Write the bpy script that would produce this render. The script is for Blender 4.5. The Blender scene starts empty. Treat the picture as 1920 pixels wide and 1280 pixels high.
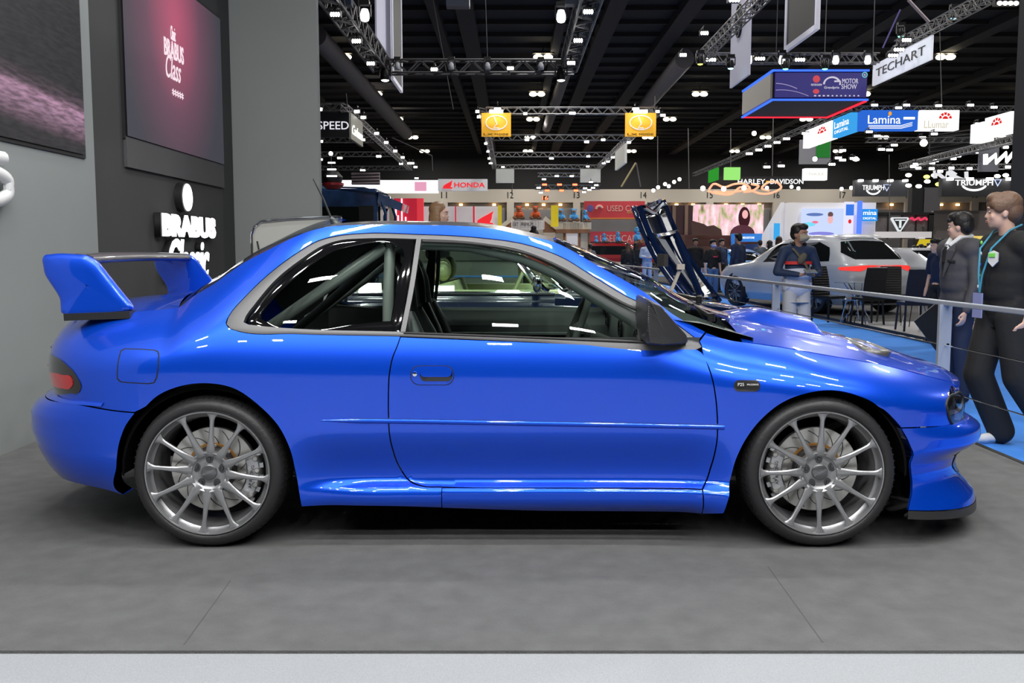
import bpy, bmesh, math, random
import numpy as np
from mathutils import Vector, Matrix, Quaternion, geometry
random.seed(7)
PI = math.pi
SC = bpy.context.scene
COL = SC.collection
# ------------------------------------------------------------------ camera
CAM_H = 1.226; PITCH = math.radians(5.5); FPX = 1767.0
cam_d = bpy.data.cameras.new('camera'); cam_d.sensor_width = 36.0; cam_d.lens = FPX / 1920 * 36
cam_d.clip_start = 0.05; cam_d.clip_end = 400
cam = bpy.data.objects.new('camera', cam_d); COL.objects.link(cam)
cam.location = (0, 0, CAM_H); cam.rotation_euler = (PI / 2 - PITCH, 0, 0)
SC.camera = cam
# ------------------------------------------------------------------ world and exposure
wd = bpy.data.worlds.new('hall_air'); SC.world = wd; wd.use_nodes = True
bg = wd.node_tree.nodes['Background']; bg.inputs[0].default_value = (0.75, 0.8, 0.9, 1); bg.inputs[1].default_value = 0.08
SC.view_settings.view_transform = 'Standard'; SC.view_settings.look = 'None'
SC.view_settings.gamma = 1.0; SC.view_settings.exposure = 0.0
SC.view_settings.use_curve_mapping = False
# ------------------------------------------------------------------ area lights for the stand's overhead rig: bare and unseen, no fixtures modelled
def area(name, loc, rot, sx, sy, power, color=(1, 1, 1), spread=180):
    l = bpy.data.lights.new(name, 'AREA'); l.shape = 'RECTANGLE'; l.size = sx; l.size_y = sy
    l.energy = power; l.color = color; l.spread = math.radians(spread)
    o = bpy.data.objects.new(name, l); COL.objects.link(o); o.location = loc; o.rotation_euler = rot
    return o
RIG = []
rigr = random.Random(11)
for yy, zz, n, pw in ((-3.2, 5.6, 7, 34), (-1.2, 6.0, 9, 36), (1.0, 6.2, 9, 36), (3.4, 6.3, 9, 32), (6.6, 6.0, 8, 30)):
    for k in range(n):
        xx = -4.6 + 9.2 * k / (n - 1) + rigr.uniform(-.15, .15)
        RIG.append(area('rig_lamp', (xx, yy + rigr.uniform(-.1, .1), zz), (math.radians(22 if yy < 2 else (0 if yy < 5 else -20)), 0, 0), .34, .16, pw, (1.0, 0.99, 0.97)))
for j in range(8):                     # the high-bay lamps under the roof, one light at each
    for i in range(5):
        y = 18 + 13.7 * j; x = -10.4 + 12.3 * i
        if y < 60 and i in (0, 4): continue
        RIG.append(area('high_bay_light', (x, y, 12.8), (0, 0, 0), 1.1, .6, 700 if y < 60 else 620, (1, 0.97, 0.92)))
SC.cycles.max_bounces = 7; SC.cycles.diffuse_bounces = 4; SC.cycles.glossy_bounces = 4; SC.cycles.transparent_max_bounces = 24
SC.cycles.caustics_reflective = False; SC.cycles.caustics_refractive = False; SC.cycles.sample_clamp_indirect = 4.0

# ------------------------------------------------------------------ projection helpers (photograph pixels -> places)
CP, SP = math.cos(PITCH), math.sin(PITCH)
def ray(u, v):
    return ((u - 960.0), FPX * CP - (v - 640.0) * SP, -FPX * SP - (v - 640.0) * CP)
def at(u, v, Y):
    d = ray(u, v); t = Y / d[1]
    return Vector((d[0] * t, Y, CAM_H + d[2] * t))
def at_x(u, v, X):
    d = ray(u, v); t = X / d[0]; return Vector((X, d[1] * t, CAM_H + d[2] * t))
def floor_at(u, v, z=0.0):
    d = ray(u, v); t = (z - CAM_H) / d[2]
    return Vector((d[0] * t, d[1] * t, z))
def xat(u, Y):       # x of a pixel column near eye level
    return (u - 960.0) / FPX * Y * CP
def proj(p):
    x, y, z = p; dz = z - CAM_H
    zc = y * CP - dz * SP; yu = y * SP + dz * CP
    return 960 + FPX * x / zc, 640 - FPX * yu / zc

# ------------------------------------------------------------------ materials
MATS = {}
def mat(name, col, rough=0.5, metal=0.0, coat=0.0, emit=None, es=1.0, spec=0.5, noise=None, bump=None, trans=0.0, sheen=0.0, flake=None):
    if name in MATS: return MATS[name]
    m = bpy.data.materials.new(name); m.use_nodes = True
    nt = m.node_tree; b = nt.nodes['Principled BSDF']
    b.inputs['Base Color'].default_value = (*col, 1)
    b.inputs['Roughness'].default_value = rough; b.inputs['Metallic'].default_value = metal
    b.inputs['Coat Weight'].default_value = coat; b.inputs['Coat Roughness'].default_value = 0.02
    b.inputs['Specular IOR Level'].default_value = spec
    b.inputs['Sheen Weight'].default_value = sheen
    if trans: b.inputs['Transmission Weight'].default_value = trans
    if emit:
        b.inputs['Emission Color'].default_value = (*emit, 1); b.inputs['Emission Strength'].default_value = es
    if noise or bump:
        tc = nt.nodes.new('ShaderNodeTexCoord')
        sc, amt = (noise or bump)
        n = nt.nodes.new('ShaderNodeTexNoise'); n.inputs['Scale'].default_value = sc; n.inputs['Detail'].default_value = 6
        nt.links.new(tc.outputs['Object'], n.inputs['Vector'])
        if noise:
            r = nt.nodes.new('ShaderNodeMapRange'); r.inputs[3].default_value = 1 - amt; r.inputs[4].default_value = 1 + amt
            r.inputs[1].default_value = 0.3; r.inputs[2].default_value = 0.7
            nt.links.new(n.outputs['Fac'], r.inputs[0])
            mx = nt.nodes.new('ShaderNodeVectorMath'); mx.operation = 'SCALE'
            mx.inputs[0].default_value = col; nt.links.new(r.outputs[0], mx.inputs['Scale'])
            nt.links.new(mx.outputs[0], b.inputs['Base Color'])
        if bump:
            n2 = nt.nodes.new('ShaderNodeTexNoise'); n2.inputs['Scale'].default_value = bump[0]
            nt.links.new(tc.outputs['Object'], n2.inputs['Vector'])
            bp = nt.nodes.new('ShaderNodeBump'); bp.inputs['Strength'].default_value = bump[1]; bp.inputs['Distance'].default_value = 0.01
            nt.links.new(n2.outputs['Fac'], bp.inputs['Height']); nt.links.new(bp.outputs[0], b.inputs['Normal'])
    MATS[name] = m
    return m
def emis(name, col, s):
    if name in MATS: return MATS[name]
    m = bpy.data.materials.new(name); m.use_nodes = True; nt = m.node_tree
    nt.nodes.remove(nt.nodes['Principled BSDF'])
    e = nt.nodes.new('ShaderNodeEmission'); e.inputs[0].default_value = (*col, 1); e.inputs[1].default_value = s
    nt.links.new(e.outputs[0], nt.nodes['Material Output'].inputs[0]); MATS[name] = m
    if 'led' not in name: m.cycles.emission_sampling = 'NONE'
    return m
def glass(name, tint, refl=0.08, rough=0.0):
    if name in MATS: return MATS[name]
    m = bpy.data.materials.new(name); m.use_nodes = True; nt = m.node_tree
    nt.nodes.remove(nt.nodes['Principled BSDF'])
    t = nt.nodes.new('ShaderNodeBsdfTransparent'); t.inputs[0].default_value = (*tint, 1)
    g = nt.nodes.new('ShaderNodeBsdfGlossy'); g.inputs['Roughness'].default_value = rough; g.inputs[0].default_value = (1, 1, 1, 1)
    f = nt.nodes.new('ShaderNodeFresnel'); ge = nt.nodes.new('ShaderNodeNewGeometry'); io = nt.nodes.new('ShaderNodeMapRange')
    io.inputs[3].default_value = 1.5; io.inputs[4].default_value = 1 / 1.5      # a thin pane reflects alike from both sides
    nt.links.new(ge.outputs['Backfacing'], io.inputs[0]); nt.links.new(io.outputs[0], f.inputs[0])
    mx = nt.nodes.new('ShaderNodeMixShader')
    nt.links.new(f.outputs[0], mx.inputs[0]); nt.links.new(t.outputs[0], mx.inputs[1]); nt.links.new(g.outputs[0], mx.inputs[2])
    nt.links.new(mx.outputs[0], nt.nodes['Material Output'].inputs[0]); MATS[name] = m
    return m

# ------------------------------------------------------------------ object helpers
def tag(o, label=None, cat=None, group=None, kind=None):
    if label: o['label'] = label
    if cat: o['category'] = cat
    if group: o['group'] = group
    if kind: o['kind'] = kind
    return o
def empty(name, loc=(0, 0, 0), label=None, cat=None, group=None, rotz=0.0):
    o = bpy.data.objects.new(name, None); COL.objects.link(o); o.location = loc; o.rotation_euler = (0, 0, rotz)
    o.empty_display_size = 0.1
    return tag(o, label, cat, group)
class MB:
    def __init__(s): s.v = []; s.f = []; s.mi = []; s.cur = 0
    def add(s, vs, fs):
        n = len(s.v); s.v += [tuple(p) for p in vs]
        for f in fs: s.f.append(tuple(i + n for i in f)); s.mi.append(s.cur)
        return s
    def box(s, c, size, rot=None, taper=None):
        hx, hy, hz = size[0] / 2, size[1] / 2, size[2] / 2
        vs = [Vector((x, y, z)) for z in (-hz, hz) for x, y in ((-hx, -hy), (hx, -hy), (hx, hy), (-hx, hy))]
        if taper:
            for p in vs[4:]: p.x *= taper[0]; p.y *= taper[1]
        if rot is not None:
            M = rot if isinstance(rot, Matrix) else Matrix.Rotation(rot[2], 3, 'Z') @ Matrix.Rotation(rot[1], 3, 'Y') @ Matrix.Rotation(rot[0], 3, 'X')
            vs = [M @ p for p in vs]
        c = Vector(c); vs = [p + c for p in vs]
        return s.add(vs, [(3, 2, 1, 0), (4, 5, 6, 7), (0, 1, 5, 4), (1, 2, 6, 5), (2, 3, 7, 6), (3, 0, 4, 7)])
    def bar(s, p0, p1, w, h, up=Vector((0, 0, 1))):
        p0, p1 = Vector(p0), Vector(p1); d = (p1 - p0); L = d.length
        if L < 1e-6: return s
        d.normalize(); r = d.cross(up)
        if r.length < 1e-4: r = d.cross(Vector((1, 0, 0)))
        r.normalize(); uu = r.cross(d)
        vs = []
        for p in (p0, p1):
            for a, b in ((-1, -1), (1, -1), (1, 1), (-1, 1)): vs.append(p + r * (a * w / 2) + uu * (b * h / 2))
        return s.add(vs, [(3, 2, 1, 0), (4, 5, 6, 7), (0, 1, 5, 4), (1, 2, 6, 5), (2, 3, 7, 6), (3, 0, 4, 7)])
    def tube(s, pts, r, n=8, closed=False, caps=True, flat=None):
        pts = [Vector(p) for p in pts]; m = len(pts)
        rs = r if isinstance(r, (list, tuple)) else [r] * m
        rings = []; prev = None
        for i, p in enumerate(pts):
            if closed: d = pts[(i + 1) % m] - pts[i - 1]
            else: d = pts[min(i + 1, m - 1)] - pts[max(i - 1, 0)]
            if d.length < 1e-9: d = Vector((0, 0, 1))
            d.normalize()
            if prev is None:
                a = d.cross(Vector((0, 0, 1)))
                if a.length < 0.1: a = d.cross(Vector((1, 0, 0)))
            else: a = prev - d * prev.dot(d)
            a.normalize(); prev = a; b = d.cross(a)
            fl = flat or (1, 1)
            rings.append([p + a * (math.cos(2 * PI * k / n) * rs[i] * fl[0]) + b * (math.sin(2 * PI * k / n) * rs[i] * fl[1]) for k in range(n)])
        vs = [q for g in rings for q in g]; fs = []
        for i in range(m if closed else m - 1):
            j = (i + 1) % m
            for k in range(n): fs.append((i * n + k, i * n + (k + 1) % n, j * n + (k + 1) % n, j * n + k))
        if caps and not closed: fs.append(tuple(reversed(range(n)))); fs.append(tuple((m - 1) * n + k for k in range(n)))
        return s.add(vs, fs)
    def lathe(s, prof, c, axis='Z', n=32, a0=0.0, a1=2 * PI):
        full = abs(a1 - a0 - 2 * PI) < 1e-6; m = n if full else n + 1; vs = []
        for k in range(m):
            t = a0 + (a1 - a0) * k / n; co, si = math.cos(t), math.sin(t)
            for r, h in prof:
                if axis == 'Z': vs.append((c[0] + r * co, c[1] + r * si, c[2] + h))
                elif axis == 'Y': vs.append((c[0] + r * co, c[1] + h, c[2] + r * si))
                else: vs.append((c[0] + h, c[1] + r * co, c[2] + r * si))
        L = len(prof); fs = []
        for k in range(n):
            k2 = (k + 1) % m
            for i in range(L - 1): fs.append((k * L + i, k2 * L + i, k2 * L + i + 1, k * L + i + 1))
        return s.add(vs, fs)
    def ell(s, c, r, n=12, m=8, rot=None):
        vs = []; fs = []; c = Vector(c)
        if not isinstance(r, (list, tuple)): r = (r, r, r)
        for i in range(m + 1):
            ph = PI * i / m
            for k in range(n):
                th = 2 * PI * k / n
                p = Vector((r[0] * math.sin(ph) * math.cos(th), r[1] * math.sin(ph) * math.sin(th), r[2] * math.cos(ph)))
                if rot is not None: p = rot @ p
                vs.append(c + p)
        for i in range(m):
            for k in range(n): fs.append((i * n + k, (i + 1) * n + k, (i + 1) * n + (k + 1) % n, i * n + (k + 1) % n))
        return s.add(vs, fs)
    def quad(s, a, b, c, d): return s.add([a, b, c, d], [(0, 1, 2, 3)])
    def prism(s, poly, h, M=None):      # polygon in local xy, extruded along local z by h
        n = len(poly); vs = [Vector((p[0], p[1], 0)) for p in poly] + [Vector((p[0], p[1], h)) for p in poly]
        if M is not None: vs = [M @ p for p in vs]
        tri = geometry.tessellate_polygon([[Vector((p[0], p[1], 0)) for p in poly]])
        fs = [tuple(t) for t in tri] + [tuple(i + n for i in reversed(t)) for t in tri]
        fs += [(i, (i + 1) % n, (i + 1) % n + n, i + n) for i in range(n)]
        return s.add(vs, fs)
    def grid(s, G, flip=False):
        R = len(G); C = len(G[0]); vs = [p for r in G for p in r]; fs = []
        for i in range(R - 1):
            for j in range(C - 1):
                f = (i * C + j, i * C + j + 1, (i + 1) * C + j + 1, (i + 1) * C + j)
                fs.append(tuple(reversed(f)) if flip else f)
        return s.add(vs, fs)
    def build(s, name, m, parent=None, smooth=False, angle=40, fix=True, kind=None, label=None, bevel=0.0):
        me = bpy.data.meshes.new(name); me.from_pydata(s.v, [], s.f)
        ms = m if isinstance(m, (list, tuple)) else [m]
        for q in ms: me.materials.append(q)
        if len(ms) > 1: me.polygons.foreach_set('material_index', s.mi)
        if fix:
            bm = bmesh.new(); bm.from_mesh(me)
            bmesh.ops.remove_doubles(bm, verts=bm.verts, dist=1e-5)
            bmesh.ops.recalc_face_normals(bm, faces=bm.faces); bm.to_mesh(me); bm.free()
        me.update()
        if smooth:
            me.polygons.foreach_set('use_smooth', [True] * len(me.polygons))
            if angle < 180: me.set_sharp_from_angle(angle=math.radians(angle))
        o = bpy.data.objects.new(name, me); COL.objects.link(o)
        if parent is not None: o.parent = parent
        if kind: o['kind'] = kind
        if label: o['label'] = label
        if bevel:
            bv = o.modifiers.new('bevel', 'BEVEL'); bv.width = bevel; bv.segments = 2; bv.limit_method = 'ANGLE'
        return o
def text_mesh(body, size, M, name, m, parent=None, depth=0.01, sx=1.0, align='CENTER', label=None, shear=0.0, offset=0.0, fit=None):
    cu = bpy.data.curves.new('lettering', 'FONT'); cu.body = body; cu.size = size; cu.extrude = depth / 2
    cu.align_x = align; cu.align_y = 'CENTER'; cu.shear = shear; cu.offset = offset; cu.resolution_u = 3
    t = bpy.data.objects.new('tmp', cu); COL.objects.link(t)
    dg = bpy.context.evaluated_depsgraph_get(); dg.update()
    me = bpy.data.meshes.new_from_object(t.evaluated_get(dg))
    bpy.data.objects.remove(t); bpy.data.curves.remove(cu)
    if fit:
        xs = [v.co.x for v in me.vertices]; ys = [v.co.y for v in me.vertices]
        w, h = max(xs) - min(xs), max(ys) - min(ys); cx, cy = (max(xs) + min(xs)) / 2, (max(ys) + min(ys)) / 2
        for v in me.vertices: v.co.x = (v.co.x - cx) * fit[0] / w; v.co.y = (v.co.y - cy) * fit[1] / h
    me.transform(M @ Matrix.Diagonal((sx, 1, 1, 1))); me.name = name
    me.materials.clear(); me.materials.append(m)
    o = bpy.data.objects.new(name, me); COL.objects.link(o)
    if parent is not None: o.parent = parent
    if label: o['label'] = label
    return o
def frame_to(p, xdir, ydir):      # matrix with local x,y axes given, z = x cross y
    x = Vector(xdir).normalized(); y = Vector(ydir).normalized(); z = x.cross(y).normalized()
    M = Matrix((x, y, z)).transposed().to_4x4(); M.translation = Vector(p); return M
FACE_CAM = lambda p: frame_to(p, (1, 0, 0), (0, 0, 1))      # lettering read from the camera side (-Y)
def copy_tree(o, parent=None, depth=0):
    c = o.copy(); COL.objects.link(c)
    if parent is not None: c.parent = parent
    for ch in list(o.children): copy_tree(ch, c, depth + 1)
    return c
def bake(o):
    dg = bpy.context.evaluated_depsgraph_get(); dg.update()
    me = bpy.data.meshes.new_from_object(o.evaluated_get(dg)); o.modifiers.clear(); o.data = me
def spline(pts, n_per=None, closed=False, step=None):
    """Catmull-Rom through points; a third value 1 marks a corner."""
    P = [np.array(p[:2], float) for p in pts]; C = [len(p) > 2 and p[2] == 1 for p in pts]; m = len(P); out = []
    rng = range(m) if closed else range(m - 1)
    for i in rng:
        p1, p2 = P[i], P[(i + 1) % m]
        p0 = P[(i - 1) % m] if (closed or i > 0) else 2 * p1 - p2
        p3 = P[(i + 2) % m] if (closed or i + 2 < m) else 2 * p2 - p1
        if C[i]: p0 = 2 * p1 - p2
        if C[(i + 1) % m]: p3 = 2 * p2 - p1
        d = np.linalg.norm(p2 - p1)
        # centripetal tangents
        d0 = max(np.linalg.norm(p1 - p0), 1e-6); d1 = max(d, 1e-6); d2 = max(np.linalg.norm(p3 - p2), 1e-6)
        t1 = ((p1 - p0) / d0 - (p2 - p0) / (d0 + d1) + (p2 - p1) / d1) * d1
        t2 = ((p2 - p1) / d1 - (p3 - p1) / (d1 + d2) + (p3 - p2) / d2) * d1
        k = max(1, int(math.ceil(d / step))) if step else n_per
        for j in range(k):
            t = j / k; h1 = 2 * t**3 - 3 * t**2 + 1; h2 = t**3 - 2 * t**2 + t; h3 = -2 * t**3 + 3 * t**2; h4 = t**3 - t**2
            out.append(h1 * p1 + h2 * t1 + h3 * p2 + h4 * t2)
    if not closed: out.append(P[-1])
    return out
def interp(tab, x):
    xs, ys = tab
    return np.interp(x, xs, ys)
def smooth_tab(pairs, n=400, k=9):
    pairs = sorted(pairs); xs = np.array([p[0] for p in pairs]); ys = np.array([p[1] for p in pairs])
    X = np.linspace(xs[0], xs[-1], n); Y = np.interp(X, xs, ys)
    ker = np.hanning(k + 2)[1:-1]; ker /= ker.sum()
    Yp = np.pad(Y, k // 2, mode='reflect', reflect_type='odd')
    return X, np.convolve(Yp, ker, 'valid')
def sm(a, b, x):
    t = np.clip((x - a) / (b - a), 0, 1); return t * t * (3 - 2 * t)
# ================================================================== THE BLUE COUPE
YC = 4.67
EDGE = [(97, 606, .44), (120, 597, .52), (150, 594, .58), (180, 592, .61), (246, 586, .64), (300, 581, .66), (335, 577, .67), (362, 556, .665), (400, 533, .655), (426, 514, .645),
        (460, 491, .625), (504, 468, .60), (546, 447, .575), (582, 433, .555), (616, 425, .54), (660, 422, .53), (721, 421, .525), (800, 422, .525),
        (852, 423, .525), (918, 428, .53), (986, 442, .54), (1042, 455, .55), (1073, 470, .56), (1117, 496, .585), (1161, 520, .61), (1204, 545, .635),
        (1266, 592, .675), (1322, 622, .70), (1350, 631, .71), (1372, 637, .715), (1407, 642, .72), (1483, 653, .72), (1549, 665, .70), (1614, 676, .68), (1680, 689, .645),
        (1746, 706, .59), (1786, 717, .53), (1805, 730, .46)]
_E = [(at(u, v, YC - w), w) for u, v, w in EDGE]
ZT = smooth_tab([(p.x, p.z) for p, w in _E] + [(-2.3, _E[0][0].z), (2.3, _E[-1][0].z - .05)], 500, 9)
def _ef(x, z):
    if x > 1.5: return (1 - min((x - 1.5) / .60, .97) ** 2.7) ** .37
    if x < -1.5: return (1 - min((-1.5 - x) / .60, .97) ** 2.7) ** .37
    return 1.0
WT = smooth_tab([(p.x, min(w / _ef(p.x, p.z), .74)) for p, w in _E] + [(-2.3, .72), (2.3, .70)], 500, 15)
PLAN = smooth_tab([(-2.4, .80), (-1.9, .815), (-1.5, .825), (-1.0, .83), (-.5, .828), (0, .83), (.6, .828), (1.0, .825), (1.5, .82), (1.8, .80), (2.3, .78)], 300, 31)
ZS = smooth_tab([(-2.4, .70), (-1.9, .72), (-1.3, .73), (-.6, .71), (0, .70), (.7, .69), (1.1, .64), (1.5, .60), (1.8, .54), (2.3, .50)], 300, 31)
XR, XW = -1.2505, 1.270
AR, AF, KE = -1.50, 1.50, .64
EEXP = .74
XEND_R = smooth_tab([(1.1, -1.93), (.96, -1.99), (.93, -2.03), (.88, -2.08), (.83, -2.11), (.79, -2.125), (.70, -2.125), (.60, -2.10), (.2, -2.08), (0, -2.08)], 300, 9)
XEND_F = smooth_tab([(1.1, 1.9), (.8, 1.98), (.7, 2.04), (.66, 2.07), (.62, 2.09), (.5, 2.09), (.2, 2.08), (0, 2.08)], 300, 9)
XEND_RB = smooth_tab([(.8, -2.10), (.62, -2.11), (.585, -2.16), (.56, -2.205), (.52, -2.235), (.44, -2.235), (.36, -2.205), (.28, -2.165), (.22, -2.12), (0, -2.1)], 400, 9)
XEND_FB = smooth_tab([(.7, 2.08), (.50, 2.085), (.475, 2.14), (.45, 2.18), (.40, 2.185), (.38, 2.165), (.362, 2.10), (.345, 2.065), (.30, 2.05), (.25, 2.065), (.21, 2.10), (.18, 2.13), (.155, 2.155), (.1, 2.165), (0, 2.165)], 600, 7)
def Wb(x, z):
    x = np.asarray(x, float); z = np.asarray(z, float)
    W = interp(PLAN, x)
    br = np.exp(-(np.abs(x - XR) / .52) ** 2.6); bf = np.exp(-(np.abs(x - XW) / .50) ** 2.6)
    W = W + .055 * br + .055 * bf * (1 - .4 * sm(1.45, 1.9, x))
    mid = sm(-1.02, -.72, x) * (1 - sm(.72, .98, x))
    W = W - .045 * (sm(.50, .29, z)) * mid
    W = W + .052 * sm(.275, .225, z) * sm(-.95, -.55, x) * (1 - sm(.95, 1.1, x)) - .03 * np.clip((.2 - z) / .05, 0, 2) ** 2 * mid
    W = W + .018 * np.clip((.30 - z) / .13, 0, 1.3) ** 2 * sm(1.5, 1.75, x) - .10 * np.clip((.38 - z) / .2, 0, 1.5) ** 2 * sm(-1.5, -1.75, x)
    zs = interp(ZS, x); zt = interp(ZT, x); wt = interp(WT, x)
    # crease-free roll from the flank to the top edge
    h = np.maximum(zt - zs, .05); q = np.clip(z - zs, 0, None)
    lin = .56 * (np.sqrt(q * q + .0289) - .17); linh = .56 * (np.sqrt(h * h + .0289) - .17)
    tot = W - wt
    p = 2.2 + 2.4 * np.clip((h - .2) / .35, 0, 1)
    W = W - lin - (tot - linh) * np.clip(q / h, 0, 1.25) ** p
    return W
def endfac(x, z, xr, xf):
    f = np.ones(np.broadcast(x, z).shape)
    Lr = AR - interp(xr, z); Lf = interp(xf, z) - AF
    tr = np.clip((AR - x) / Lr, 0, 1); tf = np.clip((x - AF) / Lf, 0, 1)
    return f * np.clip(1 - tr ** (2 / EEXP), 0, 1) ** (EEXP / 2) * np.clip(1 - tf ** (2 / EEXP), 0, 1) ** (EEXP / 2)
class Surf:
    def __init__(s, xr, xf, add=0.0): s.xr, s.xf, s.a = xr, xf, add
    def w(s, x, z): return (Wb(x, z) + s.a) * endfac(x, z, s.xr, s.xf)
    def solve(s, u, v):           # pixel -> (a, z): first place where the ray meets the near side
        d = ray(u, v)
        def gap(w):
            Y = YC - w; t = Y / d[1]; return s.w(d[0] * t, CAM_H + d[2] * t) - w
        ws = np.linspace(.95, 0, 240); g = gap(ws); hit = np.nonzero(g >= 0)[0]
        if len(hit) and hit[0] > 0:
            lo, hi = ws[hit[0]], ws[hit[0] - 1]
            for k in range(30):
                m = (lo + hi) / 2
                if gap(np.array(m)) >= 0: lo = m
                else: hi = m
            w = lo
        else: w = ws[int(np.argmax(g))]
        p = at(u, v, YC - w); return s.x2a(p.x, p.z), p.z
    def x2a(s, x, z):
        if x < AR:
            t = min((AR - x) / (AR - interp(s.xr, z)), 1.0) ** (1 / EEXP); return AR - math.asin(t) * KE
        if x > AF:
            t = min((x - AF) / (interp(s.xf, z) - AF), 1.0) ** (1 / EEXP); return AF + math.asin(t) * KE
        return x
    def F(s, a, z):
        a = np.asarray(a, float); z = np.asarray(z, float)
        tr = np.clip((AR - a) / KE, 0, PI / 2); tf = np.clip((a - AF) / KE, 0, PI / 2)
        Lr = AR - interp(s.xr, z); Lf = interp(s.xf, z) - AF
        x = np.clip(a, AR, AF) - Lr * np.sin(tr) ** EEXP + Lf * np.sin(tf) ** EEXP
        w = (Wb(x, z) + s.a) * np.cos(tr) ** EEXP * np.cos(tf) ** EEXP
        return np.stack([x, YC - w, z], -1)
    def N(s, a, z, e=.004):
        a = np.asarray(a, float); z = np.asarray(z, float)
        am = np.where(np.abs(a) > AF, a, a)
        da = s.F(am + e, z) - s.F(am - e, z); dz = s.F(am, z + e) - s.F(am, z - e)
        n = np.cross(da, dz); n /= np.maximum(np.linalg.norm(n, axis=-1, keepdims=True), 1e-9)
        return n
BODY = Surf(XEND_R, XEND_F); RBMP = Surf(XEND_RB, XEND_F, .006); FBMP = Surf(XEND_R, XEND_FB, .006)
AEND = KE * PI / 2
AR_END, AF_END = AR - AEND, AF + AEND
def solve_poly(surf, pts):
    """spline the pixel outline, then put it on the surface; entries ('a', a, z[,1]) are given directly on the surface."""
    out = []
    run = []
    conv = []
    for p in pts:
        if p[0] == 'a': conv.append((p[1], p[2], p[3] if len(p) > 3 else 0))
        else:
            a, z = surf.solve(p[0], p[1]); conv.append((a, z, p[2] if len(p) > 2 else 0))
    return spline(conv, closed=True, step=.018)
def pip(poly, P):
    x, y = P[:, 0], P[:, 1]; ins = np.zeros(len(P), bool); n = len(poly); j = n - 1
    for i in range(n):
        xi, yi = poly[i]; xj, yj = poly[j]
        if yi != yj:
            c = ((yi > y) != (yj > y)) & (x < (xj - xi) * (y - yi) / (yj - yi) + xi); ins ^= c
        j = i
    return ins
def panel(name, pts, surf, m, parent, off=0.0, rim=.012, step=.024, mirror=True, label=None, poly=None, inset=0.0, dome=0.0):
    B = poly if poly is not None else solve_poly(surf, pts)
    B = [np.array(b[:2]) for b in B]
    Q = [B[0]]
    for b in B[1:]:
        if np.linalg.norm(b - Q[-1]) > 1e-3: Q.append(b)
    if np.linalg.norm(Q[0] - Q[-1]) < 1e-3: Q.pop()
    B = Q; bp = np.array(B)
    mn, mx = bp.min(0), bp.max(0)
    gx = np.arange(mn[0] + step / 2, mx[0], step); gz = np.arange(mn[1] + step / 2, mx[1], step * .8)
    G = np.array([(x + (step / 2 if j % 2 else 0), z) for j, z in enumerate(gz) for x in gx])
    if len(G):
        G = G[pip(B, G)]
    if len(G):
        seg = bp; nx = np.roll(bp, -1, 0); keep = np.ones(len(G), bool)
        for a, b in zip(seg, nx):
            d = b - a; L = max(d @ d, 1e-12); t = np.clip(((G - a) @ d) / L, 0, 1); dist = np.linalg.norm(G - (a + t[:, None] * d), axis=1)
            keep &= dist > step * .42
        G = G[keep]
    allp = [Vector(b) for b in B] + [Vector(g) for g in G]
    n = len(B)
    vo, ed, fa, ov, oe, of = geometry.delaunay_2d_cdt(allp, [(i, (i + 1) % n) for i in range(n)], [], 0, 1e-6)
    V = np.array([(p.x, p.y) for p in vo]); Fc = np.array([f for f in fa if len(f) == 3])
    cen = V[Fc].mean(1); Fc = Fc[pip(B, cen)]
    P3 = surf.F(V[:, 0], V[:, 1]); N3 = surf.N(V[:, 0], V[:, 1])
    if off: P3 = P3 + N3 * off
    if dome:
        dmin = np.full(len(V), 9.)
        for a, b in zip(bp, np.roll(bp, -1, 0)):
            d = b - a; L = max(d @ d, 1e-12); t = np.clip(((V - a) @ d) / L, 0, 1); dmin = np.minimum(dmin, np.linalg.norm(V - (a + t[:, None] * d), axis=1))
        P3 = P3 + N3 * (dome * np.sqrt(np.clip(dmin / dmin.max(), 0, 1)))[:, None]
    nv = len(V)
    # winding so that the normal points outwards
    f0 = Fc[0]; e1 = P3[f0[1]] - P3[f0[0]]; e2 = P3[f0[2]] - P3[f0[0]]
    if np.dot(np.cross(e1, e2), N3[f0[0]]) < 0: Fc = Fc[:, ::-1]
    verts = [tuple(p) for p in P3]; faces = [tuple(int(i) for i in f) for f in Fc]; nor = [tuple(q) for q in N3]
    if rim:
        used = {}
        for i, p in enumerate(V): used[(round(p[0], 5), round(p[1], 5))] = i
        bi = [used.get((round(float(b[0]), 5), round(float(b[1]), 5))) for b in bp]
        bi = [i for i in bi if i is not None]
        cb = P3[bi].mean(0); base = len(verts)
        k = len(bi)
        for idx, i in enumerate(bi):
            tprev, tnext = P3[bi[idx - 1]], P3[bi[(idx + 1) % k]]
            on = np.cross(tnext - tprev, N3[i]); on /= max(np.linalg.norm(on), 1e-9)
            if on[1] != on[1]: on = N3[i]
            for q in (P3[i], P3[i] - N3[i] * rim): verts.append(tuple(q))
            o1 = on * .8 + N3[i] * .5; o1 /= np.linalg.norm(o1)
            nor.append(tuple(o1)); nor.append(tuple(on))
        for idx in range(k):
            a, b = base + 2 * idx, base + 2 * ((idx + 1) % k); faces.append((a, b, b + 1, a + 1))
        # orient rims by area sign of outline
        area_s = sum(bp[i - 1][0] * bp[i][1] - bp[i][0] * bp[i - 1][1] for i in range(len(bp)))
        if area_s < 0:
            for t in range(base, len(nor)): nor[t] = tuple(-c if j != 9 else c for j, c in enumerate(nor[t]))
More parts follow.
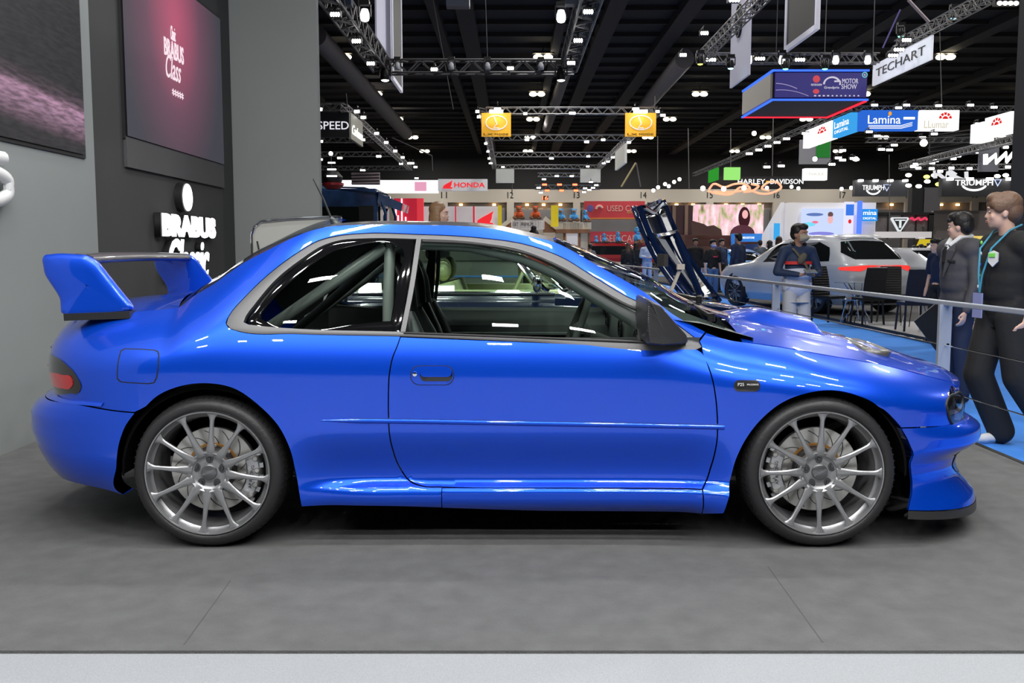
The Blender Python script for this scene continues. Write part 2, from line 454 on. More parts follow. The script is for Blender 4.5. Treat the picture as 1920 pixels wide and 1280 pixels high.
    def mk(flip):
        vs = [(x, 2 * YC - y, z) for x, y, z in verts] if flip else verts
        fs = [tuple(reversed(f)) for f in faces] if flip else faces
        ns = [(x, -y, z) for x, y, z in nor] if flip else nor
        me = bpy.data.meshes.new(name); me.from_pydata(vs, [], fs); me.materials.append(m)
        me.polygons.foreach_set('use_smooth', [True] * len(me.polygons)); me.update()
        me.normals_split_custom_set_from_vertices(ns)
        o = bpy.data.objects.new(name, me); COL.objects.link(o); o.parent = parent
        if label: o['label'] = label
        return o
    o = mk(False)
    if mirror: mk(True)
    return o
def on_body(surf, u, v, off=0.0):
    a, z = surf.solve(u, v); p = surf.F(a, z) + surf.N(a, z) * off
    return Vector(p)
def mirror_obj(o, parent):
    me = o.data.copy()
    for v in me.vertices: v.co.y = 2 * YC - v.co.y
    me.flip_normals(); c = bpy.data.objects.new(o.name.split('.')[0], me); COL.objects.link(c); c.parent = parent
    return c
# paint: deep blue metallic under clear coat
PAINT = mat('blue_metallic_paint', (0.001, 0.088, 0.86), rough=.30, metal=.55, coat=1.0)
CARBON = mat('bare_carbon', (.10, .10, .11), rough=.28, metal=.2, coat=.4)
TRIMM = mat('satin_grey_trim', (.13, .13, .135), rough=.38, metal=.3)
BLACKR = mat('black_rubber', (.012, .012, .013), rough=.55)
TYREM = mat('tyre_rubber', (.022, .022, .024), rough=.48, bump=(60, .15))
CARIN = mat('black_cabin_cloth', (.02, .021, .022), rough=.75)
SUEDE = mat('grey_suede', (.075, .085, .085), rough=.9, sheen=.3)
LEATH = mat('black_leather', (.022, .023, .026), rough=.38)
WHEELM = mat('grey_alloy', (.42, .425, .44), rough=.36, metal=.8)
STEEL = mat('brake_steel', (.62, .61, .58), rough=.3, metal=.7)
CALIP = mat('caliper_silver', (.60, .61, .63), rough=.3, metal=.6)
CHROME = mat('chrome', (.85, .86, .88), rough=.06, metal=1.0)
FRIT = mat('black_glass_border', (.006, .006, .007), rough=.05, coat=1.0)
GLASSC = glass('clear_green_glass', (.80, .90, .85))
GLASSD = glass('tinted_rear_glass', (.62, .68, .66))
SHIELD = glass('windscreen_glass', (.50, .56, .54))
WHITEP = mat('white_print', (.8, .8, .8), rough=.5)
BLACKP = mat('black_print', (.01, .01, .01), rough=.5)
GLOSSB = mat('gloss_black', (.008, .008, .009), rough=.08, coat=1.0)

car = empty('coupe_car', (0, YC, 0), 'bright blue two-door coupe with a big rear wing, parked side-on in front', 'car')
def cpart(mb, name, m, parent=None, **k):
    o = mb.build(name, m, None, **k); o.parent = parent or car
    o.matrix_parent_inverse = (parent or car).matrix_world.inverted() if (parent is None) else o.matrix_parent_inverse
    return o
# keep the coupe's empty at the origin of its parts: parts are modelled in place
car.location = (0, 0, 0)

REAR_TOP = [(120, 597), (150, 594), (180, 592), (246, 586), (300, 581), (335, 577, 1), (362, 556), (400, 533), (426, 514), (460, 491), (504, 468), (546, 447),
            (582, 433), (616, 425), (660, 422), (721, 421), (800, 422), (852, 423), (918, 428), (986, 442), (1042, 455), (1073, 470), (1117, 496), (1161, 520), (1204, 545), (1266, 592), (1322, 622, 1)]
DLO_UP = [(1309, 637, 1), (1276, 612), (1209, 570), (1182, 558), (1117, 520), (1051, 480), (986, 457.5), (900, 445), (785, 438.5), (673, 437), (634, 441), (598, 450), (556, 474), (504, 513), (460, 555), (430, 590), (423, 605), (429, 615), (442, 620)]
quarter = REAR_TOP + DLO_UP + [(556, 626.5), (750, 631, 1), (744, 648), (735, 670), (729, 700), (727, 740), (727, 773), (734, 839), (748, 876), (767, 902), (790, 912), (828, 914, 1),
          (828, 951, 1), (716, 948), (566, 949, 1), (561, 922), (554, 882), (544, 842), (524, 801), (487, 761), (437, 727), (386, 718), (336, 724), (296, 741), (252, 772, 1),
          (139, 755), (92, 747), ('a', -2.25, .60), ('a', AR_END + .02, .60, 1), ('a', AR_END + .02, .94, 1), ('a', -2.25, .93)]
panel('quarter_panel', quarter, BODY, PAINT, car)
panel('side_skirt', [(829.5, 915, 1), (1060, 916), (1316, 919, 1), (1315, 963, 1), (1016, 957), (829.5, 951.5, 1)], BODY, PAINT, car)
door = panel('door', [(751.5, 632.5, 1), (1000, 642.5), (1306, 655.5, 1), (1315, 661), (1328, 690), (1335.5, 715), (1340, 740), (1343.5, 778), (1342.5, 830), (1331, 876), (1321, 905), (1316, 916, 1),
      (1060, 913.5), (828, 911.5), (791, 909.5), (769, 900), (750.5, 875), (736.5, 838), (729.5, 773), (729.5, 740), (731.5, 700), (737.5, 670), (747, 646)], BODY, PAINT, car)
panel('front_fender', [(1324, 624, 1), (1350, 633), (1372, 638.5), (1407, 643.5), (1483, 654.5), (1549, 666.5), (1614, 677.5), (1680, 690.5), (1746, 707.5), (1786, 718.5), (1800, 727), (1805, 734, 1),
      (1779, 741), (1772.5, 759), (1777, 780), (1783, 797, 1), (1740, 799), (1690, 801, 1), (1677, 786), (1647, 762), (1602, 739), (1558, 731), (1516, 736), (1469, 753), (1427, 786), (1397, 825), (1380, 860), (1368, 902), (1356, 962, 1),
      (1317, 962.5, 1), (1318.5, 918, 1), (1324, 905), (1334, 876), (1345, 830), (1346, 778), (1342.5, 740), (1338, 715), (1330.5, 690), (1318, 661), (1317, 650), (1312, 640, 1)], BODY, PAINT, car)
panel('rear_bumper', [(252, 774.5, 1), (139, 757.5), (92, 750), ('a', -2.25, .592), ('a', AR_END + .01, .592, 1), ('a', AR_END + .01, .235, 1), ('a', -2.0, .235), ('a', -1.75, .235), (232, 927, 1), (222, 922), (218, 875), (222, 835), (235, 798)], RBMP, PAINT, car, rim=.05)
panel('front_bumper', [(1691, 803.5, 1), (1740, 801), (1784, 798.5), ('a', 1.95, .485), ('a', 2.1, .482), ('a', AF_END - .01, .482, 1), ('a', AF_END - .01, .125, 1), ('a', 2.0, .128), ('a', 1.75, .142), (1703, 956, 1), (1711, 908), (1711, 860), (1703, 825)], FBMP, PAINT, car, step=.018)
panel('front_splitter', [(1703, 957.5, 1), ('a', 1.75, .139), ('a', 2.0, .126), ('a', AF_END - .01, .123, 1), ('a', AF_END - .01, .085, 1), ('a', 2.0, .088), ('a', 1.8, .10), (1702, 973, 1)], Surf(XEND_R, XEND_FB, .012), mat('dark_splitter', (.03, .03, .031), rough=.35), car, rim=.03)
for nm, sa, sb, az, za, zb in (('bumper_ledge', RBMP, BODY, (AR_END, -1.62), .590, .606), ('front_bumper_ledge', FBMP, BODY, (1.72, AF_END), .480, .492)):
    G = []
    for a_ in np.linspace(az[0], az[1], 60):
        P0 = np.array(sa.F(a_, za)); P1 = np.array(sb.F(a_, zb)); c_ = np.array([0, .06 * (1 if True else 0), 0]); G.append([tuple(P0), tuple(P0 * .5 + P1 * .5 + np.array([0, 0, .004])), tuple(P1), tuple(P1 * .97 + np.array([0, YC, zb]) * .03)])
    o = MB().grid(G).build(nm, PAINT, car, smooth=True, angle=60); mirror_obj(o, car)
GRM = mat('lower_grille_mesh', (.05, .05, .052), rough=.3, metal=.6)
ntg = GRM.node_tree; tcg = ntg.nodes.new('ShaderNodeTexCoord'); vg = ntg.nodes.new('ShaderNodeTexVoronoi'); vg.inputs['Scale'].default_value = 70; vg.feature = 'DISTANCE_TO_EDGE'
rg = ntg.nodes.new('ShaderNodeValToRGB'); rg.color_ramp.elements[0].position = .08; rg.color_ramp.elements[0].color = (.35, .35, .36, 1); rg.color_ramp.elements[1].position = .14; rg.color_ramp.elements[1].color = (.004, .004, .004, 1)
ntg.links.new(tcg.outputs['Object'], vg.inputs['Vector']); ntg.links.new(vg.outputs['Distance'], rg.inputs[0]); ntg.links.new(rg.outputs[0], ntg.nodes['Principled BSDF'].inputs['Base Color'])
gp = spline([(AF + .50, .345), (AF + .60, .365), (AF_END - .01, .368, 1), (AF_END - .01, .235, 1), (AF + .66, .235), (AF + .54, .26), (AF + .48, .30)], closed=True, step=.012)
panel('lower_grille', None, FBMP, GRM, car, off=.003, rim=0, poly=gp)
# ---- top surfaces
def top_patch(name, pts, crown, m, bow=0.0, n=24, step=.03, dz=0.0, thick=.0, scoop=None, label=None, kind=1.0):
    P = spline(pts, step=step)      # (x, w, z) handled as two splines
    return P
def edge_curve(pix, n, surf=BODY, drop=.0):
    sp = spline(pix, step=6)
    out = [Vector(surf.F(*surf.solve(p[0], p[1]))) for p in sp]
    # resample to n points by arc length
    d = [0]
    for a, b in zip(out, out[1:]): d.append(d[-1] + (b - a).length)
    res = []
    for k in range(n):
        t = d[-1] * k / (n - 1); res.append(Vector((np.interp(t, d, [q.x for q in out]), np.interp(t, d, [q.y for q in out]), np.interp(t, d, [q.z for q in out]))))
    return res
def span(name, edge, crownf, m, nt=28, bowf=None, hump=None, smooth=True, inset=.0025, rimd=.012):
    G = []; n = len(edge)
    for i, p in enumerate(edge):
        s = i / (n - 1); w = YC - p.y - inset; row = []
        for j in range(nt + 1):
            t = -1 + 2 * j / nt
            tt = math.copysign(abs(t) ** .9, t)
            c = crownf(s) * (1 - abs(tt) ** 2.3)
            x = p.x + (bowf(s) * (1 - tt * tt) if bowf else 0)
            z = p.z + c
            if hump: z += hump(x, w * tt)
            row.append((x, YC + w * tt, z))
        # a small rolled lip along each side
        row = [(p.x, row[0][1], p.z - rimd)] + row + [(p.x, row[-1][1], p.z - rimd)]
        G.append(row)
    mb = MB().grid(G)
    return cpart(mb, name, m, smooth=True, angle=50, fix=True)
# roof (bare carbon), windscreen, rear glass, boot lid, bonnet
roof_e = edge_curve([(608, 426), (660, 422), (721, 421), (800, 422), (852, 423), (918, 428), (986, 442), (1040, 454.5)], 30)
span('roof_panel', roof_e, lambda s: .030, CARBON)
ws_e = edge_curve([(1042, 455), (1073, 470), (1117, 496), (1161, 520), (1204, 545), (1266, 592), (1322, 622), (1345, 630)], 30)
span('windscreen', ws_e, lambda s: .030 + .03 * s, SHIELD, bowf=lambda s: .02 + .16 * s)
rw_e = edge_curve([(335, 577), (362, 556), (400, 533), (426, 514), (460, 491), (504, 468), (546, 447), (582, 433), (606, 426.5)], 30)
span('rear_window', rw_e, lambda s: .058, SHIELD, bowf=lambda s: -.05 * (1 - s) - .02)
bt_e = edge_curve([(120, 597), (180, 592), (246, 586), (300, 581), (335, 577)], 16)
span('boot_lid', bt_e, lambda s: .05, PAINT, bowf=lambda s: -.10)
def hump(x, y):
    d = 0.0
    # intake scoop on the bonnet centreline and a long shallow power bulge
    k = float(sm(.98, 1.26, x) * (1 - sm(1.44, 1.485, x))); wd = .30 + .04 * (1.45 - x)
    q = min(abs(y) / wd, 1); d += .058 * k * (1 - q ** 3) ** 1.5
    d += .010 * float(sm(1.0, 1.3, x) * (1 - sm(1.75, 2.0, x))) * max(0, 1 - (y / .42) ** 4 if abs(y) < .42 else 0)
    return d
hd_e = edge_curve([(1392, 640.5), (1407, 642), (1483, 653), (1549, 665), (1614, 676), (1680, 689), (1746, 706), (1786, 718), (1799, 727)], 80)
HC = lambda s: .050 * (1 - s) ** .6 + .025
span('bonnet', hd_e, HC, PAINT, nt=64, bowf=lambda s: .02 * (1 - s) + .13 * s * s, hump=hump)
# nose under the bonnet edge, closing the front
mb = MB()
G = []
for t in np.linspace(-1, 1, 21):
    y = YC + .50 * t; bulge = .16 * (1 - t * t)
    G.append([(1.84 + bulge, y, .62), (1.86 + bulge, y, .60), (1.865 + bulge, y, .52), (1.85 + bulge, y, .44)])
mb.grid(G); cpart(mb, 'front_grille', GLOSSB, smooth=True)
# cowl (dark plastic below the windscreen) with wipers
mb = MB(); G = []
c0 = edge_curve([(1322, 622), (1345, 630), (1372, 637), (1392, 640.5)], 8)
for i, p in enumerate(c0):
    s = i / 7; w = YC - p.y - .01; G.append([(p.x + (.19 - .13 * s) * (1 - t * t) * .9, YC + w * t, p.z - .022 + (.060) * (1 - abs(t) ** 2.3)) for t in np.linspace(-1, 1, 25)])
mb.grid(G); cpart(mb, 'cowl', mat('cowl_plastic', (.008, .008, .009), rough=.8, spec=.2), smooth=True)
wpm = mat('wiper_black', (.01, .01, .01), rough=.3)
for (a, b, c) in (((.88, YC - .52, .935), (.83, YC - .25, .985), (.80, YC + .05, 1.0)), ((.93, YC + .02, .985), (.86, YC + .25, 1.0), (.80, YC + .5, .985))):
    mb = MB(); mb.tube([a, b, c], [.011, .008, .005], 8); mb.tube([Vector(b) + Vector((-.02, -.2, .0)), Vector(c) + Vector((0, .12, -.01))], .006, 6); mb.lathe([(0, .02), (.016, .015), (.016, -.02)], a, 'Z', 12)
    cpart(mb, 'wiper', wpm, smooth=True)
# ---- glass, seals and trims on the side
dlo = [(450, 604)] 
QG = [(464, 603), (478, 577), (530, 517), (582, 476), (621, 452.5), (660, 446.5), (778, 446, 1), (766, 530), (752, 610), (748, 621, 1), (504, 615.5), (473, 608)]
QC = [(489, 595), (509, 561), (546, 525), (595, 486), (634, 465), (660, 459), (744, 458.5), (752, 464), (745, 520), (732, 600, 1), (497, 600)]
DG = [(766, 622, 1), (780, 520), (790, 456), (798, 448), (885, 452), (940, 460), (1000, 474), (1040, 490), (1088, 520), (1130, 545), (1180, 573), (1209, 590), (1262, 618), (1296, 642, 1), (1210, 635), (1000, 631)]
def ring_panel(name, outer, inner, surf, m, off, rim=.01, label=None):
    """strip between two outlines"""
    O = solve_poly(surf, outer); I = solve_poly(surf, inner)
    def res(P, n):
        P = [np.array(p[:2]) for p in P]; P.append(P[0]); d = [0]
        for a, b in zip(P, P[1:]): d.append(d[-1] + np.linalg.norm(b - a))
        return [np.array([np.interp(d[-1] * k / n, d, [p[0] for p in P]), np.interp(d[-1] * k / n, d, [p[1] for p in P])]) for k in range(n)]
    n = 160; O = res(O, n); I = res(I, n)
    best = min(range(n), key=lambda s: sum(np.linalg.norm(O[k] - I[(k + s) % n]) for k in range(0, n, 8)))
    I = [I[(k + best) % n] for k in range(n)]
    vs = []; fs = []
    for k in range(n):
        for t, o2 in ((0, -rim), (0.0, 0), (.5, .003), (1.0, 0), (1, -rim)):
            q = O[k] * (1 - t) + I[k] * t; P = surf.F(q[0], q[1]) + surf.N(q[0], q[1]) * (off + o2); vs.append(tuple(P))
    for k in range(n):
        k2 = (k + 1) % n
        for i in range(4): fs.append((k * 5 + i, k2 * 5 + i, k2 * 5 + i + 1, k * 5 + i + 1))
    o = cpart(MB().add(vs, fs), name, m, smooth=True, angle=60, label=label); mirror_obj(o, car); return o
OUT = [(1309, 638, 1), (1276, 613), (1209, 571), (1182, 559), (1117, 521), (1051, 481), (986, 458.5), (900, 446), (785, 439.5), (673, 438), (634, 442), (598, 451), (556, 475), (504, 514), (460, 556), (431, 590), (424, 605), (430, 614.5), (443, 619), (556, 625.5), (750, 630), (1000, 641), (1305, 654.5), (1316, 650)]
INN = [(1290, 640, 1), (1262, 616), (1205, 581), (1175, 568), (1115, 534), (1048, 496), (984, 470), (900, 454.5), (785, 447.5), (673, 446.5), (640, 449), (606, 459), (566, 484), (517, 523), (477, 570), (458, 597), (456, 604), (461, 607), (475, 609), (560, 616), (750, 621.5), (1000, 630.5), (1262, 643), (1285, 645)]
ring_panel('window_surround', OUT, INN, BODY, TRIMM, -.002, .02)
# fine dark seal inside the surround over the door
def line_on(name, pix, r, m, off=0.0, surf=BODY, parent=None, mirror=True, flat=None, step=8, smooth=True):
    sp = spline(pix, step=step); pts = [on_body(surf, p[0], p[1], off) for p in sp]
    o = cpart(MB().tube(pts, r, 8, flat=flat), name, m, parent, smooth=smooth)
    if mirror and parent is None: mirror_obj(o, car)
    return o
line_on('window_seal', [(792, 452), (885, 456.5), (950, 466), (1000, 479), (1048, 500), (1115, 538), (1175, 572), (1205, 585), (1262, 620)], .007, BLACKR, -.001)
line_on('belt_seal', [(757, 624), (1000, 633), (1285, 645)], .005, BLACKR, .001)
panel('inner_pillar_lining', [(345, 580, 1), (400, 538), (460, 497), (546, 454), (616, 432), (721, 427), (852, 429), (986, 449), (1040, 463, 1), (1000, 470, 1), (900, 455), (785, 448), (673, 447), (606, 460), (566, 484), (517, 523), (477, 570), (458, 597), (456, 606, 1), (560, 617), (745, 622, 1), (742, 690, 1), (380, 690, 1)], BODY, CARIN, car, off=-.030, rim=0, step=.04)
# door pillar cover
pill = [(781, 447, 1), (790, 448, 1), (776, 540), (760, 622, 1), (751, 622, 1), (767, 540)]
panel('pillar_trim', pill, BODY, TRIMM, car, off=.001, rim=.01)
panel('quarter_glass', QG, BODY, GLASSD, car, off=-.012, rim=0, step=.04)
ring_panel('glass_border', QG, QC, BODY, FRIT, -.0125, .002)
panel('door_glass', DG, BODY, GLASSC, car, off=-.020, rim=0, step=.04)
# ---- sail panel and mirror (wedge pod of woven carbon, seen side-on)
mb = MB()
def mp(u, v, Y): return at(u, v, Y)
front = [mp(1211, 563, 3.80), mp(1218, 562, 3.78), mp(1238, 572, 3.80), mp(1262, 600, 3.84), mp(1287, 628, 3.88), mp(1290, 640, 3.88), mp(1280, 645, 3.86), mp(1240, 648, 3.80), mp(1214, 645, 3.78), mp(1210, 600, 3.78)]
back = [p + Vector((-.02, .16, .015)) for p in front]
cm = sum(front, Vector()) / len(front); mid1 = [cm + (p - cm) * .93 + Vector((0, -.03, 0)) for p in front]
n = len(front); vs = [cm + Vector((-.01, -.055, -.01))] + mid1 + front + back
fs = [(0, 1 + k, 1 + (k + 1) % n) for k in range(n)]
for b in (1, 1 + n): fs += [(b + k, b + n + k, b + n + (k + 1) % n, b + (k + 1) % n) for k in range(n)]
fs.append(tuple(1 + 2 * n + k for k in range(n)))
mb.add(vs, fs)
CWEAVE = mat('woven_carbon', (.045, .045, .048), rough=.3, metal=.2, coat=.3)
nt = CWEAVE.node_tree; tcn = nt.nodes.new('ShaderNodeTexCoord'); wv = nt.nodes.new('ShaderNodeTexWave'); wv.inputs['Scale'].default_value = 55; wv.bands_direction = 'DIAGONAL'
bpn = nt.nodes.new('ShaderNodeBump'); bpn.inputs['Strength'].default_value = .35; bpn.inputs['Distance'].default_value = .003
nt.links.new(tcn.outputs['Object'], wv.inputs['Vector']); nt.links.new(wv.outputs['Fac'], bpn.inputs['Height']); nt.links.new(bpn.outputs[0], nt.nodes['Principled BSDF'].inputs['Normal'])
mo = cpart(mb, 'wing_mirror', CWEAVE, smooth=True, angle=40)
md = mo.modifiers.new('b', 'BEVEL'); md.width = .008; md.segments = 3; md.limit_method = 'ANGLE'
bake(mo); mirror_obj(mo, car)
mb = MB(); mb.bar(at(1235, 640, 3.95), at(1285, 640, 3.96), .10, .03); o = cpart(mb, 'mirror_foot', BLACKR, smooth=False); mirror_obj(o, car)
panel('sail_panel', [(1196, 576, 1), (1262, 618), (1300, 645, 1), (1196, 636, 1)], BODY, BLACKR, car, off=-.010, rim=.004)
# ---- moulding line, handle, fuel flap, lamps, badge
mp_ = [(575, 786, 1), (727, 787), (1000, 791), (1200, 794.5), (1340, 797), (1359, 798.5), (1362, 801), (1356, 804), (1340, 803.5), (1200, 800), (1000, 796.5), (727, 791.5)]
sp1 = spline([(576, 787.5), (727, 788.5), (1000, 793), (1200, 796.5), (1359, 800)], step=10)
pts = [on_body(BODY, p[0], p[1], 0) for p in sp1]
rr = [.002 + .009 * min(1, i / 10) for i in range(len(pts))]; pts = [p + Vector((0, .004, -.002)) for p in pts]
o = cpart(MB().tube(pts, rr, 10), 'side_moulding', PAINT, smooth=True); mirror_obj(o, car)
# shadow line above the moulding, put in as a slim black tube
o = cpart(MB().tube([p + Vector((0, -.001, .0105)) for p in pts], [r * .32 for r in rr], 8), 'moulding_shadow_line', BLACKR, smooth=True); mirror_obj(o, car)
def rrect(u0, v0, u1, v1, r, n=5, sk=0):
    out = []
    for cx, cy, a0 in ((u1 - r, v0 + r, -90), (u1 - r, v1 - r, 0), (u0 + r, v1 - r, 90), (u0 + r, v0 + r, 180)):
        for k in range(n):
            a = math.radians(a0 + 90 * k / (n - 1)); out.append((cx + r * math.cos(a), cy + r * math.sin(a)))
    return out
def pix_panel(name, outline, surf, m, **k):
    poly = [np.array(surf.solve(p[0], p[1])) for p in outline]
    Q = []
    for a, b in zip(poly, poly[1:] + poly[:1]):
        kk = max(1, int(np.linalg.norm(b - a) / .015)); Q += [a + (b - a) * j / kk for j in range(kk)]
    return panel(name, None, surf, m, k.pop('parent', car), poly=Q, **k)
ff = [(226, 657), (233, 653), (262, 653.5), (290, 655.5), (297, 658), (299, 664), (298, 690), (295, 708), (290, 718), (280, 720), (240, 718), (225, 716), (219, 710), (219, 700), (222, 672)]
pix_panel('fuel_flap_gap', ff, BODY, BLACKR, off=.0008, rim=.002, mirror=False)
cx = 259; cy = 687
flap = pix_panel('fuel_flap', [(cx + (u - cx) * .94, cy + (v - cy) * .94) for u, v in ff], BODY, PAINT, off=.0015, rim=.003, mirror=False, dome=.003)
hb = rrect(769, 685, 852, 722, 17)
for mrr in (False,):
    h1 = pix_panel('handle_gap', hb, BODY, BLACKR, off=.0008, rim=.002)
    h2 = pix_panel('handle_bezel', [(810.5 + (u - 810.5) * .96, 703.5 + (v - 703.5) * .93) for u, v in hb], BODY, PAINT, off=.0018, rim=.003, dome=.003)
    h3 = pix_panel('handle_recess', rrect(788, 690, 848, 714, 9), BODY, GLOSSB, off=.0058, rim=.002)
    h4 = pix_panel('door_handle', rrect(788, 689, 847, 706, 8), BODY, PAINT, off=.010, rim=.012, dome=.008)
mb = MB(); lp = on_body(BODY, 778, 701, .005); mb.lathe([(0, -.004), (.009, -.003), (.0105, 0), (.0105, .006)], lp, 'Y', 18); cpart(mb, 'lock_barrel', CHROME, smooth=True)
# tail lamp
tl = [(82, 656), (97, 664), (124, 682), (144, 704), (153, 724), (148, 736), (134, 737), (89, 732.5)]
RLM = mat('tail_lamp_smoked', (.012, .006, .006), rough=.08, coat=1.0)
TLR = mat('tail_lamp_red', (.35, .008, .012), rough=.12, coat=1.0, emit=(.5, .01, .01), es=.25)
def lamp_poly(surf, pix, extra):
    c = [surf.solve(*p) for p in pix]; return [(a, z, 0) for a, z in c] + extra
aL, zL = BODY.solve(82, 656)
P = spline(lamp_poly(BODY, tl, [(-2.15, .60), (-2.30, .61), (-2.30, .79), (-2.15, .80)]), closed=True, step=.012)
tlo = panel('tail_lamp', None, BODY, RLM, car, off=.003, rim=.006, poly=P, dome=.006)
P = spline(lamp_poly(BODY, [(95, 700), (120, 702), (137, 708), (140, 718), (136, 726), (120, 727)], [(-2.14, .655), (-2.2, .655), (-2.2, .72), (-2.14, .725)]), closed=True, step=.012)
panel('tail_lamp_lens', None, BODY, TLR, car, off=.0095, rim=.003, poly=P, label='red lens')
# head lamp: dark housing, bowl, clear cover
HLG = glass('lamp_cover_glass', (.62, .64, .68)); HLD = mat('lamp_housing', (.05, .05, .055), rough=.25, metal=.5)
hl = [(1772, 757), (1779, 743), (1797, 737), (1808, 734)]
hlb = [(1813, 793), (1799, 795), (1785, 796), (1778, 780)]
zt_ = BODY.solve(1805, 735)[1]
a3 = BODY.solve(1801, 737)[0]; a4 = BODY.solve(1797, 795)[0]; am = max(a3, a4)
P = spline(lamp_poly(BODY, [(1774, 758), (1779, 745), (1789, 740), (1801, 737)], [(a3 + .12, zt_ - .008), (a3 + .24, zt_ - .02), (am + .32, .57), (am + .26, .50), (a4 + .12, .492)]) + [(*BODY.solve(1797, 795), 0), (*BODY.solve(1785, 795), 0), (*BODY.solve(1778, 780), 0)], closed=True, step=.012)
panel('head_lamp_housing', None, BODY, HLD, car, off=-.035, rim=0, poly=P)
panel('head_lamp_cover', None, BODY, HLG, car, off=.003, rim=.0, poly=P)
ringp = [Vector(BODY.F(p[0], p[1])) + Vector(BODY.N(p[0], p[1])) * .001 for p in P]
o = cpart(MB().tube(ringp, .006, 6, closed=True), 'head_lamp_seal', BLACKR, smooth=True); mirror_obj(o, car)
for dx, r in ((0.0, .055),):
    mb = MB(); c = Vector((1.835, YC - .615, .565))
    mb.lathe([(0.0, .0), (.02, .005), (.045, .02), (.055, .05), (.058, .06), (.050, .06)], (0, 0, 0), 'X', 24)
    M = Matrix.Rotation(math.radians(-28), 4, 'Z'); mb.v = [tuple(c + (M @ Vector(p))) for p in mb.v]
    o = cpart(mb, 'head_lamp_bowl', mat('lamp_reflector', (.35, .33, .28), rough=.2, metal=.9), smooth=True); mirror_obj(o, car)
# fender badge
bd = rrect(1376, 712.5, 1425, 733.5, 9.5)
pix_panel('badge', bd, BODY, mat('badge_black', (.03, .03, .03), rough=.2, coat=1), off=.003, rim=.006, mirror=False, dome=.004)
bp_ = on_body(BODY, 1400, 722, .0095)
nrm = Vector(BODY.N(*BODY.solve(1400, 722)))
xd = Vector((1, 0, 0)) - nrm * nrm.x; 
text_mesh('P25', .018, frame_to(bp_ + Vector((-.025, 0, .002)), xd, nrm.cross(xd)), 'badge_lettering', WHITEP, car, .001)
text_mesh('PRODRIVE', .010, frame_to(bp_ + Vector((.023, -.0005, .002)), xd, nrm.cross(xd)), 'badge_lettering', WHITEP, car, .001)
# bonnet vent of bare carbon near the front edge
mb = MB(); cvx, cvy = 1.60, YC - .36
vent = []
for k in range(28):
    t = 2 * PI * k / 28; vent.append((math.copysign(abs(math.cos(t)) ** .7, math.cos(t)) * .085, math.copysign(abs(math.sin(t)) ** .7, math.sin(t)) * .15))
def hood_z(x, y):
    xs = [p.x for p in hd_e]; zz = float(np.interp(x, xs, [p.z for p in hd_e])); ww = float(np.interp(x, xs, [YC - p.y for p in hd_e]))
    s = (x - xs[0]) / (xs[-1] - xs[0]); return zz + HC(s) * (1 - min(abs(y - YC) / ww, 1) ** 2.3)
cvx, cvy = 1.64, YC - .30
for sgn in (-1, 1):
    yc_ = YC + sgn * .30; mb = MB(); G = []
    for k in range(33):
        t = 2 * PI * k / 32; ex, ey = math.copysign(abs(math.cos(t)) ** .6, math.cos(t)) * .075, math.copysign(abs(math.sin(t)) ** .6, math.sin(t)) * .17
        row = []
        for s, dz in ((1.0, -.012), (1.0, .004), (.96, .016), (.88, .018), (.80, .008), (.76, -.02), (0.01, -.03)):
            px, py = cvx + ex * s + (.02 * dz / .018 if dz > 0 else 0), yc_ + ey * s; row.append((px, py, hood_z(cvx + ex * s, yc_ + ey * s) + dz * .8 + .008 + (.006 if ex > 0 else 0)))
        G.append(row)
    mb.grid(G); cpart(mb, 'bonnet_vent', mat('vent_carbon', (.11, .107, .10), rough=.3, metal=.3, coat=.5), smooth=True, angle=70)
# ---- rear wing
wing = [(77.5, 482), (80, 478.5), (90, 476.5), (143, 476.5), (158, 478), (167, 482), (178, 490), (196, 512), (215, 536), (232, 557), (243, 571), (246, 578), (240, 584, 1), (170, 588.5), (124, 590, 1), (115, 586), (112, 577), (110, 561), (104, 549), (96, 537), (88, 525), (81.5, 514), (78.5, 500)]
W2 = spline(wing, closed=True, step=5)
for side in (1, -1):
    mb = MB(); rings = []
    cx_, cv_ = 160, 530
    P0 = [at(p[0], p[1], 4.02) for p in W2]
    cen = at(165, 535, 4.02)
    n = len(P0)
    def lay(s, dy): return [cen + (p - cen) * s + Vector((0, dy, 0)) for p in P0]
    # near face slightly domed, toe of the plate wider at the bottom
    L = [lay(.02, -.012), lay(.5, -.010), lay(.85, -.006), lay(.96, 0), lay(1.0, .012), lay(1.0, .03), lay(.96, .042), lay(.5, .046), lay(.02, .047)]
    for lay_ in L:
        for p in lay_:
            p.y += .018 * float(sm(1.0, .94, p.z)) * (-1 if p.y < 4.035 else .4)
            if side < 0: p.y = 2 * YC - p.y
    vs = [p for l in L for p in l]; fs = []
    for i in range(len(L) - 1):
        for k in range(n): fs.append((i * n + k, i * n + (k + 1) % n, (i + 1) * n + (k + 1) % n, (i + 1) * n + k))
    mb.add(vs, fs); cpart(mb, 'wing_endplate', PAINT, smooth=True, angle=60)
mb = MB(); sec = [(-1.99, 1.198), (-1.97, 1.209), (-1.93, 1.213), (-1.87, 1.213), (-1.82, 1.209), (-1.797, 1.199), (-1.790, 1.186), (-1.797, 1.174), (-1.815, 1.168), (-1.87, 1.172), (-1.93, 1.185), (-1.98, 1.195)]
G = []
for y in np.linspace(4.06, 2 * YC - 4.06, 14):
    t = (y - YC) / .6; G.append([(x, y, z + .006 * (1 - t * t)) for x, z in sec + sec[:1]])
mb.grid(G); cpart(mb, 'wing_blade', CARBON, smooth=True, angle=60)
for s in (1, -1):
    mb = MB(); mb.bar((-1.90, YC - s * .64, .945), (-1.62, YC - s * .64, .955), .09, .03); cpart(mb, 'wing_foot', BLACKR)
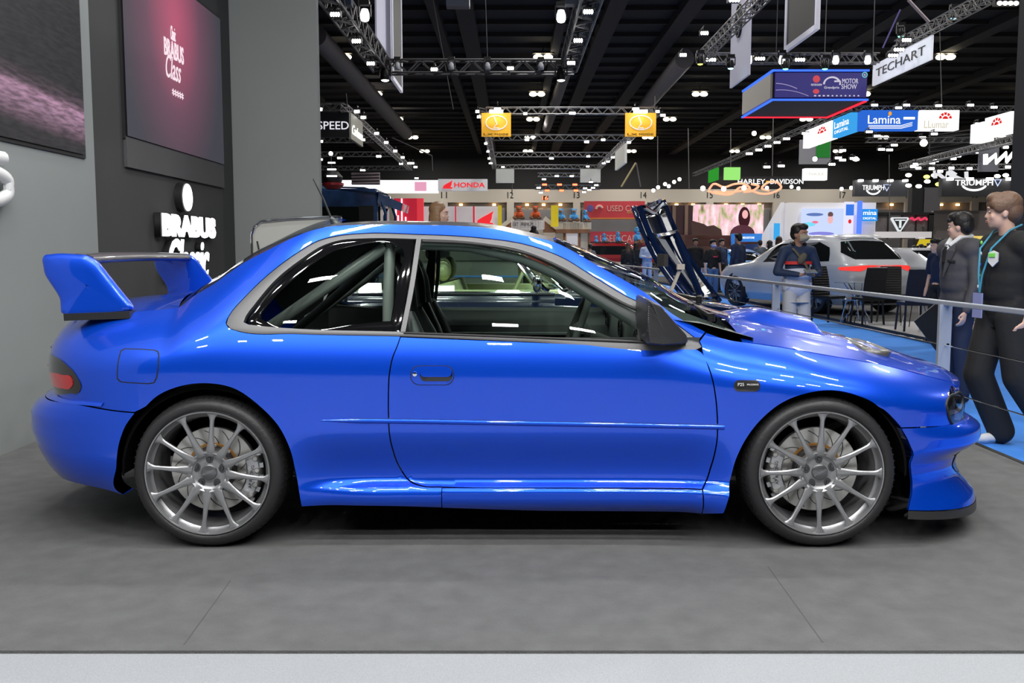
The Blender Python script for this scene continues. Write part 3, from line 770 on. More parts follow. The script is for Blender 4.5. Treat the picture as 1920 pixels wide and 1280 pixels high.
# antenna on the roof, behind
mb = MB(); b = at(628, 420, 4.75); mb.tube([b + Vector((.05, 0, -.05)), b + Vector((.0, 0, .0)), at(620, 408, 4.75)], [.045, .022, .010], 10, flat=(.6, 1)); cpart(mb, 'antenna_base', CARBON, smooth=True)
mb = MB(); mb.tube([at(622, 412, 4.75), at(606, 372, 4.75), at(587, 335, 4.75)], [.006, .005, .003], 6); cpart(mb, 'antenna', BLACKR, smooth=True)

# ---- wheels
def lathe_obj(name, prof, m, parent, n=96, axis='Y', **k):
    return MB().lathe(prof, (0, 0, 0), axis, n).build(name, m, parent, smooth=True, **k)
def make_wheel(caliper_deg, lug0):
    w = empty('wheel', (0, 0, 0)); R = .316
    # local: -Y is the outer face (y=0 at the tyre sidewall)
    tyre = [(.256, .012), (.260, .004), (.266, -.001), (.276, -.003), (.290, .001), (.299, .008), (.305, .018), (.3105, .034), (.314, .055), (.316, .085), (.3165, .118), (.316, .15), (.312, .19), (.306, .212), (.290, .232), (.26, .236), (.25, .225)]
    t = lathe_obj('tyre', tyre, TYREM, w, 120, angle=60)
    mb = MB()
    for k in range(72):                 # shoulder blocks of the tread, cut as shallow bars
        a = 2 * PI * k / 72; M = Matrix.Rotation(a, 3, 'Y')
        for y0, y1, tw in ((.020, .052, .0), (.062, .115, .25), (.125, .175, -.25)):
            r0 = {.020: .3078, .062: .3145, .125: .3150}[y0]; r1 = {.052: .3128, .115: .3163, .175: .3125}[y1]
            p0 = M @ Vector((r0, y0, 0)); p1 = Matrix.Rotation(a + tw * .05, 3, 'Y') @ Vector((r1, y1, 0))
            mb.bar(p0, p1, .0045, .0035, up=M @ Vector((1, 0, 0)))
    mb.build('tread', BLACKR, w)
    # barrel and lip
    rim = [(.2565, .012), (.2585, .004), (.2565, -.001), (.2520, .000), (.249, .008), (.2455, .022), (.238, .030), (.2335, .034), (.232, .048), (.226, .060), (.222, .10), (.222, .20), (.235, .222), (.25, .225)]
    lathe_obj('rim', rim, WHEELM, w, 120, angle=35)
    mb = MB()
    lathe_prof = [(0, .018), (.03, .018), (.034, .020), (.040, .030), (.060, .034), (.072, .030), (.080, .024), (.083, .03), (.082, .06), (.0, .06)]
    mb.lathe([(.0, .030), (.034, .030), (.045, .034), (.058, .034), (.070, .027), (.081, .018), (.088, .020), (.088, .05), (0, .05)], (0, 0, 0), 'Y', 48)
    hub = mb.build('hub', WHEELM, w, smooth=True, angle=40)
    lathe_obj('centre_cap', [(0, .0165), (.028, .0175), (.0325, .020), (.0335, .034)], mat('cap_grey', (.22, .225, .235), rough=.3, metal=.8), w, 40)
    text_mesh('PRODRIVE', .012, frame_to((0, .0155, 0), Matrix.Rotation(math.radians(-25), 3, 'Y') @ Vector((1, 0, 0)), Matrix.Rotation(math.radians(-25), 3, 'Y') @ Vector((0, 0, 1))), 'cap_lettering', mat('cap_letter_grey', (.4, .4, .42), rough=.4, metal=.5), w, .001)
    for k in range(5):
        a = math.radians(lug0 + 72 * k); mb = MB(); mb.lathe([(.0, .0), (.0125, .0), (.0135, -.0015), (.0135, .004)], (0, 0, 0), 'Y', 20)
        mb.v = [(x * 1.05 + .0555 * math.cos(a), y + .031, z * 1.3 + .0555 * math.sin(a)) for x, y, z in mb.v]; mb.build('lug_hole', GLOSSB, w, smooth=True)
        mb = MB(); mb.lathe([(0, .0), (.006, 0), (.0085, .003), (.0085, .01)], (.0555 * math.cos(a), .0275, .0555 * math.sin(a)), 'Y', 6); mb.build('lug_nut', mat('nut_dark', (.12, .12, .13), rough=.3, metal=.9), w)
    # twelve spokes: wide root, narrow waist, flared foot on the rim
    for k in range(12):
        a = math.radians(86 + 30 * k); mb = MB(); secs = []
        for r, wd, yo, dp in ((.070, .0190, .0215, .030), (.082, .0190, .0175, .034), (.100, .0165, .0150, .032), (.125, .0125, .0130, .030), (.160, .0098, .0105, .027), (.195, .0085, .0080, .024), (.220, .0092, .0060, .022), (.236, .0140, .0048, .020), (.2490, .0240, .0040, .016)):
            secs.append([(r, yo + dp, -wd * .55), (r, yo + .004, -wd), (r, yo, -wd * .55), (r, yo, wd * .55), (r, yo + .004, wd), (r, yo + dp, wd * .55)])
        M = Matrix.Rotation(-a, 3, 'Y'); vs = [M @ Vector(p) for s in secs for p in s]; fs = []
        for i in range(len(secs) - 1):
            for j in range(6): fs.append((i * 6 + j, i * 6 + (j + 1) % 6, (i + 1) * 6 + (j + 1) % 6, (i + 1) * 6 + j))
        fs.append(tuple(range(5, -1, -1))); fs.append(tuple((len(secs) - 1) * 6 + j for j in range(6)))
        mb.add(vs, fs); mb.build('spoke', WHEELM, w, smooth=True, angle=35)
    return w
def brakes(xc, cal_deg, parent, side=1):
    # disc, bell and caliper stay on the car's upright; y measured from tyre face inward
    y0 = YC - .875
    def S(mb, name, m, **k):
        o = mb.build(name, m, parent, **k); return o
    mb = MB(); c = (xc, y0, .316)
    mb.lathe([(.095, .088), (.176, .086), (.178, .088), (.178, .112), (.095, .112)], c, 'Y', 64); d = S(mb, 'brake_disc', STEEL, smooth=True, angle=35)
    mb = MB()
    for k in range(14):
        a = 2 * PI * k / 14; pts = []
        for t in range(7): rr = .112 + .009 * t; aa = a + .05 * t + .012 * t * t * .3; pts.append((xc + rr * math.cos(aa), y0 + .0858, .316 + rr * math.sin(aa)))
        mb.tube(pts, .0016, 5)
    S(mb, 'disc_slots', BLACKP)
    mb = MB(); mb.lathe([(.0, .060), (.070, .062), (.090, .070), (.098, .086), (.098, .092)], c, 'Y', 48); S(mb, 'disc_bell', mat('bell_dark', (.10, .10, .105), rough=.35, metal=.7), smooth=True)
    for k in range(10):
        a = 2 * PI * k / 10 + .2; mb = MB(); mb.lathe([(0, .076), (.0055, .077), (.007, .080), (.007, .09)], (xc + .100 * math.cos(a), y0, .316 + .100 * math.sin(a)), 'Y', 10); S(mb, 'bell_bolt', CALIP, smooth=True)
    mb = MB(); mb.lathe([(.100, .0875), (.101, .0855), (.110, .0855), (.111, .0875)], c, 'Y', 60, math.radians(20), math.radians(160)); S(mb, 'heat_ring', mat('heat_tinted_steel', (.55, .26, .06), rough=.45, metal=.5), smooth=True)
    # caliper
    ca = math.radians(cal_deg); hw = math.radians(31); mb = MB(); G = []
    for k in range(25):
        a = ca - hw + 2 * hw * k / 24; e = min(1, min(k, 24 - k) / 3 + .25); ri, ro = .142 + .012 * (1 - e), .203 - .018 * (1 - e)
        row = [(ri, .12), (ri, .072), (ri + .008, .060 + .006 * (1 - e)), (ri + .03, .056 + .006 * (1 - e)), (ro - .008, .060), (ro, .072), (ro, .13)]
        G.append([(xc + r * math.cos(a), y0 + y, .316 + r * math.sin(a)) for r, y in row])
    mb.grid(G)
    for e in (0, -1): mb.add(G[e], [tuple(range(7))])
    cal = S(mb, 'caliper', CALIP, smooth=True, angle=45)
    for s in (-.78, -.3, .3, .78):
        a = ca + hw * s; mb = MB(); mb.lathe([(0, .050), (.009, .051), (.013, .056), (.013, .07)], (xc + .190 * math.cos(a), y0, .316 + .190 * math.sin(a)), 'Y', 12); S(mb, 'caliper_bolt', STEEL, smooth=True)
    for s in (-1.0, -.5, .0, .5, 1.0):
        a = ca + hw * s * .95; r0, r1 = .196, .212; mb = MB(); mb.bar((xc + r0 * math.cos(a), y0 + .075, .316 + r0 * math.sin(a)), (xc + r1 * math.cos(a), y0 + .078, .316 + r1 * math.sin(a)), .018, .02); S(mb, 'caliper_rib', CALIP)
    rad = Vector((math.cos(ca), 0, math.sin(ca))); tan = Vector((-math.sin(ca), 0, math.cos(ca)))
    if tan.z < 0: tan = -tan
    yd = tan.cross(Vector((0, -1, 0))) * -1
    p = Vector((xc, y0 + .0555, .316)) + rad * .168
    M = frame_to(p, tan, Vector((0, -1, 0)).cross(tan))
    text_mesh('AP RACING', .019, M, 'caliper_lettering', BLACKP, parent, .001)
    # hose and upright behind
    mb = MB(); mb.box((xc, y0 + .16, .316), (.16, .08, .20)); mb.tube([(xc - .1, y0 + .17, .40), (xc + .15, y0 + .2, .5)], .02, 8); S(mb, 'suspension_upright', mat('upright_dark', (.04, .04, .042), rough=.5, metal=.5))
wh0 = make_wheel(0, 18); wh0.parent = car; wh0.location = (XR, YC - .875, .316); wh0.rotation_euler = (0, math.radians(2), 0)
w1 = copy_tree(wh0, car); w1.location = (XW, YC - .875, .316); w1.rotation_euler = (0, math.radians(-4), 0)
for x in (XR, XW):
    w2 = copy_tree(wh0, car); w2.location = (x, YC + .875, .316); w2.rotation_euler = (0, 0, PI)
bk = empty('rear_brake', (0, 0, 0)); bk.parent = car; brakes(XR, -9, bk)
bk = empty('front_brake', (0, 0, 0)); bk.parent = car; brakes(XW, 183, bk)
# ---- inner arches, floor pan, sills
DARKP = mat('underbody_black', (.005, .005, .005), rough=.95, spec=.1)
for xc in (XR, XW):
    for s in (1, -1):
        mb = MB(); prof = [(.365, .05), (.40, .03), (.40, .36), (.36, .37), (.0, .37)]
        ya = YC - s * .85
        G = []
        for k in range(41):
            t = math.radians(-3) + math.radians(186) * k / 40; G.append([(xc + r * math.cos(t), ya + s * h, .316 + r * math.sin(t) * (.98)) for r, h in ((.352, .005), (.372, .03), (.372, .38), (.05, .38))])
        mb.grid(G); o = cpart(mb, 'arch_liner', DARKP, smooth=True, angle=30)
mb = MB(); mb.box((0.01, YC, .235), (1.72, 1.48, .05)); mb.box((-1.85, YC, .33), (.40, 1.1, .12)); mb.box((1.72, YC, .20), (.30, 1.2, .10)); mb.box((-1.25, YC, .42), (.9, .85, .06)); mb.box((1.27, YC, .35), (.9, .85, .12)); cpart(mb, 'floor_pan', DARKP)  # dark underbody slabs, put in to block light
mb = MB()
for s in (1, -1): mb.box((.01, YC - s * .70, .24), (1.66, .12, .10))
cpart(mb, 'inner_sill', DARKP)
# ---- cabin
mb = MB(); mb.box((.15, YC, .28), (1.9, 1.4, .03)); mb.box((-1.30, YC, .72), (.9, 1.2, .04)); mb.box((-.86, YC, .50), (.04, 1.3, .46)); mb.box((-1.7, YC, .72), (.04, 1.2, .5))
cpart(mb, 'cabin_floor', CARIN)
for s in (1, -1):
    mb = MB(); y = YC - s * .735
    G = []
    for x in np.linspace(-.62, .78, 12): G.append([(x, y - s * .03, .30), (x, y, .60), (x, y - s * .005, .70), (x, y - s * (.0), .80), (x, y - s * .035, .90 if s < 0 else .868)])
    mb.grid(G); mb.box((-.15, y + s * .03, .755), (1.1, .05, .012)); mb.box((.35, y + s * .035, .665), (.34, .05, .05))
    mb.box((.35, y + s * .03, .71), (.30, .02, .012))
    cpart(mb, 'door_lining', mat('door_lining_grey', (.13, .14, .135), rough=.9), smooth=False)
    mb = MB(); mb.box((.0, y + s * .012, .66), (1.2, .012, .15)); mb.box((.34, y + s * .062, .665), (.22, .012, .03)); cpart(mb, 'door_pocket', CARIN)
    mb = MB(); mb.grid([[(x, YC - s * .70, .30), (x, YC - s * .71, .60), (x, YC - s * .715, .90)] for x in np.linspace(-1.05, -.62, 5)]); cpart(mb, 'rear_side_lining', CARIN)
# dashboard with suede hood, binnacle and round vents
mb = MB(); G = []
for y in np.linspace(YC - .70, YC + .70, 15):
    bn = .07 * math.exp(-((y - (YC - .36)) / .2) ** 4)
    G.append([(.60, y, .45), (.54, y, .76), (.555, y, .88), (.58 - bn * .5, y, .915 + bn * .5), (.66, y, .94 + bn * .6), (.80, y, .92 + bn * .3), (1.02, y, .86), (1.05, y, .5)])
mb.grid(G); cpart(mb, 'dashboard', mat('dash_suede', (.14, .155, .145), rough=.9), smooth=True, angle=50)
for y in (YC - .62, YC - .02, YC + .62):
    mb = MB(); mb.tube([(.535, y + .055 * math.cos(t), .845 + .045 * math.sin(t)) for t in np.linspace(0, 2 * PI, 20)[:-1]], .007, 6, closed=True)
    for k in range(5): mb.bar((.535, y - .05, .812 + .016 * k), (.535, y + .05, .812 + .016 * k), .004, .005)
    cpart(mb, 'air_vent', GLOSSB, smooth=False)
for s in (1, -1):   # inner screen pillar covers, dark grey suede
    P = [on_body(BODY, u, v, -.035) for u, v in ((1285, 640), (1240, 612), (1180, 580), (1110, 540), (1050, 505), (980, 474), (880, 452), (780, 447))]
    P = [Vector((p.x, p.y if s > 0 else 2 * YC - p.y, p.z - .01)) for p in P]
    cpart(MB().tube(P, [.045, .038, .03, .026, .022, .02, .018, .018], 10), 'pillar_lining', SUEDE, smooth=True)
# steering wheel, column, shifter
mb = MB(); c = Vector((.29, YC - .36, .865)); ax = Vector((-.93, 0, .36)).normalized(); u1 = Vector((0, 1, 0)); u2 = ax.cross(u1)
mb.tube([c + u1 * .165 * math.cos(t) + u2 * .165 * math.sin(t) for t in np.linspace(0, 2 * PI, 36)[:-1]], .016, 10, closed=True)
for t in (0, PI, -PI / 2): mb.bar(c - ax * .03, c + u1 * .165 * math.cos(t) + u2 * .165 * math.sin(t), .035, .012)
mb.ell(c - ax * .03, (.05, .05, .05)); mb.tube([c - ax * .03, c - ax * .26], .028, 10)
cpart(mb, 'steering_wheel', mat('wheel_suede', (.08, .085, .08), rough=.95), smooth=True)
# bucket seats
def seat(yc):
    s = empty('seat', (0, 0, 0)); s.parent = car
    mb = MB(); G = []
    prof = [(-.42, .36, .24), (-.44, .50, .25), (-.46, .62, .26), (-.475, .74, .26), (-.49, .84, .245), (-.50, .93, .20), (-.505, 1.0, .165), (-.51, 1.08, .15), (-.515, 1.16, .14), (-.52, 1.20, .11), (-.522, 1.215, .06)]
    for x, z, hw in prof:
        x -= 0.04; row = []
        for t in np.linspace(-1, 1, 15):
            wing = .12 * max(0, abs(t) - .55) / .45 * (1.0 if z < .9 else (.55 if z < 1.1 else .2)); row.append((x + wing, yc + hw * t, z))
        G.append(row)
    mb.grid(G); o = mb.build('backrest', LEATH, s, smooth=True, angle=80); sd = o.modifiers.new('s', 'SOLIDIFY'); sd.thickness = .055; sd.offset = -1; sb = o.modifiers.new('u', 'SUBSURF'); sb.levels = sb.render_levels = 1; bake(o)
    for sg in (-1, 1):
        mb = MB(); mb.tube([(-.30, yc + sg * .235, .40), (-.335, yc + sg * .245, .56), (-.37, yc + sg * .245, .70), (-.415, yc + sg * .225, .83), (-.455, yc + sg * .175, .95)], [.05, .058, .058, .05, .03], 12); mb.build('side_bolster', LEATH, s, smooth=True)
        mb = MB(); mb.tube([(-.29, yc + sg * .285, .42), (-.325, yc + sg * .298, .56), (-.36, yc + sg * .298, .70), (-.41, yc + sg * .272, .84)], .004, 6); mb.build('piping', mat('blue_stitching', (.02, .06, .5), rough=.6), s, smooth=True)
    mb = MB(); mb.box((-.16, yc, .40), (.48, .42, .10)); mb.tube([(.08, yc - .2, .42), (.08, yc + .2, .42)], .06, 10); mb.tube([(-.35, yc - .22, .43), (.07, yc - .23, .46)], .06, 10); mb.tube([(-.35, yc + .22, .43), (.07, yc + .23, .46)], .06, 10)
    mb.build('cushion', LEATH, s, smooth=True, angle=50)
    mb = MB(); mb.box((-.15, yc, .31), (.4, .36, .06)); mb.build('seat_rail', DARKP, s)
seat(YC - .37); seat(YC + .37)
# roll cage: main hoop, two diagonals running back
CAGE = mat('cage_grey', (.55, .58, .54), rough=.32, metal=.35)
CAGED = mat('cage_padding', (.03, .03, .032), rough=.7)
for s in (1, -1):
    mb = MB(); mb.tube([at(722, 612, YC - s * .56) if s > 0 else (-.58, YC + .56, .86), (-.565, YC - s * .55, 1.24)], .026, 14); mb.v = mb.v
    mb = MB(); xh = xat(723, YC - .58); mb.tube([(xh, YC - s * .58, .30), (xh + .005, YC - s * .56, 1.0), (xh + .01, YC - s * .50, 1.26), (xh + .01, YC - s * .40, 1.30)], .024, 14)
    cpart(mb, 'roll_cage_hoop', CAGE, smooth=True)
    a, b = (at(528, 598, YC - .52), at(722, 462, YC - .50))
    if s < 0: a = Vector((a.x, 2 * YC - a.y, a.z)); b = Vector((b.x, 2 * YC - b.y, b.z))
    mb = MB(); mb.tube([a + (a - b) * .25, b], .026, 14); cpart(mb, 'roll_cage_stay', CAGE, smooth=True)
mb = MB(); xh = xat(723, YC - .58); mb.tube([(xh + .01, YC - .42, 1.30), (xh + .01, YC + .42, 1.30)], .024, 12); mb.tube([(xh, YC - .56, .80), (xh, YC + .56, .80)], .020, 12); mb.tube([(xh, YC - .5, 1.22), (xh - .62, YC + .38, .80)], .022, 12); cpart(mb, 'roll_cage_cross', CAGED, smooth=True)
# headlining
mb = MB(); G = []
for i, p in enumerate(roof_e):
    w = YC - p.y - .03; G.append([(p.x, YC + w * t, p.z - .035 + .02 * (1 - t * t)) for t in np.linspace(-1, 1, 9)])
mb.grid(G); cpart(mb, 'headlining', CARIN, smooth=True)
mb = MB(); mb.box((.74, YC - .02, 1.18), (.02, .22, .06)); cpart(mb, 'interior_mirror', BLACKR)
# ================================================================== THE SETTING
CARPET = mat('dark_grey_carpet', (.113, .114, .115), rough=.95, noise=(9, .12), bump=(160, .5))
WCARP = mat('pale_grey_carpet', (.33, .345, .365), rough=.95, noise=(220, .10), bump=(160, .5))
BLUEC = mat('sky_blue_carpet', (.055, .27, .85), rough=.9, noise=(5, .06))
DFLOOR = mat('charcoal_carpet', (.06, .06, .062), rough=.9, noise=(6, .1))
LFLOOR = mat('light_vinyl', (.42, .42, .43), rough=.45)
HFLOOR = mat('hall_concrete', (.12, .12, .12), rough=.6, noise=(.5, .2))
BLK = mat('black_paint', (.01, .01, .011), rough=.6)
def setting(mb, name, m, **k): return mb.build(name, m, None, kind='structure', **k)
HZ = -.12
setting(MB().box((20, 47.5, HZ - .10), (120, 150, .1)), 'floor', HFLOOR)
setting(MB().box((-.075, 14.6, -.06), (6.05, 23.6, .12)), 'floor', CARPET)                # the stand's dark platform
setting(MB().box((-3.5, -2.62, -.065), (21, 10.86, .11)), 'floor', WCARP)
setting(MB().box((4.6, 40, HZ - .04), (3.3, 76, .02)), 'floor', BLUEC)
setting(MB().box((9, 51, HZ - .04), (40, 3.0, .024)), 'floor', BLUEC)
setting(MB().box((16.25, 33, HZ), (20, 31, .06)), 'floor', DFLOOR)
setting(MB().box((16.25, 11.2, HZ + .005), (20, 12.6, .06)), 'floor', LFLOOR)
setting(MB().box((2.965, 14.6, -.058), (.035, 23.6, .122)), 'trim_1', BLK)
setting(MB().box((6.235, 27, HZ + .01), (.035, 44, .07)), 'trim_2', BLK)
# carpet joins: fine seams pressed into the pile
for (a, b) in (((345, 1208), (432, 1088)), ((1543, 1204), (1440, 1062))):
    p0, p1 = floor_at(*a), floor_at(*b); setting(MB().bar(p0 + Vector((0, 0, -.001)), p1 + Vector((0, 0, -.001)), .004, .004), 'trim_3', mat('carpet_seam', (.085, .085, .087), rough=1))
# left stand wall: pale panel, recessed dark panel, pale pier
GWALL = mat('pale_grey_wall', (.30, .325, .325), rough=.8, noise=(1.2, .03)); DWALL = mat('charcoal_wall', (.055, .056, .058), rough=.75, noise=(1.5, .05)); PWALL = mat('mid_grey_wall', (.27, .29, .285), rough=.8, noise=(1.2, .03))
setting(MB().box((-3.23, 4.27, 3.5), (.30, 5.56, 7.2)), 'wall_left', GWALL)
setting(MB().box((-3.27, 8.88, 3.5), (.28, 3.66, 7.2)), 'wall_left', DWALL)
setting(MB().box((-2.665, 10.78, 3.5), (1.0, .12, 7.2)), 'wall_left', PWALL)
# hall shell
CEIL = mat('dark_roof_deck', (.016, .0155, .017), rough=.9); BEAM = mat('dark_roof_beam', (.022, .020, .020), rough=.8); DUCT = mat('grey_duct', (.13, .12, .125), rough=.6)
setting(MB().box((20, 47, 13.95), (122, 150, .3)), 'ceiling', CEIL)
for k, y in enumerate(range(44, 122, 3)): setting(MB().box((20, y, 13.68), (120, .12, .25)), 'trim_4', BEAM)
for x in (-16, -4.0, -2.4, 2.6, 5.2, 9.0, 20.0, 26.5, 33, 46): setting(MB().box((x, 82, 13.5), (.9 if x not in (-4.0, 2.6) else .5, 78, .5)), 'trim_5', BEAM)
BEIGE = mat('beige_hall_wall', (.62, .56, .48), rough=.8); UPW = mat('dark_upper_wall', (.02, .02, .021), rough=.9); SHUT = mat('grey_shutter', (.20, .20, .21), rough=.5)
YB = 120
setting(MB().box((20, YB + .3, 11.4), (120, .5, 4.9)), 'wall_back', UPW)
setting(MB().box((20, YB + .2, 8.1), (120, .6, 1.65)), 'wall_back', BEIGE)
setting(MB().box((20, YB + .8, 3.6), (120, .4, 7.4)), 'wall_back', mat('recess_grey', (.32, .29, .26), rough=.8))
zb = [at(u, 400, YB).x for u in (833, 957, 1081, 1206, 1330, 1455, 1578, 1702, 1826)]
for i, x in enumerate(zb):
    setting(MB().box((x, YB, 3.7), (.9, .5, 7.4)), 'trim_6', BEIGE)
    nm = empty('bay_number', (x, YB, 8.2), 'bay number %s in black on the beige hall wall' % ['eleven', 'twelve', 'thirteen', 'fourteen', 'fifteen', 'sixteen', 'seventeen', 'eighteen', 'nineteen'][i], 'sign')
    text_mesh(str(11 + i), 1.1, FACE_CAM((0, -.15, .0)), 'numerals', BLACKP, nm, .02, fit=(.72, .78))
    if i < 8:
        setting(MB().box(((x + zb[i + 1]) / 2, YB + .5, 3.2), (7.0, .2, 6.4)), 'door_1', SHUT)
WARM = emis('warm_lamp_glow', (1, .55, .22), 7)
for x0 in zb[:-1]:
    for f in (.25, .5, .75):
        if int(x0 * 7) % 5 == 1 and f == .5: continue
        o = MB().box((0, 0, 0), (.42, .2, .25)).build('wall_lamp', WARM); o.location = (x0 + 8.4 * f, YB + .1, 7.0)
        tag(o, 'small warm lamp above a loading door on the hall back wall', 'lamp', 'warm lamps on the back wall')
setting(MB().box((-40, 47, 6.7), (.4, 150, 14)), 'wall_side_left', UPW); setting(MB().box((80, 47, 6.7), (.4, 150, 14)), 'wall_right', UPW); setting(MB().box((20, -28, 6.7), (120, .4, 14)), 'wall_front', mat('far_dark_wall', (.05, .05, .055), rough=.9))
# round ducts running away under the roof
def duct(u0, v0, u1, v1, Y0, Y1, r, what):
    a, b = at(u0, v0, Y0), at(u1, v1, Y1)
    o = MB().tube([a, b], r, 14).build('ceiling_duct', DUCT, smooth=True); tag(o, what, 'duct')
duct(592, 66, 762, 250, 50, 88, .55, 'long grey round duct slanting down beside the pale pier')
duct(1108, -8, 1025, 240, 50, 90, .42, 'thin grey duct under the roof behind the central rig')
duct(1284, 110, 1208, 200, 55, 78, .55, 'grey round duct under the roof at the corner of the right rig')
# ------------------------------------------------------------------ lamps
LENS = emis('lamp_lens', (1, .98, .93), 9); LENSW = emis('warm_lens', (1, .88, .62), 9); LENSB = emis('cyan_lens', (.25, .85, 1), 12); LENSG = emis('green_lens', (.1, 1, .6), 9); LENSR = emis('red_lens', (1, .08, .03), 9); LENSY = emis('yellow_lens', (.9, 1, .1), 5)
HOUS = mat('lamp_body_black', (.015, .015, .016), rough=.4, metal=.3); LAMPMESH = {}
def lamp_at(p, w, h, lens, name='floodlight', label=None, group=None, d=.12, cat='lamp', tilt=0.35):
    key = (name, round(w, 3), round(h, 3), lens.name)
    if key not in LAMPMESH:
        w, h = w * .8, h * .8
        mb = MB(); mb.box((0, d / 2 + .01, .02), (w * 1.12, d, h * 1.25)); mb.box((0, d * .5, h * 1.1), (.03, .03, h * 1.6)); mb.box((0, .18, h * 1.8), (.03, .34, .03))
        mb.cur = 1; n = 4
        for k in range(n): mb.ell(((k - 1.5) * w / n, 0, 0), (w / n * .5, .02, h * .5), 8, 6)
        o = mb.build(name, [HOUS, lens]); LAMPMESH[key] = o.data
    else:
        o = bpy.data.objects.new(name, LAMPMESH[key]); COL.objects.link(o)
    o.location = p; o.rotation_euler = (-tilt * 0, 0, 0)
    return tag(o, label, cat, group)
# high-bay lamps on a regular lattice under the roof
for i in range(-1, 6):
    for j in range(5):
        x, y = -10.4 + 12.3 * i, 59 + 13.7 * j
        if i == -1: continue
        key = 'hb'
        if key not in LAMPMESH:
            mb = MB(); mb.box((0, 0, .25), (1.3, .5, .12)); mb.box((0, 0, .48), (.06, .06, .42)); mb.cur = 1
            mb.ell((-.3, 0, 0), (.3, .3, .17), 10, 6); mb.ell((.3, 0, 0), (.3, .3, .17), 10, 6); o = mb.build('high_bay_lamp', [HOUS, LENSW]); LAMPMESH[key] = o.data
        else: o = bpy.data.objects.new('high_bay_lamp', LAMPMESH[key]); COL.objects.link(o)
        o.location = (x, y, 13.0); tag(o, 'bright twin high-bay lamp hanging under the dark hall roof', 'lamp', 'high-bay lamps under the roof')
TRUSS = mat('aluminium_truss', (.25, .245, .24), rough=.4, metal=.6); TRUSSD = mat('dark_truss', (.10, .10, .105), rough=.45, metal=.5)
def truss(a, b, s, label, m=TRUSS, r=None, name='truss', group=None, seg=None):
    a, b = Vector(a), Vector(b); d = b - a; L = d.length; dn = d.normalized()
    side = dn.cross(Vector((0, 0, 1))); side = side.normalized() if side.length > .05 else Vector((1, 0, 0)); up = side.cross(dn).normalized()
    r = r or s * .085; t = empty(name, a, label, 'truss', group); n = seg or max(3, int(L / s)); n = min(n, 60)
    mb = MB()
    for i, j in ((-1, -1), (1, -1), (1, 1), (-1, 1)): o_ = side * (i * s / 2) + up * (j * s / 2); mb.tube([o_, d + o_], r, 6)
    mb.build('chords', m, t)
    mb = MB()
    for k in range(n):
        p, q = d * (k / n), d * ((k + 1) / n)
        if k % 2: p, q = q, p
        for i in (-1, 1):
            mb.bar(p + side * (i * s / 2) - up * s / 2, q + side * (i * s / 2) + up * s / 2, r * 1.1, r * 1.1)
            mb.bar(p + up * (i * s / 2) - side * s / 2, q + up * (i * s / 2) + side * s / 2, r * 1.1, r * 1.1)
    mb.build('lacing', m, t)
    return t
def wire(u0, v0, u1, v1, Y, Y2=None, r=.02, label='thin rigging cable hanging from the hall roof', m=None, name='rigging_cable', group='thin rigging cables hanging from the roof'):
    a = at(u0, v0, Y); b = at(u1, v1, Y2 or Y); o = MB().tube([a, b], r, 5).build(name, m or DUCT); tag(o, label, 'cable', group)
# central near rig
zr = at(722, 124, 20).z
truss((-2.70, 11.7, zr), (-2.70, 19.8, zr), .30, 'dark truss running away on the left of the central rig', TRUSSD)
truss((1.17, 9, zr), (1.17, 19.8, zr), .30, 'dark truss running away on the right of the central rig', TRUSSD)
truss((-2.70, 20.1, zr), (1.30, 20.1, zr), .26, 'dark cross truss at the back of the central rig', TRUSSD)
for (u, v), w in zip(((628, 27), (668, 77), (695, 119)), (.18, .19, .19)):
    Y = (zr - .3 - CAM_H) / (at(u, v, 1).z - CAM_H); lamp_at(at(u, v, Y), w, .09, LENS, label='white floodlight outside the left arm of the central rig', group='floodlights on the left arm of the central rig')
for (u, v), w in zip(((1103, 22), (1084, 76), (1071, 118)), (.18, .19, .19)):
    Y = (zr - .3 - CAM_H) / (at(u, v, 1).z - CAM_H); lamp_at(at(u, v, Y), w, .09, LENS, label='white floodlight outside the right arm of the central rig', group='floodlights on the right arm of the central rig')
for (u, v) in ((814, 130), (957, 128)): lamp_at(at(u, v, 19.7), .17, .09, LENS, label='white floodlight on the cross truss of the central rig', group='floodlights on the central cross truss')
MHW = mat('moving_head_white', (.55, .56, .62), rough=.35)
def moving_head(p, s, label, group, m=MHW, em=None):
    t = empty('moving_head', p, label, 'stage light', group)
    MB().box((0, 0, s * .9), (s * .8, s * .6, s * .35)).build('base', HOUS, t)
    mb = MB(); mb.box((-s * .45, 0, s * .35), (s * .1, s * .3, s * .9)); mb.box((s * .45, 0, s * .35), (s * .1, s * .3, s * .9)); mb.build('yoke', HOUS, t)
    MB().lathe([(0, .5 * s), (.25 * s, .45 * s), (.36 * s, .1 * s), (.38 * s, -.25 * s), (.30 * s, -.42 * s), (0, -.42 * s)], (0, 0, 0), 'Z', 14).build('head', m, t, smooth=True)
    if em: MB().ell((0, 0, -.42 * s), (.3 * s, .3 * s, .1 * s), 10, 6).build('lens', em, t)
    return t
for u in (745, 846, 914, 1014): moving_head(at(u, 124, 19.9), .17, 'pale moving-head light hanging from the cross truss', 'moving heads on the central cross truss')
for (u, v) in ((684, 28), (1052, 30)): moving_head(at(u, v, 15.5), .20, 'lit profile lamp inside the %s arm of the central rig' % ('left' if u < 900 else 'right'), None, emis('lit_head', (.95, .95, 1), 2.5), LENS)
for (u, v) in ((722, 140), (1052, 140)): moving_head(at(u, v, 19.4), .26, 'large dark moving-head light at the %s corner of the central rig' % ('left' if u < 900 else 'right'), None, HOUS, LENS)
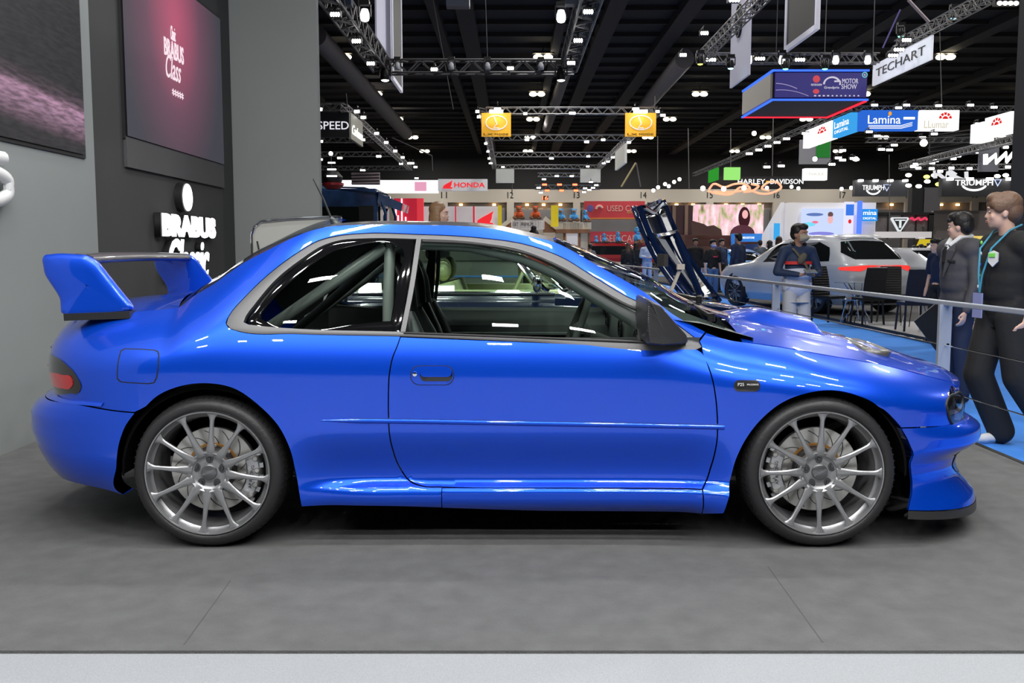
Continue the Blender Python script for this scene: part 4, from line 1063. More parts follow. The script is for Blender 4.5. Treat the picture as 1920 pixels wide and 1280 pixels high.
for (u0, v0, u1, v1) in ((630, 0, 660, 9), (838, 0, 880, 14), (1060, 0, 1095, 6)):
    o = MB().box((0, 0, 0), ((u1 - u0) / 1767 * 15, .2, .12)).build('blinder_lamp', mat('blue_black', (.02, .04, .09), rough=.4)); o.location = at((u0 + u1) / 2, (v0 + v1) / 2, 15); tag(o, 'dark blue-black batten lamp at the top edge, %s' % {630: 'above the left arm', 838: 'above the middle of the rig', 1060: 'above the right arm'}[u0], 'lamp')
# orange-sign truss square
zq = at(903, 208, 36).z
def py(v, z): return (z - CAM_H) / ((at(960, v, 1).z) - CAM_H)
for v, nm in ((208, 'front'), (258, 'second'), (290, 'third'), (313, 'back')):
    Y = py(v, zq); truss((-.96, Y, zq), (5.31, Y, zq), .24, 'silver cross truss, %s of the four between the orange signs' % nm)
truss((-1.10, 36, zq), (-1.10, 60, zq), .24, 'silver truss receding from the left orange sign'); truss((5.45, 36, zq), (5.45, 60, zq), .24, 'silver truss receding from the right orange sign')
GA = 'floodlights on the square truss of the orange signs'; LA = 'white floodlight on the square truss between the orange signs'
for (u, v, w) in ((895, 209, .28), (898, 219, .3), (911, 269, .3), (915, 284, .3), (917, 297, .3), (920, 306, .4), (1073, 212, .5), (988, 262, .4), (1100, 266, .45), (1131, 262, .4), (1034, 297, .5), (1103, 293, .4), (1179, 267, .4), (1149, 295, .4), (1140, 303, .4), (1243, 216, .4), (1233, 209, .3), (1132, 306, .4), (943, 313, .4), (1102, 312, .4), (985, 213, .3), (933, 204, .5), (1192, 204, .5)):
    Y = py(v, zq - .15); lamp_at(at(u, v, Y - .3), w * .6, .13, LENS, label=LA, group=GA)
def sign(name, label, u0, v0, u1, v1, Y, m, d=.12, back=None):
    a, b = at(u0, v1, Y), at(u1, v0, Y); c = (a + b) / 2
    t = empty(name, c, label, 'sign'); MB().box((0, 0, 0), (b.x - a.x, d, b.z - a.z)).build('panel', m, t)
    t['w'] = 0; del t['w']; return t, b.x - a.x, b.z - a.z, d
def put(t, txt, w, h, x, z, m, d, dy=.01, shear=0, name='lettering', off=0): return text_mesh(txt, 1, FACE_CAM((x, -d / 2 - dy, z)), name, m, t, .02, fit=(w, h), shear=shear, offset=off)
ORANGE = mat('orange_sign', (.85, .42, .03), rough=.5, emit=(.85, .42, .03), es=.55)
OVAL = mat('sign_silver', (.8, .85, .95), rough=.3, emit=(.6, .75, .9), es=.5)
for (u0, u1, side) in ((903, 958, 'left'), (1172, 1230, 'right')):
    t, w, h, d = sign('hanging_sign', 'square orange backlit hanging sign with an oval badge, %s of the pair' % side, u0, 212, u1, 256, 35.6, ORANGE)
    mb = MB(); mb.tube([(w * .36 * math.cos(a), -.08, h * .08 + h * .30 * math.sin(a)) for a in np.linspace(0, 2 * PI, 30)[:-1]], .018, 6, closed=True); mb.build('oval_ring', OVAL, t)
    mb = MB(); mb.tube([(-.08, -.08, .28), (.02, -.08, .02), (-.1, -.08, -.12), (.1, -.08, -.13)], .022, 6); mb.build('badge_mark', OVAL, t)
    put(t, 'LX', w * .32, h * .09, -w * .27, -h * .41, BLACKP, d); put(t, 'MODE', w * .46, h * .08, w * .18, -h * .41, BLACKP, d)
    l = MB().box((0, 0, 0), (.5, .15, .10)).build('sign_lamp', LENS); l.location = at((u0 + u1) / 2, 209, 35.2); tag(l, 'bright lamp bar on top of the %s orange sign' % side, 'lamp')
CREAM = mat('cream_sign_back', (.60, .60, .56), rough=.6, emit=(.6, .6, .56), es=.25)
sign('hanging_sign', 'plain cream hanging panel at the back left corner of the truss square', 930, 317, 964, 343, 59.5, CREAM); sign('hanging_sign', 'plain cream hanging panel at the back right corner of the truss square', 1088, 317, 1126, 342, 59.5, CREAM)
a, b = at(1155, 312, 46), at(1173, 275, 38)
o = MB().box((at(1164, 293, 41).x, 41, at(1164, 295, 41).z), (.1, 3.6, .80)).build('hanging_sign', CREAM); tag(o, 'narrow cream side panel hanging behind the right orange sign', 'sign')
# left truss with the black lettered sign
truss((-9.5, 35, zq), (-6.1, 35, zq), .24, 'short silver truss above the black lettered sign'); truss((-6.15, 35, zq), (-6.5, 61, zq), .24, 'long silver truss receding from the black lettered sign')
for v, nm in ((262, 'nearest'), (289, 'middle'), (315, 'farthest')):
    Y = py(v, zq); truss((-14, Y, zq), (-6.55, Y, zq), .24, 'silver cross truss left of the roof gap, %s of three' % nm)
GA2 = 'floodlights on the left truss frame'; LA2 = 'white floodlight on the truss frame behind the pale pier'
for (u, v, w) in ((600, 205, .3), (602, 265, .3), (602, 299, .3), (669, 209, .35), (681, 220, .35), (706, 250, .35), (724, 267, .35), (741, 283, .35), (755, 295, .35), (752, 307, .4), (767, 306, .35), (773, 306, .4), (779, 313, .4), (637, 296, .5), (710, 293, .5), (680, 319, .6), (781, 334, .5), (681, 262, .3)):
    Y = py(v, zq - .1); lamp_at(at(u, v, Y - .3), w * .7, .15, LENS, label=LA2, group=GA2)
t, w, h, d = sign('hanging_sign', 'black hanging sign with large white capitals beside the pale pier', 560, 211, 655, 258, 34.6, mat('sign_black', (.02, .02, .022), rough=.5))
put(t, 'SPEED', w * .60, h * .32, w * .19, -h * .02, mat('sign_white', (.9, .9, .9), rough=.5, emit=(.9, .9, 1), es=.8), d)
t = empty('hanging_sign', (-5.95, 36.5, at(668, 241, 36.0).z), 'olive-grey side sign with white script beside the black lettered sign', 'sign')
MB().box((0, 0, 0), (.1, 2.8, .95)).build('panel', mat('olive_sign', (.25, .25, .2), rough=.5), t)
text_mesh('Carlsson', 1, frame_to((.07, 0, -.1), (0, 1, 0), (0, 0, 1)), 'lettering', emis('white_script', (1, 1, .95), 1.6), t, .02, fit=(2.4, .36), shear=.4)
# right rig
zR = at(1640, 110, 23).z
truss((4.68, 23, zR), (8.72, 23, zR), .22, 'silver cross truss above the cube display', seg=24); truss((4.5, 12, zR), (4.5, 23, zR), .20, 'silver truss rising to the top edge left of the cube display'); zTB = at_x(1692, 137, 9.2).z + .70
truss((9.2, 11, zTB), (9.2, 23, zTB), .20, 'silver truss above the white lettered banner')
G3 = 'floodlights on the right rig'; L3 = 'white floodlight on the truss rig above the cube display'
for (u, v, w) in ((1321, 62, .2), (1281, 103, .2), (1333, 112, .3), (1425, 110, .3), (1500, 112, .3), (1377, 0, .25), (1890, 6, .5), (1700, 75, .25), (1686, 93, .3), (1675, 104, .3)):
    lamp_at(at(u, v, max(12, min(22.7, py(v, zR - .05)))), w, .10, LENS, label=L3, group=G3)
for u in (1404, 1466, 1567, 1627): moving_head(at(u, 112, 22.6), .2, 'bright round spotlight on the truss above the cube display', 'round spotlights above the cube display', emis('lit_head', (.95, .95, 1), 2.5), LENS)
for i, (u, v, e, cn) in enumerate(((1370, 129, LENSB, 'cyan'), (1313, 121, LENSY, 'yellow-green'), (1473, 130, LENSG, 'teal'), (1547, 130, LENSG, 'teal'), (1689, 69, LENSG, 'green'), (1788, 35, LENSB, 'blue'))):
    moving_head(at(u, v - 8, 21.5), .2, {0: 'cyan lamp between the two long banners on the right', 1: 'yellow-green lamp at the left corner of the right rig', 2: 'teal lamp over the left half of the cube display', 3: 'teal lamp over the right half of the cube display', 4: 'green lamp on the truss above the lettered banner', 5: 'blue lamp on the rising truss near the top right'}[i], None, HOUS, e)
# cube display
Z0, Z1 = at(1448, 187, 24).z, at(1448, 132, 24).z; X0, X1 = at(1448, 187, 24).x, at(1628, 187, 24).x
t = empty('cube_display', (X0, 24, Z0), 'hanging box display with blue light strips, dark blue screen and red lower edge', 'display')
MB().box(((X1 - X0) / 2, 1.55, (Z1 - Z0) / 2), (X1 - X0 - .05, 3.0, Z1 - Z0 - .02)).build('housing', BLK, t)
scm = mat('navy_screen', (.01, .01, .04), rough=.4, emit=(.035, .03, .16), es=1.0)
MB().box(((X1 - X0) / 2, 0, (Z1 - Z0) / 2), (X1 - X0 - .12, .06, Z1 - Z0 - .12)).build('front_screen', scm, t)
MB().box((0, 1.55, (Z1 - Z0) / 2), (.06, 2.9, Z1 - Z0 - .12)).build('side_screen', mat('grey_screen', (.05, .05, .05), rough=.4, emit=(.11, .10, .09), es=1), t)
BLUEL = emis('blue_led', (.04, .13, 1), 1.7); REDL = emis('red_led', (1, .03, .06), 1.2)
W_, H_ = X1 - X0, Z1 - Z0
MB().bar((0, 0, 0), (W_, 0, 0), .05, .045).bar((0, 0, H_), (W_, 0, H_), .05, .045).bar((0, 0, 0), (0, 3.1, 0), .05, .045).bar((0, 0, H_), (0, 3.1, H_), .05, .045).build('blue_strip', BLUEL, t, label='blue light strip')
MB().bar((0, 3.1, 0), (W_, 3.1, 0), .05, .045).bar((W_, .15, -.01), (W_, 3.1, -.01), .05, .045).build('red_strip', REDL, t, label='red light strip')
SW = emis('screen_white', (.62, .58, .7), 1.0); SR = emis('screen_red', (.6, .08, .1), 1.0)
text_mesh('MOTOR', 1, FACE_CAM((W_ * .80, -.04, H_ * .63)), 'lettering', SW, t, .01, fit=(.40, .12)); text_mesh('SHOW', 1, FACE_CAM((W_ * .79, -.04, H_ * .44)), 'lettering', SW, t, .01, fit=(.38, .12)); text_mesh('Grandprix', 1, FACE_CAM((W_ * .61, -.04, H_ * .40)), 'lettering', SW, t, .01, fit=(.38, .08))
mb = MB(); mb.tube([(W_ * .61 + .20 * math.cos(a), -.05, H_ * .52 + .17 * math.sin(a)) for a in np.linspace(.5, PI, 14)], .022, 6); mb.tube([(W_ * .61 + .06, -.05, H_ * .62), (W_ * .61 + .2, -.05, H_ * .62), (W_ * .61 + .2, -.05, H_ * .5)], .022, 6); mb.build('screen_mark', SW, t)
mb = MB(); mb.tube([(W_ * .96 + .06 * math.cos(a) - .03, -.05, H_ * .84 + .06 * math.sin(a)) for a in np.linspace(0, 2 * PI, 16)[:-1]], .012, 5, closed=True); mb.build('screen_ring', emis('screen_teal', (.2, .6, .65), 1), t)
text_mesh('45', 1, FACE_CAM((W_ * .96 - .03, -.04, H_ * .84)), 'lettering', SW, t, .01, fit=(.05, .05))
mb = MB(); mb.ell((W_ * .45, -.03, H_ * .70), (.09, .01, .09), 14, 8); mb.ell((W_ * .45, -.03, H_ * .28), (.08, .01, .06), 14, 8); mb.build('screen_emblem', SR, t); text_mesh('MOTOR SHOW', 1, FACE_CAM((W_ * .45, -.05, H_ * .50)), 'lettering', SW, t, .01, fit=(.27, .05))
mb = MB(); mb.tube([(W_ * (.03 + .22 * s), -.04, H_ * (.55 - .02 * s - .16 * s * s)) for s in np.linspace(0, 1, 8)], .010, 5); mb.tube([(W_ * (.03 + .34 * s), -.04, H_ * (.32 + .1 * s - .30 * s * s)) for s in np.linspace(0, 1, 8)], .008, 5); mb.build('screen_swoosh', emis('screen_lilac', (.35, .3, .5), 1), t)
mb = MB()
for k in range(11): mb.box((W_ * (.44 + .045 * k), -.04, H_ * .13), (.05 if k < 4 else .035, .01, .03))
mb.build('screen_logos', SW, t)
# long banners hung edge-on to the hall (they run away from the viewer)
def side_banner(name, label, uA, vA, uB, vB, X, hgt, m, thick=.05, frame=None):
    """bottom edge from pixel A (far) to pixel B (near) on the plane x = X"""
    def pt(u, v): return at_x(u, v, X)
    a, b = pt(uA, vA), pt(uB, vB); z = (a.z + b.z) / 2
    t = empty(name, (X, (a.y + b.y) / 2, z), label, 'banner'); L = abs(a.y - b.y)
    MB().box((0, 0, hgt / 2), (thick, L, hgt)).build('panel', m, t)
    if frame:
        mb = MB(); s = .13
        for y in (-L / 2, L / 2): mb.box((-.01 * (1 if X > 0 else -1), y, hgt / 2), (thick + .04, s, hgt + s))
        for zz in (0, hgt): mb.box((-.01 * (1 if X > 0 else -1), 0, zz), (thick + .04, L, s))
        mb.build('frame', frame, t)
    return t, L
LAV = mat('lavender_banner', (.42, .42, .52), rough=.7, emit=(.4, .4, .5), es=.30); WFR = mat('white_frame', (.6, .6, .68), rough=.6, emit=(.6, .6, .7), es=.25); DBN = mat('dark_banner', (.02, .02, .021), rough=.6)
side_banner('hanging_banner', 'dark hanging banner with a white frame at the top edge, right of centre', 1475, 93, 1533, 50, 7.0, 3.2, DBN, frame=WFR)
t, L = side_banner('hanging_banner', 'tall lavender hanging banner with a black loop emblem', 1370, 170, 1405, 135, 5.2, 3.8, LAV)
mb = MB(); mb.tube([(-.05, .45 * math.cos(a) * (L / 3), 1.35 + .35 * math.sin(a)) for a in np.linspace(0, 2 * PI, 20)[:-1]], .03, 6, closed=True); mb.tube([(-.05, -.15, 1.15), (-.05, .0, 1.6), (-.05, .12, 1.1)], .03, 6); mb.build('emblem', BLACKP, t)
side_banner('hanging_banner', 'lavender-white hanging banner beside the left arm of the central rig', 730, 105, 705, 72, -4.1, 3.5, LAV)
side_banner('hanging_banner', 'dark hanging banner with a white frame beside the left arm of the central rig', 752, 170, 735, 146, -3.9, 3.2, DBN, frame=WFR)
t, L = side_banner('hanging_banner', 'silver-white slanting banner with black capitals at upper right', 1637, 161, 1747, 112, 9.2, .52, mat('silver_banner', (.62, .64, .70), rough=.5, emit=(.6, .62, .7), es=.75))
text_mesh('TECHART', 1, frame_to((-.04, 0, .27), (0, -1, 0), (0, 0, 1)), 'lettering', BLACKP, t, .01, fit=(L * .84, .20))
# ---- film-brand sign boxes
BW = emis('box_white', (1, 1, 1), 1.15); BB = emis('box_blue', (.03, .16, .75), .9); BLB = emis('box_lightblue', (.05, .38, .85), 1.0); RED = emis('red_print', (.85, .03, .03), .9); WP = emis('print_white', (1, 1, 1), 1.3); PALE = emis('print_gold', (.75, .70, .55), .9)
def sun_mark(t, x, z, s, dy, face=None):
    mb = MB()
    def P(a, r): return (x + r * math.cos(a), z + r * math.sin(a))
    def poly(pts):
        pts3 = [(p[0], dy, p[1]) for p in pts] if face is None else [face(p) for p in pts]; mb.add(pts3, [tuple(range(len(pts3)))])
    poly([P(a, s * .42) for a in np.linspace(.0, PI, 12)])
    for k in range(5):
        a0 = PI * (k + .12) / 5; a1 = PI * (k + .88) / 5; poly([P(a0, s * .6), P(a1, s * .6), P(a1, s), P(a0, s)])
    mb.build('sun_mark', RED, t, fix=False)
YL = 40
t, w, h, d = sign('hanging_sign', 'blue backlit sign box with large white lettering at right', 1611, 208, 1717, 245, YL, BB, d=.5)
put(t, 'Lamina', w * .58, h * .42, -w * .10, .02, WP, d); o = MB().box((w * .34, -d / 2 - .02, h * .09), (w * .2, .02, h * .12)).build('word_bar', WP, t)
mb = MB(); mb.ell((-w * .005, -d / 2 - .03, h * .32), (.07, .01, .09), 10, 6); mb.build('flame_dot', emis('print_orange', (1, .4, .02), 1), t)
mb = MB(); [mb.tube([(-w * .38, -d / 2 - .02, -h * (.28 + .07 * k)), (w * .2, -d / 2 - .02, -h * (.28 + .07 * k)), (w * .4, -d / 2 - .02, -h * (.12 + .08 * k))], .012, 5) for k in range(3)]; mb.build('underline', WP, t)
t, w, h, d = sign('hanging_sign', 'white backlit sign box with a red half sun beside the blue one', 1719, 208, 1794, 245, YL, BW, d=.5)
put(t, 'LLumar', w * .62, h * .38, -w * .08, -h * .22, PALE, d, dy=.02); sun_mark(t, w * .14, h * .05, h * .34, -d / 2 - .03)
xl = at(1608, 226, YL).x
def side_box(name, label, y0, y1, X, z0, z1, m, th=.3):
    t = empty(name, (X, (y0 + y1) / 2, (z0 + z1) / 2), label, 'sign'); MB().box((0, 0, 0), (th, y1 - y0, z1 - z0)).build('panel', m, t); return t
z0, z1 = at(1611, 245, YL).z, at(1611, 208, YL).z
t = side_box('hanging_sign', 'light blue side sign box at the corner of the sign row', YL + .3, YL + 2.6, xl, z0, z1, BLB); text_mesh('Lamina', 1, frame_to((-.17, 0, .1), (0, -1, 0), (0, 0, 1)), 'lettering', WP, t, .01, fit=(1.8, .3)); text_mesh('DIGITAL', 1, frame_to((-.17, 0, -.2), (0, -1, 0), (0, 0, 1)), 'lettering', WP, t, .01, fit=(1.7, .14))
t = side_box('hanging_sign', 'white side sign box with a small red half sun, receding to the left', YL + 2.8, YL + 5.3, xl, z0, z1, BW); sun_mark(t, 0, .0, .28, 0, face=lambda p: (-.17, -p[0] * 2.2, p[1]))
side_box('hanging_sign', 'plain white side sign box at the far end of the sign row', YL + 5.5, YL + 6.9, xl, z0, z1, BW)
# pair at the far right
def pt(u, v, X): return at_x(u, v, X)
for (ua, ub, lab, mk) in ((1829, 1853, 'plain white slanting sign box near the right edge, left of the pair', 0), (1856, 1905, 'white slanting sign box with a red half sun at the right edge', 1)):
    X = 12.5; a, b = pt(ua, 271 - (ua - 1829) * .36, X), pt(ub, 271 - (ub - 1829) * .36, X)
    t = side_box('hanging_sign', lab, b.y, a.y, X, (a.z + b.z) / 2, (a.z + b.z) / 2 + .50, BW)
    if mk: sun_mark(t, 0, .0, .18, 0, face=lambda p: (-.17, -p[0] * 1.5, p[1]))
truss((14.0, 40, at(1611, 204, 40).z), (24.0, 40, at(1611, 204, 40).z), .22, 'dark truss along the top of the blue and white sign boxes', TRUSSD); truss((12.2, 33, at(1611, 263, 33).z), (20.5, 33, at(1611, 263, 33).z), .16, 'dark truss under the blue and white sign boxes', TRUSSD)
truss((14.3, 40, z1 + .15), (14.3, 75, z1 + .15), .22, 'dark truss receding behind the white side sign boxes', TRUSSD)
G4 = 'floodlights around the blue and white sign boxes'; L4 = 'white floodlight on the dark truss by the blue and white sign boxes'
for (u, v) in ((1640, 197), (1700, 197), (1760, 198), (1820, 197), (1685, 202), (1864, 201), (1645, 255), (1752, 251), (1630, 247), (1730, 258), (1677, 272), (1653, 280), (1668, 281), (1580, 282), (1572, 296), (1580, 300), (1600, 297), (1605, 299), (1560, 308), (1510, 250), (1475, 260), (1457, 267), (1440, 274), (1423, 281), (1405, 288), (1465, 311), (1438, 313), (1880, 217), (1835, 232)):
    lamp_at(at(u, v, YL - 1), .34, .12, LENS, label=L4, group=G4)
o = MB().ell((0, 0, 0), .11, 12, 8).build('globe_lamp', LENS); o.location = at(1732, 268, 30); tag(o, 'bright round lamp below the white sign box with the half sun', 'lamp')
for (u, v) in ((1605, 298), (1528, 298), (1414, 250)): o = MB().ell((0, 0, 0), .09, 10, 6).build('globe_lamp', LENS); o.location = at(u, v, 36); tag(o, 'small round lamp %s' % {1605: 'right of the green and grey poster', 1528: 'under the white side sign box', 1414: 'below the cube display'}[u], 'lamp')
# dark fascia with the long white name, and neighbours
t, w, h, d = sign('hanging_sign', 'black fascia with wide white capitals split by an orange dash', 1340, 331, 1512, 350, 60, mat('fascia_black', (.012, .012, .013), rough=.6), d=.3)
put(t, 'HARLEY', w * .30, h * .48, -w * .105, 0, WP, d, off=.01); put(t, 'DAVIDSON', w * .36, h * .48, w * .28, 0, WP, d, off=.01); MB().box((w * .07, -d / 2 - .02, 0), (w * .035, .02, h * .14)).build('dash', emis('print_orange', (1, .4, .02), 1), t, label='orange dash')
t, w, h, d = sign('hanging_sign', 'small white lit sign box above the black fascia, right end', 1506, 316, 1549, 338, 57, BW, d=.5); put(t, 'THULE', w * .7, h * .2, 0, 0, PALE, d)
t, w, h, d = sign('hanging_sign', 'bright green lit sign box above the black fascia, left end', 1358, 314, 1387, 337, 57, emis('box_green', (.35, .85, .2), 1.0), d=.4)
MB().box((-w * .5 - .4, 1.2, 0), (.1, 2.6, h)).build('side_face', emis('box_dark_green', (.03, .3, .03), 1), t)
t, w, h, d = sign('hanging_poster', 'tall grey poster with a green panel hanging right of the black truss', 1498, 262, 1558, 308, 62, mat('poster_grey', (.25, .25, .28), rough=.7), d=.1); MB().box((w * .25, -d / 2 - .01, h * .12), (w * .45, .02, h * .7)).build('green_panel', emis('poster_green', (.03, .22, .04), .8), t)
# script outline lamp (orange loops)
t = empty('neon_sign', at(1398, 355, 58), 'orange looping script sign outlined under the black fascia', 'sign'); NEO = mat('neon_orange', (.8, .35, .2), rough=.5, emit=(1, .42, .25), es=1.0)
s = 58 / FPX
for pts in ([(-70, 3), (-50, 8), (-25, 8), (-10, -4), (10, 2), (30, 8), (55, 4), (66, -4), (60, -12), (40, -12), (30, -2), (44, 2)], [(-68, 0), (-60, -10), (-40, -4), (-20, -10), (0, -9), (8, -2), (-6, 2), (-40, 5), (-60, 4)], [(10, -10), (24, -6), (14, 2), (-4, 5)]):
    sp = spline([(x * s, -y * s) for x, y in pts], n_per=4); MB().tube([(p[0], 0, p[1]) for p in sp], .07, 6).build('neon_tube', NEO, t, smooth=True)
for (u, v, c) in ((1318, 353, 1), (1357, 354, 1), (1395, 352, 1), (1438, 352, 0), (1484, 350, 0), (1497, 353, 0), (1264, 341, 0), (1247, 345, 0), (1234, 351, 0), (1274, 336, 0), (1254, 349, 0), (1225, 357, 0), (1578, 354, 0), (1596, 352, 0)):
    o = MB().ell((0, 0, 0), .15 if c else .11, 10, 6).build('spot_lamp', emis('warm_spot', (1, .6, .38), 12) if c else LENS); o.location = at(u, v, 56); tag(o, 'small glowing spot lamp in the row at the foot of the black roof band', 'lamp', 'spot lamps along the foot of the roof band')
# motorcycle-maker fascias at right
FB = mat('fascia_charcoal', (.035, .035, .04), rough=.6)
for (u0, v0, u1, v1, tu, tv, tw, th, lab, Y) in ((1600, 338, 1700, 368, 1635, 352, 40, 12, 'charcoal fascia with small white curved lettering left of the tall cable', 55), (1762, 335, 1895, 368, 1822, 343, 70, 14, 'charcoal fascia with white lettering and blue-edged triangle at right', 44)):
    t, w, h, d = sign('fascia_sign', lab, u0, v0, u1, v1, Y, FB, d=.4); k = Y / FPX; ox = (tu - (u0 + u1) / 2) * k; oz = -(tv - (v0 + v1) / 2) * k
    put(t, 'TRIUMPH', tw * k, th * k * .75, ox, oz, WP, d, off=.01)
    mb = MB(); mb.tube([(ox + tw * .32 * k * math.cos(a), -d / 2 - .03, oz - th * .15 * k + th * .85 * k * math.sin(a)) for a in np.linspace(PI * 1.1, PI * 1.9, 12)], .05, 5); mb.build('swoosh', WP, t)
    tx = ox + tw * .62 * k; mb = MB(); mb.tube([(tx - 6 * k, -d / 2 - .03, oz + 5 * k), (tx + 6 * k, -d / 2 - .03, oz + 5 * k), (tx, -d / 2 - .03, oz - 6 * k)], .035, 5, closed=True); mb.build('triangle', emis('print_bluewhite', (.6, .7, 1), 1.2), t)
    for q in range(4):
        lx = -w * .42 + w * .28 * q; MB().box((lx, -d / 2 - .2, h * .45), (.25, .2, .12)).build('fascia_lamp', LENS, t)
t, w, h, d = sign('hanging_sign', 'grey hanging panel behind the bold white angular letters', 1834, 268, 1873, 322, 34, mat('panel_bluegrey', (.22, .23, .28), rough=.6), d=.1)
t = empty('hanging_sign', at(1876, 295, 32), 'bold white angular three-letter sign near the right edge', 'sign'); k = 32 / FPX
for seg in ([(-28, -14), (-28, 10)], [(-27, 8), (-8, -8), (-5, 10)], [(-4, 12), (12, -10), (14, 6), (28, -12)], [(28, -14), (29, 10)]):
    pass
mb = MB()
for seg in ([(-28, -6), (-27, 13)], [(-27, 10), (-9, -5), (-8, 10), (10, -8), (11, 8), (27, -13), (28, 2)]): mb.tube([(x * k, 0, -y * k) for x, y in seg], .075, 6, flat=(1, 1))
mb.build('letters', emis('sign_white_bright', (1, 1, 1), 2.0), t)
t = empty('hanging_sign', at(1783, 332, 46), 'white angular letters seen from behind above the lamp cluster', 'sign'); k = 46 / FPX
mb = MB()
for seg in ([(-30, -12), (-29, 2)], [(-26, -8), (-10, 4), (-8, -8), (14, 2), (26, 6)], [(28, -10), (29, 3)], [(-4, -12), (8, -6), (-2, 2)]): mb.tube([(x * k, 0, -y * k) for x, y in seg], .09, 6)
mb.build('letters', emis('sign_white_dim', (.8, .8, .82), 1.0), t)
truss(at(1690, 312, 44), at(1905, 260, 30), .22, 'silver truss slanting up to the right edge'); truss(at(1690, 314, 44), at(1905, 312, 44), .22, 'silver truss level with the foot of the angular sign')
for (u, v) in ((1712, 312), (1717, 308), (1748, 305), (1755, 301), (1788, 297), (1797, 292), (1835, 285), (1838, 283), (1886, 276), (1722, 315), (1747, 316), (1784, 315), (1818, 316), (1850, 315), (1890, 313), (1763, 321)):
    lamp_at(at(u, v, 41), .3, .16, LENS, label='white floodlight on the converging silver trusses at right', group='floodlights on the converging trusses')
rnd = random.Random(3)
used_ = []
for k in range(60):
    u, v = rnd.uniform(1690, 1895), rnd.uniform(328, 350)
    if len(used_) > 31 or any(abs(u - a_) < 13 and abs(v - b_) < 8 for a_, b_ in used_): continue
    used_.append((u, v))
    if 1755 < u < 1820 and v < 345: v = 350
    e = [LENS, LENS, LENS, LENSW, LENSY, LENSB][rnd.randrange(6)]; o = MB().ell((0, 0, 0), (.17, .08, .10), 8, 5).build('stage_lamp', e); o.location = at(u, v, 50); tag(o, 'tiny stage lamp in the glittering cluster above the right-hand stands', 'lamp', 'tiny lamps of the right-hand cluster')
# shaded louvre and ladder trusses
t = empty('louvre_rig', at(1790, 270, 42), 'dark slatted lighting frame below the white sign box', 'rig'); MB().box((0, 0, 0), (2.2, .1, .9)).build('backing', BLK, t)
for q in range(6): MB().bar((-1.2, -.1, -.55 + .18 * q), (.9, -.1, -.25 + .18 * q), .05, .04).build('slat', TRUSSD, t)
t, w, h, d = sign('stand_header', 'light slatted frame with small truss between the roof trusses and the coach', 660, 323, 712, 346, 50, mat('slat_grey', (.10, .10, .11), rough=.6), d=.2)
for q in range(4): MB().bar((-w / 2, -.15, -h * .4 + h * .25 * q), (w / 2, -.15, -h * .35 + h * .25 * q), .06, .07).build('slat', mat('pinkish_slat', (.45, .38, .42), rough=.5), t)
# truss with red lamps beyond the cream panels
zq2 = at(1060, 345, 70).z; truss(at(1008, 328, 66), at(1095, 328, 66), .25, 'small far truss holding red lamps, upper bar'); truss(at(1003, 351, 58), at(1125, 351, 58), .25, 'small far truss holding red lamps, lower bar')
for (u, v) in ((1021, 346), (1049, 346), (1078, 346), (1026, 357), (1053, 357), (1080, 357)): lamp_at(at(u, v, 57), .36, .16, LENSR, label='red lamp on the small far truss', group='red lamps on the small far truss')
for (u, v) in ((1044, 330), (1072, 330), (1020, 336), (1010, 352), (1014, 361), (1097, 353), (1095, 360), (1108, 341), (1118, 347), (1112, 352), (1105, 356)): lamp_at(at(u, v, 57), .3, .13, LENS, label='white lamp on the small far truss', group='white lamps on the small far truss')
t, w, h, d = sign('clock', 'red digital numerals on the beige hall wall', 1016, 367, 1028, 375, 118, BLK, d=.2); put(t, '16', w * .9, h * .9, 0, 0, LENSR, d)
# rigging cables
for (u0, v0, u1, v1, Y) in ((1640, 0, 1636, 130, 22), (1550, 0, 1546, 104, 22), (1458, 0, 1455, 104, 22), (672, -10, 672, 25, 14), (811, -5, 850, 205, 40), (910, -5, 914, 110, 20), (1290, 240, 1292, 355, 60), (1370, 240, 1370, 340, 60), (1233, 255, 1233, 345, 60), (1450, 205, 1448, 330, 50), (1667, 290, 1668, 410, 40), (649, 175, 652, 205, 35), (933, 190, 933, 206, 36), (1228, 180, 1228, 206, 36), (1762, 60, 1766, 205, 40), (960, 330, 960, 365, 70)):
    wire(u0, v0, u1, v1, Y, r=.012 * Y / 25)
for (u0, v0, u1, v1, Y) in ((1105, -5, 1740, 40, 22),): pass
wire(1703, 0, 1742, 42, 20, r=.035, label='pinkish sling from the roof to the right rig', m=mat('pink_sling', (.5, .4, .42), rough=.6), group=None)
wire(1655, 90, 1688, 18, 22, r=.02, label='violet cable rising from the right rig', m=mat('violet_cable', (.12, .1, .35), rough=.6), group=None)
wire(735, 258, 810, 292, 60, r=.04, label='pale tie bar under the roof left of the orange signs', group=None); wire(810, 292, 811, 320, 60, r=.03, label='short pale drop rod under the tie bar', group=None)
wire(1165, 350, 1192, 305, 60, r=.06, label='yellowish brace on the roof behind the right orange sign', m=mat('yellow_brace', (.4, .33, .16), rough=.6), group=None); wire(1201, 350, 1193, 305, 60.5, r=.04, label='grey brace on the roof behind the right orange sign', group=None)
# dark column at the right edge
o = MB().box((8.6, 13.4, 2.4), (3.4, .8, 5.0)).build('display_column', mat('column_black', (.028, .028, .03), rough=.7)); xc = at(1897, 300, 13.8).x; o.location.x = xc - 6.9; tag(o, 'tall black display column cutting off the right edge of the hall', 'column')
